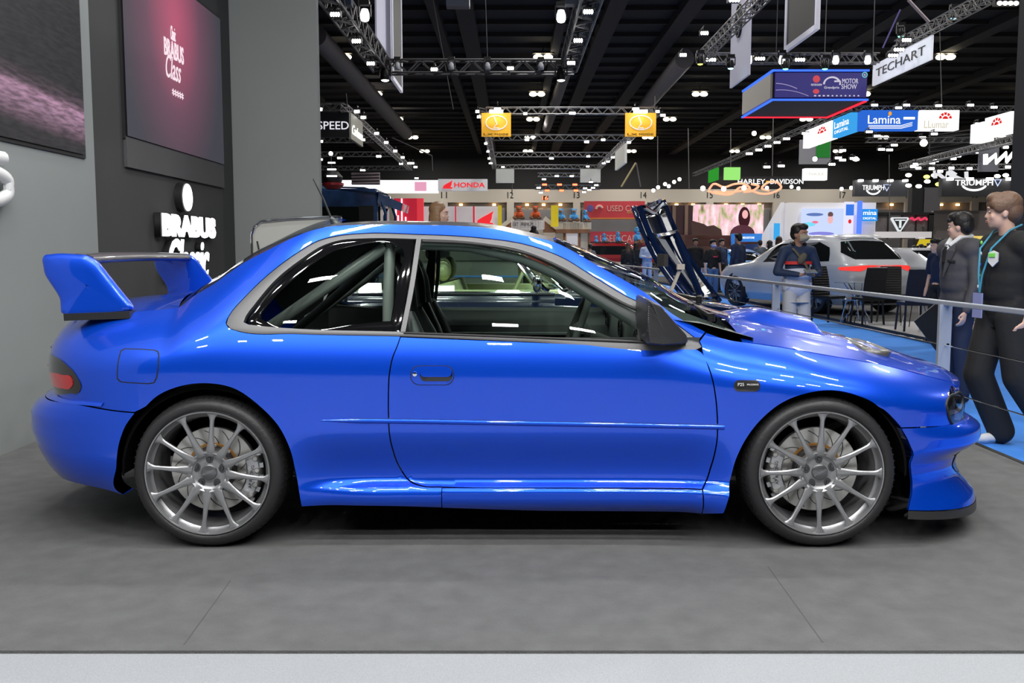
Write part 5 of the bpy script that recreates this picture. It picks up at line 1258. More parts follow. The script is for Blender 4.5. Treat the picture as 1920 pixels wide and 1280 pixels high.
# ================================================================== LEFT STAND WALL FITTINGS
def wall_screen(y0, y1, z0, z1, X, shader, label, name='wall_screen'):
    t = empty(name, (X, (y0 + y1) / 2, (z0 + z1) / 2), label, 'screen')
    MB().box((-.02, 0, 0), (.04, y1 - y0 + .05, z1 - z0 + .05)).build('frame', BLACKR, t)
    MB().add([(.012, -(y1 - y0) / 2, -(z1 - z0) / 2), (.012, (y1 - y0) / 2, -(z1 - z0) / 2), (.012, (y1 - y0) / 2, (z1 - z0) / 2), (.012, -(y1 - y0) / 2, (z1 - z0) / 2)], [(0, 1, 2, 3)]).build('screen', shader, t, fix=False)
    return t
def screen_shader(name, fn):
    m = bpy.data.materials.new(name); m.use_nodes = True; nt = m.node_tree; b = nt.nodes['Principled BSDF']; b.inputs['Base Color'].default_value = (.02, .02, .022, 1); b.inputs['Roughness'].default_value = .6; b.inputs['Specular IOR Level'].default_value = .2
    tc = nt.nodes.new('ShaderNodeTexCoord'); fn(nt, tc, b); b.inputs['Emission Strength'].default_value = 1.0; return m
def f_left(nt, tc, b):
    # the film still on the screen: dark scene with a band of pink-lit asphalt
    sep = nt.nodes.new('ShaderNodeSeparateXYZ'); nt.links.new(tc.outputs['Object'], sep.inputs[0])
    ma = nt.nodes.new('ShaderNodeMath'); ma.operation = 'MULTIPLY_ADD'; ma.inputs[1].default_value = .06; nt.links.new(sep.outputs['Y'], ma.inputs[0]); nt.links.new(sep.outputs['Z'], ma.inputs[2])
    cr = nt.nodes.new('ShaderNodeValToRGB'); e = cr.color_ramp.elements; e[0].position = 0.0; e[0].color = (.014, .013, .015, 1); e[1].position = 1; e[1].color = (.015, .015, .016, 1)
    for p, c in ((.03, (.02, .018, .02, 1)), (.048, (.12, .07, .10, 1)), (.072, (.26, .15, .22, 1)), (.098, (.34, .19, .28, 1)), (.112, (.07, .045, .06, 1)), (.14, (.016, .015, .017, 1))): q = e.new(p); q.color = c
    mr = nt.nodes.new('ShaderNodeMapRange'); mr.inputs[1].default_value = -1.5; mr.inputs[2].default_value = 1.9; nt.links.new(ma.outputs[0], mr.inputs[0]); nt.links.new(mr.outputs[0], cr.inputs[0])
    n = nt.nodes.new('ShaderNodeTexNoise'); n.inputs['Scale'].default_value = 16; n.inputs['Detail'].default_value = 6; mp = nt.nodes.new('ShaderNodeMapping'); mp.inputs['Scale'].default_value = (1, .5, 3); nt.links.new(tc.outputs['Object'], mp.inputs[0]); nt.links.new(mp.outputs[0], n.inputs['Vector'])
    m2 = nt.nodes.new('ShaderNodeMapRange'); m2.inputs[3].default_value = .45; m2.inputs[4].default_value = 1.35; m2.inputs[1].default_value = .35; m2.inputs[2].default_value = .65; nt.links.new(n.outputs['Fac'], m2.inputs[0])
    v = nt.nodes.new('ShaderNodeVectorMath'); v.operation = 'SCALE'; nt.links.new(cr.outputs[0], v.inputs[0]); nt.links.new(m2.outputs[0], v.inputs['Scale']); nt.links.new(v.outputs[0], b.inputs['Emission Color'])
def f_right(nt, tc, b):
    # title card on the screen: rose glow fading to slate
    mp = nt.nodes.new('ShaderNodeMapping'); mp.inputs['Location'].default_value = (0, .075, -.27); mp.inputs['Scale'].default_value = (1, .75, .62); nt.links.new(tc.outputs['Object'], mp.inputs[0])
    l = nt.nodes.new('ShaderNodeVectorMath'); l.operation = 'LENGTH'; nt.links.new(mp.outputs[0], l.inputs[0])
    cr = nt.nodes.new('ShaderNodeValToRGB'); e = cr.color_ramp.elements; e[0].position = .05; e[0].color = (.44, .085, .16, 1); e[1].position = 1; e[1].color = (.045, .045, .06, 1)
    for p, c in ((.28, (.30, .075, .13, 1)), (.52, (.14, .06, .095, 1)), (.8, (.075, .05, .07, 1))): q = e.new(p); q.color = c
    nt.links.new(l.outputs['Value'], cr.inputs[0]); nt.links.new(cr.outputs[0], b.inputs['Emission Color'])
wall_screen(3.6, 6.86, 1.91, 5.0, -3.07, screen_shader('pink_road_screen', f_left), 'large wall screen showing pink-lit asphalt on the pale wall')
t = wall_screen(7.72, 10.28, 2.15, 3.67, -3.11, screen_shader('rose_title_screen', f_right), 'large wall screen glowing rose with white title lettering')
TW = emis('title_white', (1, .8, .88), 1.0)
def wtxt(s, y, z, w, h, m, par, X=.02, shear=0, d=.004, name='lettering', off=0): return text_mesh(s, 1, frame_to((X, y, z), (0, 1, 0), (0, 0, 1)), name, m, par, d, fit=(w, h), shear=shear, offset=off)
def wy(u, X): return -X * FPX / (960 - u) * -1 / CP if X > 0 else (-X) * FPX / (960 - u) / CP
cy = (7.5 + 10.05) / 2; cz = (2.12 + 3.62) / 2
def wp(u, v, X=-3.1): p = at_x(u, v, X); return p.y, p.z
def wall_text(s, u0, v0, u1, v1, m, par, shear=0, X=-3.1, lx=.02, d=.004, off=0):
    y0, _ = wp(u0, (v0 + v1) / 2, X); y1, _ = wp(u1, (v0 + v1) / 2, X); um = (u0 + u1) / 2; ym, zt = wp(um, v0, X); _, zb = wp(um, v1, X)
    return wtxt(s, (y0 + y1) / 2 - par.location.y, (zt + zb) / 2 - par.location.z, y1 - y0, zt - zb, m, par, X=lx, shear=shear, d=d, off=off)
wall_text('Classic', 318, 50, 327, 76, TW, t, shear=.3); wall_text('BRABUS', 306, 79, 342, 112, TW, t, off=.02); wall_text('Class', 309, 107, 337, 150, TW, t, shear=.35); wall_text('*****', 321, 170, 342, 183, TW, t)
o = MB().box((-3.12, (7.72 + 10.28) / 2, 2.02), (.03, 2.58, .24)).build('screen_sill', mat('sill_grey', (.085, .085, .09), rough=.6)); tag(o, 'grey ledge strip under the rose-lit wall screen', 'trim')
WL = emis('white_letter_face', (1, 1, 1), 2.6); LSIDE = mat('letter_side_black', (.01, .01, .011), rough=.6)
t = empty('wall_logo', (-3.13, 8.8, 1.6), 'glowing white disc and lettering standing off the dark wall', 'sign')
y, z = wp(352, 370, -3.05); MB().lathe([(0, .085), (.125, .085), (.128, .078)], (0, y - 8.8, z - 1.6), 'X', 40).build('disc_face', WL, t); MB().lathe([(.14, 0), (.14, .072), (0, .072)], (0, y - 8.8, z - 1.6), 'X', 40).build('disc_box', LSIDE, t)
b1 = wall_text('BRABUS', 303, 404, 402, 445, WL, t, X=-3.07, lx=.07, d=.012, off=.055); b2 = wall_text('BRABUS', 301, 403, 403, 446, LSIDE, t, X=-3.07, lx=.035, d=.055, off=.05)
wall_text('Classic', 314, 448, 390, 525, WL, t, X=-3.07, lx=.07, d=.012, shear=.35, off=.02); wall_text('Classic', 313, 448, 391, 526, LSIDE, t, X=-3.07, lx=.035, d=.055, shear=.35, off=.03)
t = empty('wall_letter', (-3.08, 5.5, 1.6), 'thick white rounded letter on the pale wall at the left edge', 'sign')
yc5, zc5 = 5.56, (at(0, 278, 5.5).z + at(0, 388, 5.5).z) / 2; hh = abs(at(0, 278, 5.5).z - at(0, 388, 5.5).z) / 2 - .03
sp = spline([(.14, .93, 1), (-.12, .93, 1), (-.14, .22, 1), (.0, .30), (.13, .15), (.17, -.25), (.12, -.75), (-.02, -.95), (-.18, -.8)], n_per=5)
MB().tube([(.05, yc5 - 5.5 + p[0], zc5 - 1.6 + p[1] * hh) for p in sp], .030, 10, flat=(1.0, 1.4)).build('letter_body', mat('white_gloss', (.85, .86, .87), rough=.3), t, smooth=True)
# ================================================================== GUARD RAIL
RAILM = mat('rail_silver_blue', (.50, .54, .62), rough=.35, metal=.35)
t = empty('guard_rail', (2.955, 6.42, 0), 'long silver-blue guard rail with thin wires along the platform edge', 'railing', rotz=.0165)
XRL = 0
MB().bar((XRL, -1.6, .872), (XRL, 20, .872), .045, .032).build('top_rail', RAILM, t, bevel=.006)
for zz in (.585, .275): MB().tube([(XRL, -1.6, zz), (XRL, 20, zz)], .0042, 6).build('wire', CHROME, t)
for k in range(6):
    y = 3.9 * k; MB().box((XRL, y, .43), (.085, .03, .86)).box((XRL, y, .006), (.12, .09, .012)).build('post', RAILM, t)
    mb = MB(); mb.lathe([(0, -.02), (.012, -.018), (.014, -.014)], (XRL + .02, y, .585), 'Y', 10); mb.build('wire_fixing', CHROME, t)
# ================================================================== BACKGROUND CARS
class ZSurf:
    """stacked rounded outlines: per height z the rear end, front end, half width and squareness"""
    def __init__(s, rows): s.z = [r[0] for r in rows]; s.t = [smooth_tab([(r[0], r[k]) for r in rows], 300, 7) for k in range(1, 5)]
    def P(s, z): return [interp(t, z) for t in s.t]
    def F(s, a, z):
        a = np.asarray(a, float); z = np.asarray(z, float); xr, xf, w, e = s.P(z); th = a * PI / 2
        sx, cx = np.sin(th), np.cos(th); x = (xr + xf) / 2 + (xf - xr) / 2 * np.sign(sx) * np.abs(sx) ** e; y = -w * np.abs(cx) ** e
        return np.stack([x, y, z], -1)
    def N(s, a, z, h=.004):
        a = np.clip(np.asarray(a, float), -.995, .995); da = s.F(a + h, z) - s.F(a - h, z); dz = s.F(a, z + h) - s.F(a, z - h); n = np.cross(da, dz)
        return n / np.maximum(np.linalg.norm(n, axis=-1, keepdims=True), 1e-9)
    def sx(s, x, z):      # side point
        xr, xf, w, e = [float(v) for v in s.P(z)]; q = (x - (xr + xf) / 2) / ((xf - xr) / 2); q = max(-1, min(1, q)); return math.copysign(math.asin(abs(q) ** (1 / e)) / (PI / 2), q), z
    def ry(s, y, z, end=-1):
        xr, xf, w, e = [float(v) for v in s.P(z)]; q = min(1, abs(y) / w); return end * math.acos(min(1, q ** (1 / e))) / (PI / 2), z
def zcar(name, rows, m, t, nz=40, na=96):
    s = ZSurf(rows); z0, z1 = rows[0][0], rows[-1][0]; G = []
    zs = np.linspace(z0, z1, nz)
    for z in zs:
        ring = [tuple(s.F(a, z)) for a in np.linspace(-1, 1, na)]
        ring += [(x, -y, zz) for x, y, zz in reversed(ring[1:-1])]; G.append(ring + ring[:1])
    mb = MB().grid(G); mb.add(G[-1][:-1], [tuple(range(len(G[-1]) - 1))]); mb.add(G[0][:-1], [tuple(range(len(G[0]) - 1))])
    mb.build(name, m, t, smooth=True, angle=35); return s
def zpanel(name, s, pts, m, t, mirror=True, off=.004, step=.08, **k):
    """pts: ('s', x, z) on the flank or ('r'/'f', y, z) on an end"""
    global YC
    P = []
    for p in pts:
        c = 1 if len(p) > 3 else 0
        if p[0] == 's': a, z = s.sx(p[1], p[2])
        else: a, z = s.ry(p[1], p[2], -1 if p[0] == 'r' else 1)
        P.append((a, z, c))
    out = []
    for (a, b) in zip(P, P[1:] + P[:1]):
        n = 6; out += [np.array((a[0] + (b[0] - a[0]) * k_ / n, a[1] + (b[1] - a[1]) * k_ / n)) for k_ in range(n)]
    keep = YC; YC = 0.0
    try: o = panel(name, None, s, m, t, off=off, rim=0, step=step, poly=out, mirror=mirror, **k)
    finally: YC = keep
    return o
def zwheels(t, xs, w, r, rim_m=None, spokes=10):
    rim_m = rim_m or WHEELM
    for x in xs:
        for sg in (-1, 1):
            wh = empty('wheel', (x, sg * (w - .02), r)); wh.parent = t; o = sg
            MB().lathe([(r * .70, .0), (r * .78, o * .02), (r * .95, o * .01), (r, -o * .04), (r, -o * .2), (r * .7, -o * .22)], (0, 0, 0), 'Y', 32).build('tyre', TYREM, wh, smooth=True)
            mb = MB(); mb.lathe([(r * .72, .0), (r * .68, -o * .03), (r * .66, -o * .12)], (0, 0, 0), 'Y', 32)
            for k in range(spokes): a = 2 * PI * k / spokes; mb.bar((r * .08 * math.cos(a), -o * .02, r * .08 * math.sin(a)), (r * .69 * math.cos(a), -o * .01, r * .69 * math.sin(a)), r * .07, r * .07, up=Vector((0, 1, 0)))
            mb.lathe([(0, 0), (r * .14, 0), (r * .15, -o * .03)], (0, 0, 0), 'Y', 16); mb.build('rim', rim_m, wh)
            MB().lathe([(0, -o * .10), (r * .66, -o * .10)], (0, 0, 0), 'Y', 24).build('wheel_inner', BLACKR, wh)
            mb = MB(); mb.lathe([(0, o * .0), (r * 1.16, 0), (r * 1.16, -o * .3), (0, -o * .3)], (0, -o * .0, 0), 'Y', 32, -.35, PI + .35); mb.v = [(p[0], p[1] - o * .005, p[2]) for p in mb.v]
            # dark arch disc set just proud of the flank, behind the wheel
            mb.build('wheel_arch', BLACKR, wh)
            wh.location.y = sg * (w + .0)
DGL = mat('dark_car_glass', (.01, .012, .013), rough=.04, coat=1.0)
def place(t, x, y, z, heading): t.location = (x, y, z); t.rotation_euler = (0, 0, heading)
# white crossover, rear three-quarter
WPNT = mat('white_car_paint', (.62, .65, .70), rough=.28, coat=1.0)
t = empty('parked_car', (0, 0, 0), 'white crossover car seen from its rear corner behind the chairs', 'car')
rows = [(.20, -2.25, 2.35, .88, .34), (.35, -2.38, 2.42, .97, .30), (.60, -2.42, 2.45, .99, .30), (.80, -2.42, 2.40, .99, .32), (.95, -2.38, 2.20, .98, .34), (1.03, -2.36, 1.55, .95, .36), (1.08, -2.30, 1.25, .92, .38), (1.25, -2.12, .92, .85, .40), (1.45, -1.85, .50, .76, .42), (1.56, -1.68, .15, .70, .46), (1.62, -1.50, -.1, .60, .55), (1.65, -1.2, -.35, .45, .6)]
s = zcar('body', rows, WPNT, t)
zpanel('side_window', s, [('s', -1.75, 1.10, 1), ('s', -.55, 1.08, 1), ('s', -.50, 1.48, 1), ('s', -1.25, 1.50), ('s', -1.60, 1.38)], DGL, t)
zpanel('side_window', s, [('s', -.48, 1.08, 1), ('s', .45, 1.06, 1), ('s', .10, 1.46, 1), ('s', -.43, 1.48, 1)], DGL, t)
zpanel('rear_window', s, [('r', .0, 1.14, 1), ('r', .60, 1.14, 1), ('r', .72, 1.28, 1), ('r', .56, 1.50, 1), ('r', 0, 1.53, 1)], DGL, t)
TLL = mat('tail_light_red', (.7, .03, .03), rough=.2, coat=1, emit=(1, .05, .04), es=.9)
zpanel('tail_light', s, [('s', -2.05, .965, 1), ('r', .88, .98, 1), ('r', .40, 1.02, 1), ('r', .35, .97, 1), ('r', .60, .90, 1), ('s', -2.1, .92, 1)], TLL, t, off=.006)
zpanel('light_bar', s, [('r', 0, 1.02, 1), ('r', .42, 1.02, 1), ('r', .42, .985, 1), ('r', 0, .985, 1)], TLL, t, off=.006)
zpanel('number_plate', s, [('r', 0, .84, 1), ('r', .27, .84, 1), ('r', .27, .66, 1), ('r', 0, .66, 1)], BLACKR, t, off=.006); zpanel('number_plate_face', s, [('r', 0, .82, 1), ('r', .25, .82, 1), ('r', .25, .68, 1), ('r', 0, .68, 1)], mat('plate_white', (.75, .76, .78), rough=.4), t, off=.012)
zpanel('diffuser', s, [('r', 0, .42, 1), ('r', .7, .42, 1), ('r', .75, .24, 1), ('r', 0, .24, 1)], BLACKR, t, off=.006); zpanel('roof_spoiler', s, [('r', 0, 1.56, 1), ('r', .52, 1.54, 1), ('r', .50, 1.59, 1), ('r', 0, 1.61, 1)], WPNT, t, off=.06)
text_mesh('TECHART', 1, frame_to((-2.385, 0, 1.0), (0, -1, 0), (0, 0, 1)), 'lettering', WHITEP, t, .01, fit=(.50, .04))
zwheels(t, (-1.45, 1.45), .985, .37); place(t, 6.75, 21.5, HZ + .03, math.radians(111))
# blue sports saloon, rear view
BPNT = mat('light_blue_paint', (.015, .26, .78), rough=.3, coat=1.0); YEL = mat('bright_yellow', (.85, .62, .0), rough=.4)
t = empty('parked_car', (0, 0, 0), 'light blue sports car with a full-width red light bar, seen from behind', 'car')
rows = [(.14, -2.35, 2.35, .86, .4), (.30, -2.45, 2.42, .97, .33), (.55, -2.48, 2.42, .985, .32), (.75, -2.45, 2.2, .97, .34), (.88, -2.35, 1.5, .90, .38), (.95, -2.1, 1.1, .78, .42), (1.08, -1.7, .8, .68, .45), (1.22, -1.2, .45, .60, .48), (1.33, -.65, .0, .50, .5), (1.37, -.45, -.2, .35, .6)]
s = zcar('body', rows, BPNT, t)
zpanel('rear_window', s, [('r', 0, 1.00, 1), ('r', .52, 1.00, 1), ('r', .50, 1.24, 1), ('r', 0, 1.28, 1)], DGL, t); zpanel('side_window', s, [('s', -1.2, 1.0, 1), ('s', .8, .98, 1), ('s', .1, 1.27, 1), ('s', -.7, 1.27, 1)], DGL, t)
zpanel('light_bar', s, [('r', 0, .80, 1), ('r', .88, .78, 1), ('r', .88, .72, 1), ('r', 0, .735, 1)], TLL, t, off=.01); zpanel('diffuser', s, [('r', 0, .40, 1), ('r', .95, .44, 1), ('r', .92, .17, 1), ('r', 0, .17, 1)], BLACKR, t, off=.006)
for y in (-.25, -.12, 0, .12, .25): MB().box((-2.48, y, .28), (.05, .06, .12)).build('diffuser_fin', YEL, t)
for y in (-.78, .78): MB().box((-2.42, y, .30), (.06, .26, .16)).build('bumper_corner', YEL, t)
MB().box((-2.43, 0, .60), (.03, .7, .10)).build('plate_recess', mat('recess_blue', (.01, .13, .45), rough=.4), t)
zwheels(t, (-1.45, 1.45), .97, .35, rim_m=BLACKR); place(t, at(1400, 500, 31).x, 32.8, HZ + .03, math.radians(93))
# red sports utility, side view facing right
t = empty('parked_car', (0, 0, 0), 'dark red utility car seen side-on beyond the railing', 'car'); RPNT = mat('dark_red_paint', (.28, .006, .012), rough=.3, coat=1)
rows = [(.22, -2.2, 2.3, .85, .3), (.40, -2.35, 2.42, .94, .28), (.75, -2.38, 2.42, .95, .28), (.95, -2.36, 2.25, .94, .3), (1.05, -2.33, 1.3, .9, .32), (1.30, -2.25, .85, .82, .36), (1.60, -2.15, .45, .72, .4), (1.70, -1.9, .1, .6, .5)]
s = zcar('body', rows, RPNT, t); zpanel('side_window', s, [('s', -2.0, 1.12, 1), ('s', .75, 1.10, 1), ('s', .25, 1.55, 1), ('s', -1.85, 1.57, 1)], DGL, t); zpanel('head_light', s, [('s', 2.05, .95, 1), ('s', 2.32, .90, 1), ('f', .6, .88, 1), ('f', .6, .80, 1), ('s', 2.3, .80, 1)], mat('head_light_pale', (.7, .75, .75), rough=.2), t)
for q in (-1, 1): MB().bar((-1.9, q * .62, 1.75), (.1, q * .62, 1.76), .05, .05).build('roof_bar', BLACKR, t)
zwheels(t, (-1.45, 1.5), .95, .36); place(t, at(1168, 490, 50).x, 50, HZ + .03, 0)
t = empty('parked_car', (0, 0, 0), 'pale champagne car partly hidden behind the windscreen, left of the dark red one', 'car'); CPNT = mat('champagne_paint', (.45, .43, .36), rough=.3, coat=1)
s = zcar('body', [(.2, -2.2, 2.1, .8, .35), (.5, -2.3, 2.2, .9, .33), (.85, -2.2, 1.9, .88, .36), (.95, -2.0, 1.0, .8, .4), (1.3, -1.3, .1, .6, .45), (1.4, -1.0, -.2, .45, .6)], CPNT, t); zpanel('side_window', s, [('s', -1.4, .98, 1), ('s', .8, .96, 1), ('s', 0, 1.28, 1), ('s', -1.0, 1.3, 1)], DGL, t); zwheels(t, (-1.35, 1.35), .88, .33); place(t, at(1082, 490, 42).x, 42, HZ, math.radians(-25))
t = empty('parked_car', (0, 0, 0), 'second white car parked just right of the white crossover', 'car')
s = zcar('body', [(.2, -2.2, 2.3, .8, .35), (.5, -2.3, 2.35, .92, .33), (.95, -2.2, 1.9, .9, .36), (1.05, -2.1, 1.0, .82, .4), (1.3, -1.5, .3, .66, .45), (1.42, -1.1, -.1, .5, .6)], WPNT, t); zpanel('tail_light', s, [('r', .3, .88, 1), ('s', -2.0, .9, 1), ('s', -2.0, .78, 1), ('r', .4, .78, 1)], TLL, t); zpanel('rear_window', s, [('r', 0, 1.08, 1), ('r', .6, 1.08, 1), ('r', .5, 1.35, 1), ('r', 0, 1.35, 1)], DGL, t); zwheels(t, (-1.35, 1.35), .88, .34); place(t, at(1738, 500, 23).x, 25.2, HZ, math.radians(112))
t = empty('parked_car', (0, 0, 0), 'bright yellow car seen between the two men at right', 'car')
s = zcar('body', [(.2, -2.1, 2.1, .8, .35), (.5, -2.2, 2.2, .95, .33), (.85, -2.1, 1.9, .9, .36), (.95, -1.9, 1.0, .78, .4), (1.25, -1.0, .1, .58, .45), (1.3, -.8, -.2, .45, .6)], YEL, t); zpanel('rear_window', s, [('r', 0, .98, 1), ('r', .6, .98, 1), ('r', .5, 1.2, 1), ('r', 0, 1.2, 1)], DGL, t); zpanel('diffuser', s, [('r', 0, .5, 1), ('r', .8, .5, 1), ('r', .8, .25, 1), ('r', 0, .25, 1)], BLACKR, t); zwheels(t, (-1.35, 1.35), .9, .33); place(t, at(1858, 490, 26).x, 27.5, HZ + .46, math.radians(100))
MB().box((0, 0, 0), (3.2, 4.9, .5)).build('display_plinth', DFLOOR); o = bpy.data.objects['display_plinth']; o.location = (at(1858, 490, 26).x, 27.5, HZ + .20); tag(o, 'low dark plinth under the bright yellow car', 'plinth')
# ================================================================== DARK BLUE CLASSIC BEHIND THE COUPE
NAVY = mat('navy_paint', (.004, .010, .035), rough=.12, coat=1.0); CRM = mat('cream_leather', (.85, .84, .50), rough=.5)
cc = empty('classic_car', (-.25, 7.35, 0), 'dark navy classic car with cream interior and its bonnet raised, behind the coupe', 'car')
rows = [(.25, -1.95, 1.90, .72, .42), (.38, -2.08, 2.0, .80, .38), (.60, -2.12, 2.03, .82, .38), (.72, -2.05, 2.02, .81, .40), (.82, -1.95, 1.92, .79, .44), (.875, -1.75, 1.55, .76, .5)]
s = zcar('body', rows, NAVY, cc)
# deck, doors' top and fenders with a shallow crown
mb = MB(); G = []
for x in np.linspace(-1.72, -.75, 8): G.append([(x, .74 * t_, .875 + .04 * (1 - t_ * t_)) for t_ in np.linspace(-1, 1, 11)])
mb.grid(G); mb.build('rear_deck', NAVY, cc, smooth=True)
for sg in (-1, 1):
    mb = MB(); G = []
    for x in np.linspace(-.9, .62, 16): G.append([(x, sg * (.765), .80), (x, sg * .765, .90), (x, sg * .745, .925), (x, sg * .70, .925), (x, sg * .69, .70)])
    mb.grid(G); mb.build('door', NAVY, cc, smooth=True)
    mb = MB(); G = []
    for x in np.linspace(.55, 1.95, 14):
        q = (x - .55) / 1.4; z = .915 - .03 * q - .09 * q ** 4; G.append([(x, sg * (.78 - .10 * q ** 5), z - .10), (x, sg * (.765 - .1 * q ** 5), z - .02), (x, sg * (.70 - .08 * q ** 4), z), (x, sg * .58, z - .015), (x, sg * .52, z - .06)])
    mb.grid(G); mb.build('front_wing', NAVY, cc, smooth=True)
    MB().tube([(-1.95, sg * .80, .74), (-.9, sg * .80, .78), (.6, sg * .80, .78), (1.9, sg * .74, .74)], .012, 6).build('chrome_strip', CHROME, cc, smooth=True)
    MB().tube([(.55, sg * .755, .93), (-.2, sg * .765, .935), (-.95, sg * .75, .93)], .011, 6).build('belt_chrome', CHROME, cc, smooth=True)
    # headlamp with chrome ring
    mb = MB(); mb.lathe([(0, .05), (.07, .04), (.095, .0), (.10, -.05)], (1.93, sg * .60, .72), 'X', 20); mb.build('head_lamp', CHROME, cc, smooth=True)
mb = MB()
for k in range(7): mb.bar((2.03, -.36, .60 + .03 * k), (2.03, .36, .60 + .03 * k), .012, .01)
mb.build('grille', CHROME, cc)
mb = MB(); mb.box((1.25, 0, .62), (1.3, 1.0, .3)); mb.build('engine_bay', BLACKR, cc)
mb = MB(); mb.box((1.15, -.25, .84), (.30, .3, .10)); mb.tube([(.8, -.3, .88), (1.2, -.2, .90), (1.5, -.28, .86)], .05, 10); mb.build('engine_cover', mat('engine_alloy', (.55, .56, .58), rough=.35, metal=.7), cc, smooth=True, angle=40)
# cabin: cream seats and door tops
for sg in (-1, 1):
    mb = MB(); mb.box((-.15, sg * .66, .80), (1.5, .05, .30)); mb.build('door_lining', CRM, cc, bevel=.01)
    st = empty('seat', (0, 0, 0)); st.parent = cc
    mb = MB(); mb.tube([(-.10, sg * .33 - .16, .50), (-.20, sg * .33 - .17, .80), (-.24, sg * .33 - .15, .98)], [.09, .10, .08], 12); mb.tube([(-.10, sg * .33 + .16, .50), (-.20, sg * .33 + .17, .80), (-.24, sg * .33 + .15, .98)], [.09, .10, .08], 12); mb.tube([(-.08, sg * .33, .50), (-.19, sg * .33, .80), (-.24, sg * .33, .99)], [.11, .12, .10], 12); mb.build('backrest', CRM, st, smooth=True)
    MB().ell((-.26, sg * .33, 1.09), (.06, .13, .09), 14, 10).build('headrest', CRM, st, smooth=True)
    MB().ell((.14, sg * .33, .56), (.34, .27, .12), 16, 8).build('cushion', CRM, st, smooth=True)
MB().box((-.1, 0, .40), (1.6, 1.3, .05)).build('cabin_floor', mat('cream_carpet', (.3, .3, .2), rough=.9), cc)
MB().tube([(.45, -.62, .86), (.42, 0, .88), (.45, .62, .86)], .085, 10).build('dashboard', CRM, cc, smooth=True)
c = Vector((.26, -.33, .92)); ax = Vector((-.9, 0, .42)).normalized(); u1 = Vector((0, 1, 0)); u2 = ax.cross(u1); MB().tube([c + u1 * .2 * math.cos(a) + u2 * .2 * math.sin(a) for a in np.linspace(0, 2 * PI, 30)[:-1]], .012, 8, closed=True).bar(c - u1 * .19, c + u1 * .19, .03, .01).build('steering_wheel', CRM, cc, smooth=True)
# screen frame, roof, glass
scr = [(.54, .66, .92), (.48, .68, .95), (.26, .60, 1.20), (.20, .50, 1.265)]
fr = [(x, -y, z) for x, y, z in scr] + [(.24, 0, 1.285)] + [(x, y, z) for x, y, z in reversed(scr)]
sp = fr + [(.66, .40, .935), (.74, 0, .94), (.66, -.40, .935)]
MB().tube(sp, .020, 8, closed=True).build('windscreen_frame', CHROME, cc, smooth=True)
GLC = glass('classic_glass', (.72, .80, .74)); G = []
for k in range(7):
    q = k / 6; G.append([(.54 + (.20 - .54) * q + (.14 - .10 * q) * (1 - t_ * t_), (.66 - .16 * q) * t_, .93 + .335 * q + .015 * (1 - t_ * t_)) for t_ in np.linspace(-1, 1, 11)])
MB().grid(G).build('windscreen', GLC, cc, smooth=True)
mb = MB(); G = []
for x in np.linspace(.22, -1.05, 14):
    q = (.22 - x) / 1.27; z = 1.265 + .02 * math.sin(PI * q) - .16 * q ** 3; G.append([(x, .57 * t_, z + .035 * (1 - t_ * t_)) for t_ in np.linspace(-1, 1, 13)])
mb.grid(G); mb.build('hard_top', NAVY, cc, smooth=True)
for sg in (-1, 1):
    mb = MB(); mb.grid([[(-.95, sg * .70, .93), (-1.25, sg * .66, .93)], [(-.86, sg * .64, 1.10), (-1.12, sg * .6, 1.08)], [(-.78, sg * .575, 1.25), (-1.0, sg * .56, 1.12)]]); mb.build('roof_pillar', NAVY, cc)
    MB().tube([(.46, sg * .70, .93), (.22, sg * .60, 1.22), (.14, sg * .58, 1.255), (-.78, sg * .575, 1.25), (-.93, sg * .70, .93)], .010, 6).build('window_chrome', CHROME, cc, smooth=True)
    MB().grid([[(.46, sg * .70, .93), (-.93, sg * .70, .93)], [(.20, sg * .59, 1.24), (-.78, sg * .57, 1.24)]]).build('door_glass', GLC, cc)
    MB().tube([(.44, sg * .67, .95), (.27, sg * .57, 1.18), (.20, sg * .50, 1.24)], .022, 8).build('pillar_lining', CRM, cc, smooth=True)
    mb = MB(); mb.tube([(.42, sg * .76, .94), (.42, sg * .84, .97)], .01, 8); mb.ell((.42, sg * .88, 1.0), (.035, .07, .06), 12, 8); mb.build('wing_mirror', CHROME, cc, smooth=True)
zwheels(cc, (-1.25, 1.35), .78, .31, rim_m=CHROME, spokes=16)
# raised bonnet (hinged at the nose) in place
off = -Vector(cc.location)
A, B_, C_, D_ = at(1190, 385, 6.95) + off, at(1240, 372, 8.15) + off, at(1352, 571, 8.15) + off, at(1292, 562, 6.95) + off
nrm = (B_ - A).cross(D_ - A).normalized()
if nrm.y > 0: nrm = -nrm
mb = MB(); G = []
for i in range(9):
    q = i / 8; row = []
    for j in range(7):
        r_ = j / 6; p = A.lerp(B_, r_).lerp(D_.lerp(C_, r_), q) - nrm * (.10 * 4 * r_ * (1 - r_) * .6 + .05 * math.sin(PI * q)); row.append(p)
    G.append(row)
mb.grid(G); bo = mb.build('bonnet', NAVY, cc, smooth=True, angle=80); sd = bo.modifiers.new('s', 'SOLIDIFY'); sd.thickness = .03; bake(bo)
def bl(q, r_, o=.0): return A.lerp(B_, r_).lerp(D_.lerp(C_, r_), q) - nrm * (.24 * r_ * (1 - r_) + .05 * math.sin(PI * q)) + nrm * (.03 + o)
mb = MB()
for r_ in (.05, .95): mb.tube([bl(q, r_) for q in np.linspace(.02, .98, 8)], .022, 6)
for q in (.06, .30, .92): mb.tube([bl(q, r_) for r_ in np.linspace(.05, .95, 6)], .025, 6)
mb.tube([bl(.30, .08), bl(.92, .40)], .03, 6); mb.tube([bl(.30, .92), bl(.92, .62)], .03, 6); mb.build('bonnet_frame', NAVY, cc, smooth=True)
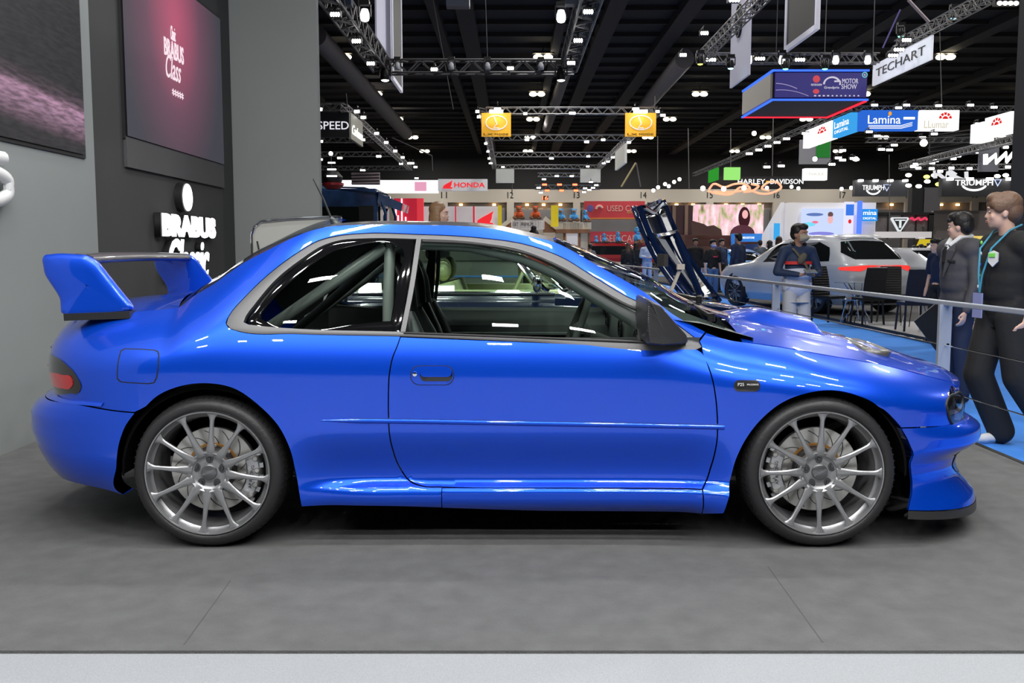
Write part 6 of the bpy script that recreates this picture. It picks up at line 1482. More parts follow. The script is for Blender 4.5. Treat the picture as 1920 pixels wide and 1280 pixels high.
mb = MB(); mb.add([bl(.32, .40, .01), bl(.34, .62, .01), bl(.80, .60, .01), bl(.78, .44, .01)], [(0, 1, 2, 3)]); o = mb.build('sound_pad', mat('pad_grey', (.18, .19, .20), rough=.9), cc)
mb = MB(); mb.tube([bl(.04, .2, .02), bl(.10, .5, .03), bl(.05, .85, .02)], .02, 6); mb.box(tuple(bl(.95, .3, .02)), (.06, .05, .05)); mb.build('bonnet_latch', CHROME, cc)
MB().bar(at(1277, 500, 6.9) + off, at(1252, 560, 6.9) + off, .035, .02).box(tuple(at(1276, 500, 6.88) + off), (.055, .04, .04)).build('bonnet_stay', mat('stay_tan', (.45, .40, .34), rough=.5), cc)
# raised boot lid with pale lining
mb = MB(); lid = [(474, 505), (473, 440), (478, 425), (490, 415), (540, 410), (600, 407), (640, 407), (640, 505)]; pl = [at(u, v, 8.35) + off for u, v in lid]
mb.add(pl + [p + Vector((0, .04, 0)) for p in pl], [tuple(range(8)), tuple(range(15, 7, -1))] + [(i, (i + 1) % 8, (i + 1) % 8 + 8, i + 8) for i in range(8)]); mb.build('boot_lid', mat('lid_lining', (.50, .50, .47), rough=.6), cc)
MB().tube([p + Vector((0, -.01, .0)) for p in pl[:7]], .012, 8).build('boot_lid_trim', CHROME, cc, smooth=True)
MB().tube([at(482, 452, 8.3) + off, at(486, 470, 8.3) + off, at(484, 482, 8.3) + off], .008, 6).build('lid_handle', BLACKR, cc)
# ================================================================== CHAIRS AND TABLE
CHM = mat('chair_black', (.008, .008, .009), rough=.5); CHN = mat('chair_navy', (.008, .014, .04), rough=.55)
def chair(u, vbot, Y, rz, ribbed, m, label):
    p = floor_at(u, vbot, HZ + .03); p.y = Y; p.x = at(u, 560, Y).x
    t = empty('dining_chair', (p.x, Y, HZ + .03), label, 'chair', rotz=rz)
    MB().box((0, 0, .455), (.42, .42, .06)).build('seat', m, t, bevel=.012)
    mb = MB(); G = [[(-.20, .20, .47), (.20, .20, .47)], [(-.20, .215, .62), (.20, .215, .62)], [(-.195, .24, .8), (.195, .24, .8)], [(-.185, .30, 1.02), (.185, .30, 1.02)]]; mb.grid(G); o = mb.build('backrest', m, t); sd = o.modifiers.new('s', 'SOLIDIFY'); sd.thickness = .035; sd.offset = 0; bake(o)
    if ribbed:
        mb = MB()
        for k in range(11):
            z = .52 + .045 * k; y = float(np.interp(z, [.47, .62, .8, 1.02], [.20, .215, .24, .30])); mb.tube([(-.185, y - .02, z), (.185, y - .02, z)], .012, 6)
        mb.build('ribs', m, t, smooth=True)
    for sx in (-1, 1):
        for sy in (-1, 1): MB().bar((sx * .18, sy * .18, .45), (sx * .205, sy * .215, 0), .028, .028, up=Vector((0, 1, 0))).build('leg', m, t)
    return t
chair(1554, 592, 17.6, math.radians(25), True, CHM, 'black ribbed high-back chair, leftmost of the four')
chair(1627, 604, 16.9, math.radians(188), False, CHM, 'plain black high-back chair, second from the left')
chair(1668, 598, 17.5, math.radians(-22), True, CHM, 'black ribbed high-back chair between the two plain ones')
chair(1713, 618, 15.5, math.radians(176), False, CHN, 'navy-backed high chair nearest the grey-suited person')
t = empty('side_table', (at(1612, 560, 17.2).x, 17.3, HZ + .03), 'round glass table on thin crossing metal legs among the chairs', 'table')
MB().lathe([(0, .73), (.42, .73), (.42, .745), (0, .745)], (0, 0, 0), 'Z', 32).build('glass_top', glass('table_glass', (.75, .85, .88)), t)
for k in range(6):
    a = 2 * PI * k / 6; MB().tube([(.28 * math.cos(a), .28 * math.sin(a), 0), (.05 * math.cos(a + 1), .05 * math.sin(a + 1), .42), (.26 * math.cos(a + 2), .26 * math.sin(a + 2), .73)], .010, 6).build('leg', mat('leg_blue_chrome', (.35, .42, .8), rough=.25, metal=.9) if k % 2 else CHROME, t)
for (u, v, Y, lab) in ((1600, 570, 17.0, 'chrome wire stool standing left of the plain black chair'), (1716, 582, 16.4, 'chrome wire stool behind the navy-backed chair')):
    t = empty('wire_stool', (at(u, v, Y).x, Y, HZ + .03), lab, 'stool'); mb = MB()
    for k in range(7): mb.tube([(-.19 + .063 * k, -.17, .44), (-.19 + .063 * k, .17, .44)], .008, 5)
    mb.tube([(.2 * math.cos(a), .18 * math.sin(a), .44) for a in np.linspace(0, 2 * PI, 20)[:-1]], .010, 6, closed=True); mb.build('wire_seat', CHROME, t)
    for k in range(4): a = PI / 4 + PI / 2 * k; MB().tube([(.13 * math.cos(a), .13 * math.sin(a), .44), (.24 * math.cos(a), .24 * math.sin(a), 0)], .009, 6).build('leg', CHROME, t)
# ================================================================== COACH AND STANDS ON THE LEFT
t = empty('coach', (at(650, 400, 30).x, 30, HZ), 'blue and dark coach with panoramic windows left of the red lit panels', 'coach'); ox, oy, oz = -t.location.x, -t.location.y, -t.location.z
CBL = mat('coach_blue', (.03, .08, .22), rough=.25, coat=1, noise=(1.5, .5)); CLB = mat('coach_lightblue', (.22, .45, .75), rough=.35)
x0, x1 = at(540, 400, 30).x + ox, at(708, 400, 30).x + ox
MB().box(((x0 + x1) / 2, 1.3, 1.75), (x1 - x0, 2.5, 3.1)).build('body', CBL, t, bevel=.08)
MB().box(((x0 + x1) / 2 - .1, -.02, 2.05), (x1 - x0 - .55, .1, 1.35)).build('side_glass', DGL, t); MB().box(((x0 + x1) / 2, -.05, 1.25), (x1 - x0 - .5, .06, .22)).build('orange_stripe', mat('coach_orange', (.75, .30, .03), rough=.4), t)
MB().box((x1 - .35, -.04, 1.7), (.45, .12, 2.1)).build('door', BLACKR, t)
MB().box((x1 + .02, 1.3, 1.9), (.08, 2.2, 1.7)).build('windscreen', DGL, t)
for y in (.05, 2.55): MB().tube([(x1 + .02, y, 3.2), (x1 + .25, y, 2.5), (x1 + .2, y, .9)], .05, 6).build('front_pillar', CBL, t)
MB().add([(x1 - 1.2, 0, 3.3), (x1 + .05, -.05, 3.15), (x1 + .75, .4, 2.85), (x1 + .75, 2.3, 2.85), (x1 + .05, 2.6, 3.15), (x1 + .0, -.05, 2.85), (x1 + .7, .4, 2.60), (x1 + .7, 2.3, 2.6), (x1, 2.6, 2.85)], [(0, 1, 4), (1, 2, 3, 4), (5, 6, 2, 1), (6, 7, 3, 2), (7, 8, 4, 3), (5, 8, 7, 6)]).build('roof_peak', CBL, t)
MB().box((x0 + .95 + .2, .6, 3.38), (.7, 1.0, .2)).build('roof_unit', CLB, t, bevel=.05)
MB().tube([(x0 + 1.3, .2, 3.35), (x0 + 2.4, .1, 3.32), (x1 + .3, .3, 3.1)], .03, 6).build('roof_rail', CHROME, t)
for x in (x0 + .8, x1 - 1.2): MB().lathe([(0, -.02), (.45, -.02), (.48, .1), (.48, .3)], (x, 0, .5), 'Y', 24).build('wheel', BLACKR, t)
t = empty('stage_machine', at(624, 330, 27), 'dark red and black machine with a beacon above the coach roof', 'machine'); k = 27 / FPX
MB().lathe([(0, -14 * k), (16 * k, -12 * k), (19 * k, -2 * k), (10 * k, 8 * k), (0, 10 * k)], (0, 0, 0), 'Z', 16).build('drum', BLACKR, t, smooth=True); MB().lathe([(12 * k, -24 * k), (20 * k, -17 * k), (20 * k, -13 * k), (12 * k, -12 * k)], (0, 0, 0), 'Z', 16).build('ring', mat('machine_red', (.35, .02, .03), rough=.4), t); MB().tube([(-3 * k, 0, 8 * k), (-3 * k, 0, 38 * k)], .02, 6).build('mast', BLACKR, t); MB().ell((-3 * k, 0, 41 * k), .06, 10, 6).build('beacon', LENS, t)
for q in range(3): MB().box((2 * k, -.3, (4 + 12 * q - 12) * k + .1), (.28 - .04 * q, .05, .04)).build('lamp_tray', emis('tray_white', (1, 1, 1), 3), t)
# red lit panel wall, honda wall, header signs
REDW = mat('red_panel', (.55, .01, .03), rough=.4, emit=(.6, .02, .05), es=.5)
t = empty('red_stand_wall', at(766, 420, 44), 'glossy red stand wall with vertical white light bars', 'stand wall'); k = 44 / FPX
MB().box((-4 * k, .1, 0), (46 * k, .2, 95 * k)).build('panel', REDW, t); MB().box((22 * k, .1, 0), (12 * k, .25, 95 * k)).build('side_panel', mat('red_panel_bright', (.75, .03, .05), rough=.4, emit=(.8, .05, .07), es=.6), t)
for (u, v0, v1) in ((743, 384, 430), (754, 373, 430), (747, 404, 430), (761, 407, 430)): MB().box(((u - 766) * k, -.05, -((v0 + v1) / 2 - 420) * k), (2.2 * k, .06, (v1 - v0) * k)).build('light_bar', emis('bar_white', (1, .9, 1), 2), t)
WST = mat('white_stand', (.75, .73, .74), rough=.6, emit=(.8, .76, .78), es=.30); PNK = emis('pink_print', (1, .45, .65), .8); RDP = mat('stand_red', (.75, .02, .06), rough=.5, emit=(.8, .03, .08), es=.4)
t, w, h, d = sign('stand_header', 'long white lit band running behind the coach to the winged sign', 640, 338, 822, 362, 52, emis('band_white', (1, .97, 1), 1.1), d=.4); MB().box((w * .32, -d / 2 - .02, 0), (w * .12, .03, h * .7)).build('pink_figures', PNK, t)
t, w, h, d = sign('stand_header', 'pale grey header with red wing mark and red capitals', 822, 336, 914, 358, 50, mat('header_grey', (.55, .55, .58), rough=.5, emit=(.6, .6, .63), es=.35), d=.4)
RLT = emis('red_letters', (.9, .03, .04), 1.0); put(t, 'HONDA', w * .62, h * .42, w * .14, -h * .0, RLT, d, off=.02)
def wing_mark(t, x, z, s, y, m): 
    mb = MB(); P = [(-.55, -.35), (-.5, -.1), (-.15, .12), (.2, .30), (.55, .5), (.45, .25), (.42, .0), (.30, -.25), (.50, -.28), (.55, -.42), (-.55, -.42)]
    mb.prism([(p[0] * s, p[1] * s) for p in P], .03, frame_to((x, y, z), (1, 0, 0), (0, 0, 1)) ); mb.build('wing_mark', m, t)
wing_mark(t, -w * .30, 0, h * .75, -d / 2 - .04, RLT)
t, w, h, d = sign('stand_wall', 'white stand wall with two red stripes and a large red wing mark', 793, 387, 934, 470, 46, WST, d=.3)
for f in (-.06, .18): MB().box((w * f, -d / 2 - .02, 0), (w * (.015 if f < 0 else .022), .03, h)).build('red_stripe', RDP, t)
wing_mark(t, w * .33, h * .22, w * .2, -d / 2 - .04, RLT); put(t, 'HONDA', w * .17, h * .05, w * .33, h * .06, RLT, d)
for (u, c) in ((937, 'right end of the white stand wall with stripes'), (1040, 'left end of the blue-bear balcony')):
    o = MB().box((0, 0, 0), (.18 if u == 937 else .35, .2, 1.0)).build('yellow_panel', mat('panel_yellow', (.85, .65, .02), rough=.5, emit=(.9, .7, .03), es=.3)); o.location = at(u, 405, 45); tag(o, 'upright yellow panel at the ' + c, 'panel')
# bear stand: two balconies on a house-like front
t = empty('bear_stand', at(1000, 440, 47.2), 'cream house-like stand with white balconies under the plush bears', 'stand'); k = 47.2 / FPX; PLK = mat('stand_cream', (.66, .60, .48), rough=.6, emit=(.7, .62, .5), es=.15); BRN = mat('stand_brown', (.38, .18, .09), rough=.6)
def bb(u0, v0, u1, v1, m, nm, dy=0, dd=.6): MB().box((((u0 + u1) / 2 - 1000) * k, dy, -((v0 + v1) / 2 - 440) * k), ((u1 - u0) * k, dd, (v1 - v0) * k)).build(nm, m, t)
bb(938, 430, 1104, 475, PLK, 'front_wall', .5); bb(959, 414, 1020, 430, WST, 'balcony'); bb(1041, 417, 1107, 430, PLK, 'balcony'); bb(1041, 430, 1104, 437, BRN, 'beam', -.1); bb(1062, 438, 1082, 470, WST, 'door_panel', .1)
for u in (1056, 1084, 1102): bb(u, 437, u + 4, 475, BRN, 'post', .05, .3)
for u in range(961, 1020, 3): bb(u, 415, u + 1, 429, mat('slat_shadow', (.42, .38, .32), rough=.7), 'slat', -.32, .05)  # darker strips painted for the shadow between the balcony slats
for u in range(1056, 1090, 3): bb(u, 419, u + 1, 429, mat('slat_shadow', (.42, .38, .32), rough=.7), 'slat', -.32, .05)
for a, b in (((935, 430), (962, 409)), ((1020, 409), (1050, 433))): MB().bar(((a[0] - 1000) * k, -.2, -(a[1] - 440) * k), ((b[0] - 1000) * k, -.2, -(b[1] - 440) * k), .12, .2).build('roof_edge', PLK, t)
MB().add([((u - 1000) * k, -.1, -(v - 440) * k) for u, v in ((1018, 412), (1050, 436), (1018, 436))], [(0, 1, 2)]).build('gable', BRN, t)
MB().add([((u - 1000) * k, -.1, -(v - 440) * k) for u, v in ((962, 412), (938, 432), (962, 432))], [(0, 1, 2)]).build('gable', BRN, t)
put(t, 'GET', 10 * k, 6 * k, -33 * k, 19 * k, BLACKP, .7); put(t, 'PREMIUM', 22 * k, 6 * k, -12 * k, 19 * k, BLACKP, .7)
def bear(u, v, s, coat, label, rz=0, Y=46.8):
    k = Y / FPX; t = empty('plush_bear', at(u, v, Y), label, 'plush bear', rotz=rz); q = s * k
    FUR = mat('bear_fur', (.32, .17, .09), rough=.95); C = mat('bear_coat_' + coat, {'orange': (.72, .13, .04), 'blue': (.10, .40, .80)}[coat], rough=.9)
    mb = MB(); mb.ell((0, 0, .42 * q), (.34 * q, .3 * q, .36 * q), 14, 10); mb.tube([(-.3 * q, 0, .6 * q), (-.38 * q, -.2 * q, .3 * q)], .11 * q, 8); mb.tube([(.3 * q, 0, .6 * q), (.38 * q, -.2 * q, .3 * q)], .11 * q, 8); mb.build('jumper', C, t, smooth=True)
    mb = MB(); mb.ell((0, .03 * q, .98 * q), (.25 * q, .23 * q, .26 * q), 14, 10); mb.ell((-.19 * q, .03 * q, 1.17 * q), .09 * q, 8, 6); mb.ell((.19 * q, .03 * q, 1.17 * q), .09 * q, 8, 6); mb.ell((0, -.05 * q, .78 * q), (.24 * q, .2 * q, .1 * q), 12, 6); mb.build('hood', C, t, smooth=True)
    mb = MB(); mb.ell((0, -.13 * q, .96 * q), (.17 * q, .13 * q, .17 * q), 12, 8); mb.ell((0, -.25 * q, .91 * q), (.08 * q, .07 * q, .06 * q), 10, 6); mb.build('face', FUR, t, smooth=True); mb = MB(); mb.ell((0, 0, .16 * q), (.30 * q, .26 * q, .14 * q), 12, 8)
    for sg in (-1, 1): mb.tube([(sg * .2 * q, 0, .12 * q), (sg * .42 * q, -.3 * q, .10 * q)], .13 * q, 8); mb.ell((sg * .46 * q, -.36 * q, .15 * q), (.12 * q, .09 * q, .15 * q), 8, 6); mb.ell((sg * .38 * q, -.24 * q, .28 * q), .09 * q, 8, 6)
    mb.build('legs_and_paws', FUR, t, smooth=True)
    for sg in (-1, 1): MB().ell((sg * .06 * q, -.255 * q, 1.0 * q), .02 * q, 6, 4).build('eye', BLACKP, t)
    MB().ell((0, -.32 * q, .93 * q), (.03 * q, .02 * q, .02 * q), 6, 4).build('nose', BLACKP, t)
bear(973, 411, 20, 'orange', 'plush bear in orange on the white balcony, left one'); bear(1004, 411, 20, 'orange', 'plush bear in orange on the white balcony, right one')
bear(1051, 415, 19, 'blue', 'plush bear in blue on the cream balcony, left of three'); bear(1076, 415, 19, 'blue', 'plush bear in blue on the cream balcony, middle of three'); bear(1098, 416, 18, 'blue', 'plush bear in blue on the cream balcony, turned to the right', rz=math.radians(60))
for (u, v, s, lab) in ((1051, 450, 19, 'half-hidden plush bear in blue just above the coupe roof edge'), (1118, 458, 13, 'small plush bear in blue, lower left of the four above the dark red car'), (1133, 456, 15, 'plush bear in blue, second of the four above the dark red car'), (1159, 457, 18, 'plush bear in blue, third of the four above the dark red car'), (1195, 457, 25, 'largest plush bear in blue beside the raised dark bonnet')): bear(u, v, s, 'blue', lab, rz=math.radians(70), Y=52.5)
o = MB().box((0, 0, 0), (3.6, .9, 1.55)).build('bear_plinth', mat('plinth_maroon', (.12, .02, .03), rough=.6)); o.location = (at(1155, 480, 52.5).x, 52.8, .80); tag(o, 'maroon plinth carrying the plush bears behind the dark red car', 'plinth')
t, w, h, d = sign('banner', 'large red banner with pale lettering on the hall back wall', 1095, 377, 1209, 411, 115, mat('banner_red', (.68, .06, .08), rough=.7), d=.2)
PB = mat('banner_pink_print', (.85, .5, .45), rough=.7); put(t, 'USED CAR', w * .52, h * .32, w * .14, h * .10, PB, d); put(t, 'SHOW', w * .18, h * .14, w * .3, -h * .12, mat('banner_gold', (.7, .45, .15), rough=.7), d)
mb = MB(); mb.ell((-w * .40, -.15, h * .1), (w * .055, .02, h * .2), 12, 6); mb.build('round_emblem', mat('emblem_blue', (.15, .12, .4), rough=.7), t); MB().tube([(-w * .25 + w * .05 * math.cos(a), -.15, h * .05 + h * .18 * math.sin(a)) for a in np.linspace(.3, PI, 10)], .15, 5).build('arc_emblem', PB, t); MB().box((0, -.12, -h * .45), (w, .03, h * .06)).build('orange_edge', mat('banner_orange', (.8, .3, .05), rough=.7), t)
t, w, h, d = sign('banner', 'lower red banner partly hidden by the plush bears', 1104, 434, 1215, 460, 70, mat('banner_red', (.68, .06, .08), rough=.7), d=.2); put(t, 'USED CAR', w * .62, h * .5, 0, 0, PB, d)
# big video wall and brown counter
k = 40 / FPX
t = empty('video_wall', at(1366, 412, 40), 'bright video wall showing a dark-haired person before pale trees', 'screen')
def f_vid(nt, tc, b):
    mp = nt.nodes.new('ShaderNodeMapping'); mp.inputs['Scale'].default_value = (2.2, 1, .9); nt.links.new(tc.outputs['Object'], mp.inputs[0]); n = nt.nodes.new('ShaderNodeTexNoise'); n.inputs['Scale'].default_value = 1.9; n.inputs['Detail'].default_value = 5; nt.links.new(mp.outputs[0], n.inputs['Vector'])
    cr = nt.nodes.new('ShaderNodeValToRGB'); e = cr.color_ramp.elements; e[0].position = .30; e[0].color = (.22, .13, .10, 1); e[1].position = .66; e[1].color = (1, .85, .88, 1); q = e.new(.5); q.color = (.95, .55, .62, 1); q = e.new(.42); q.color = (.55, .55, .28, 1); nt.links.new(n.outputs['Fac'], cr.inputs[0]); nt.links.new(cr.outputs[0], b.inputs['Emission Color'])
MB().box((0, .1, 0), (130 * k, .2, 57 * k)).build('screen', screen_shader('forest_film_screen', f_vid), t)
VH = emis('film_hair', (.05, .015, .02), 1); VF = emis('film_skin', (.95, .5, .5), 1); VS = emis('film_shirt', (.10, .035, .05), 1)
MB().ell((29 * k, -.02, 4 * k), (11 * k, .02, 20 * k), 16, 10).build('film_hair', VH, t); MB().ell((30 * k, -.05, 10 * k), (5.5 * k, .02, 8 * k), 14, 8).build('film_face', VF, t); MB().ell((26 * k, -.03, -26 * k), (23 * k, .02, 17 * k), 16, 8).build('film_shirt', VS, t); MB().box((-60 * k, -.03, 0), (6 * k, .02, 56 * k)).build('film_edge', emis('film_pink', (1, .5, .6), 1.2), t)
BRW = mat('brown_stand', (.12, .055, .04), rough=.7)
o = MB().box((0, 0, 0), (170 * k, .5, 34 * k)).build('stand_counter', BRW); o.location = at(1348, 457, 40.6); tag(o, 'brown stand base under the bright video wall', 'stand')
o = MB().prism([(-28, -13), (28, -13), (26, -2), (12, 6), (0, 4), (-6, 8), (-20, 12), (-27, 14), (-30, 10)], .3).build('rock_cutout', BRW); o.data.transform(Matrix.Scale(38.5 / FPX, 4)); o.rotation_euler = (PI / 2, 0, 0); o.location = at(1326, 428, 38.5); tag(o, 'brown mountain-shaped cut-out in front of the video wall', 'decoration')
t, w, h, d = sign('stand_wall', 'dark violet-brown stand wall with posts left of the video wall', 1235, 385, 1302, 478, 43, mat('stand_violet_brown', (.07, .035, .04), rough=.7), d=.3)
for f in (-.1, .25): MB().box((w * f, -.2, 0), (.15, .1, h)).build('post', mat('post_tan', (.30, .2, .14), rough=.6), t)
# white and blue stand at centre right
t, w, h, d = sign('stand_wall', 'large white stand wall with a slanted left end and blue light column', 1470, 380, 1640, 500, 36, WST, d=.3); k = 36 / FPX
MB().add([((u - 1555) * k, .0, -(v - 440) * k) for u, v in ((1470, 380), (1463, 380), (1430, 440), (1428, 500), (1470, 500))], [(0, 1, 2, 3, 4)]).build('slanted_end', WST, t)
MB().box(((1542 - 1555) * k, -.25, -(417 - 440) * k), (86 * k, .1, 50 * k)).build('screen', screen_shader('pale_cartoon_screen', lambda nt, tc, b: f_pale(nt, tc, b)) if False else emis('pale_screen', (.62, .72, 1), 1.0), t)
for (u, v, a, b_, m) in ((1522, 403, 16, 3, emis('scr_navy', (.12, .2, .5), 1)), (1512, 421, 12, 4, emis('scr_aqua', (.2, .75, 1), 1)), (1523, 417, 6, 2.5, emis('scr_red', (.9, .2, .3), 1)), (1551, 412, 5, 8, emis('scr_skin', (.9, .5, .5), 1)), (1551, 403, 5, 5, emis('scr_brown', (.15, .08, .08), 1)), (1535, 438, 24, 3.5, emis('scr_violet', (.25, .25, .75), 1))): MB().ell(((u - 1555) * k, -.32, -(v - 440) * k), (a * k, .02, b_ * k), 14, 8).build('screen_picture', m, t)
MB().box(((1583 - 1555) * k, -.4, -(413 - 440) * k), (15 * k, .2, 66 * k)).build('poster_column', emis('poster_pale', (.82, .82, 1), 1), t); MB().box(((1583 - 1555) * k, -.52, -(395 - 440) * k), (14 * k, .05, 20 * k)).build('poster_blue', emis('poster_blue', (.05, .2, .8), 1), t); MB().ell(((1583 - 1555) * k, -.55, -(416 - 440) * k), (3 * k, .02, 4 * k), 10, 6).build('poster_mark', RED, t)
MB().box(((1602 - 1555) * k, -.45, -(413 - 440) * k), (6 * k, .2, 68 * k)).build('blue_column', emis('led_blue_column', (.05, .12, 1), 2.2), t, label='glowing blue light column')
MB().box(((1623 - 1555) * k, -.3, -(404 - 440) * k), (28 * k, .1, 22 * k)).build('blue_board', emis('board_blue', (.03, .3, .85), 1), t); put(t, 'mina', 24 * k, 8 * k, (1622 - 1555) * k, (440 - 400) * k, WP, .3, dy=.25); put(t, 'DIGITAL', 24 * k, 4 * k, (1622 - 1555) * k, (440 - 410) * k, WP, .3, dy=.25)
MB().box(((1453 - 1555) * k, -.3, -(434 - 440) * k), (10 * k, .1, 30 * k)).build('aqua_board', emis('board_aqua', (.05, .4, .85), 1), t)
t, w, h, d = sign('stand_header', 'blue header board over the counter behind the light blue sports car', 1372, 438, 1430, 453, 37, mat('header_blue', (.02, .16, .50), rough=.5, emit=(.02, .18, .6), es=.6), d=.3); put(t, 'BRIDGESTONE', w * .4, h * .25, 0, 0, WP, d)
MB().box((-w * .46, 0, -h * 1.2), (w * .06, .3, h * 1.6)).build('post', mat('header_blue', (0, 0, 0)), t); MB().box((w * .1, .5, -h * 1.6), (w * .9, .3, h * 1.6)).build('counter', mat('counter_blue', (.04, .10, .25), rough=.5), t)
# grey lattice wall with the triangle emblem
t, w, h, d = sign('stand_wall', 'dark framed grey lattice wall with a white triangle emblem', 1640, 401, 1746, 448, 42, mat('lattice_grey', (.17, .15, .15), rough=.7, noise=(3, .3)), d=.3); k = 42 / FPX
mb = MB(); mb.box((0, -.2, h / 2), (w, .15, .12)); mb.box((w / 2 - .1, -.2, 0), (.22, .15, h))
for f in (-.3, -.05, .2): mb.box((w * f, -.18, 0), (.05, .1, h))
mb.build('frame', BLACKR, t)
tx = (1680 - 1693) * k; tz = -(420 - 424.5) * k
MB().prism([(-15 * k, 12 * k), (15 * k, 12 * k), (17 * k, 9 * k), (3 * k, -14 * k), (-3 * k, -14 * k), (-17 * k, 9 * k)], .05, frame_to((tx, -.35, tz), (1, 0, 0), (0, 0, 1))).build('triangle_emblem', emis('emblem_white', (.85, .9, .92), .9), t)
MB().prism([(-12.5 * k, 9.5 * k), (12.5 * k, 9.5 * k), (1 * k, -11 * k), (-1 * k, -11 * k)], .03, frame_to((tx, -.42, tz), (1, 0, 0), (0, 0, 1))).build('emblem_inner', mat('emblem_dark', (.04, .045, .045), rough=.6), t)
mb = MB(); mb.box((tx, -.46, tz + 6.5 * k), (19 * k, .03, 2.2 * k)); mb.box((tx, -.46, tz - 1 * k), (4 * k, .03, 13 * k)); mb.build('emblem_t', emis('emblem_white', (1, 1, 1), 1), t)
sp = spline([((1700 + 4 * q - 1693) * k, (424.5 - 411 + 2.2 * math.sin(q * 2.1)) * k) for q in range(9)], n_per=3); MB().tube([(p[0], -.3, p[1]) for p in sp], .05, 5).build('red_script', emis('script_red', (.8, .05, .12), 1), t)
for u in (1728, 1750): put(t, 'TF', 5 * k, 14 * k, (u - 1693) * k, -8 * k, mat('script_dark', (.05, .05, .05)), d)
t, w, h, d = sign('stand_wall', 'grey plain wall right of the lattice wall, behind the two men', 1746, 395, 1900, 448, 46, mat('wall_taupe', (.24, .21, .20), rough=.8), d=.3)
o = MB().box((0, 0, 0), (3.9, .3, .25)).build('white_beam', WST); o.location = at(1655, 440, 39); tag(o, 'white horizontal beam on posts above the white crossover', 'beam'); MB().box((1.55, 0, -.65), (.28, .3, 1.1)).build('post', WST, o)
t, w, h, d = sign('stand_counter', 'black stand front with a yellow slanting sign behind the white cars', 1706, 448, 1772, 475, 36, mat('stand_black', (.02, .02, .02), rough=.6), d=.5); MB().prism([(-w * .42, .02), (w * .28, .02), (w * .25, .26), (-w * .34, .26)], .04, frame_to((0, -.3, 0), (1, 0, 0), (0, 0, 1))).build('yellow_sign', mat('panel_yellow', (0, 0, 0)), t)
t = empty('exhibit_tent', at(1764, 470, 33), 'small white pointed canopy with a blue strip right of the yellow sign', 'canopy'); k = 33 / FPX
MB().add([(-14 * k, 0, 0), (16 * k, 0, 0), (4 * k, 0, 18 * k), (-14 * k, .8, 0), (16 * k, .8, 0), (4 * k, .8, 18 * k)], [(0, 1, 2), (5, 4, 3), (0, 2, 5, 3), (1, 4, 5, 2), (0, 3, 4, 1)]).build('canopy', WST, t); MB().box((7 * k, -.05, 2 * k), (14 * k, .05, 3 * k)).build('blue_strip', emis('strip_blue', (.05, .4, .9), 1), t)
# hall column group right of the yellow-lit recesses
for i, (u0, u1, m_) in enumerate(((1705, 1728, BLACKR), (1728, 1760, DUCT))):
    t, w, h, d = sign('hall_column', ['black hall column right of the tall cable', 'grey hall column with small vertical characters'][i], u0, 352, u1, 402, 60, m_, d=.6)
# ================================================================== PEOPLE
SKIN = mat('skin_light', (.62, .36, .25), rough=.55); SKIN2 = mat('skin_tan', (.42, .22, .14), rough=.55); SKIN3 = mat('skin_fair', (.72, .46, .36), rough=.5)
HAIRB = mat('hair_black', (.012, .010, .009), rough=.5, bump=(60, .4)); HAIRBR = mat('hair_brown', (.10, .055, .032), rough=.5, bump=(60, .4)); HAIRLB = mat('hair_light_brown', (.16, .09, .055), rough=.5, bump=(60, .4))
def caps(mb, a, b, ra, rb, n=14):
    a, b = Vector(a), Vector(b); mb.tube([a, a.lerp(b, .5), b], [ra, (ra + rb) / 2, rb], n); mb.ell(a, ra * .995, n, 8); mb.ell(b, rb * .995, n, 8)
def remesh(mb, name, m, parent, vox, smooth=4, label=None):
    o = mb.build(name, m, parent, fix=False)
    r = o.modifiers.new('r', 'REMESH'); r.mode = 'VOXEL'; r.voxel_size = vox; r.use_smooth_shade = True
    if smooth: s = o.modifiers.new('s', 'SMOOTH'); s.iterations = smooth; s.factor = .5
    bake(o); o.data.materials.clear(); o.data.materials.append(m)
    if label: o['label'] = label
    return o
def chain(mb, pts, rs, n=10):
    for (a, b), (ra, rb) in zip(zip(pts, pts[1:]), zip(rs, rs[1:])): caps(mb, a, b, ra, rb, n)
def hand(mb, wrist, dirn, palm_n, side, curl=.35, s=1.0):
    """palm, four unequal curled fingers, thumb leaving the side of the palm"""
    w = Vector(wrist); d = Vector(dirn).normalized(); nrm = Vector(palm_n).normalized(); lat = d.cross(nrm).normalized() * side
    for k in range(4): q = (k - 1.5) * .018 * s; caps(mb, w + d * .015 * s, w + d * .085 * s + lat * q, .017 * s, .012 * s, 8)
    for k, L in enumerate((.068, .078, .072, .056)):
        q = (k - 1.5) * .020 * s; p = w + d * .088 * s + lat * q; a = curl; pts = [p]
        for j in range(3):
            dd = (d * math.cos(a) + nrm * math.sin(a)); p = p + dd * (L * s * (.42, .32, .26)[j]); pts.append(p); a += curl * 1.3
        chain(mb, pts, [.0095 * s, .0088 * s, .008 * s, .007 * s], 8)
    tb = w + d * .025 * s - lat * .026 * s; chain(mb, [tb, tb + (d * .7 - lat * .6 + nrm * .2).normalized() * .038 * s, tb + (d * .7 - lat * .6 + nrm * .2).normalized() * .038 * s + (d * .95 - lat * .15 + nrm * .3).normalized() * .030 * s], [.013 * s, .0105 * s, .0085 * s], 8)
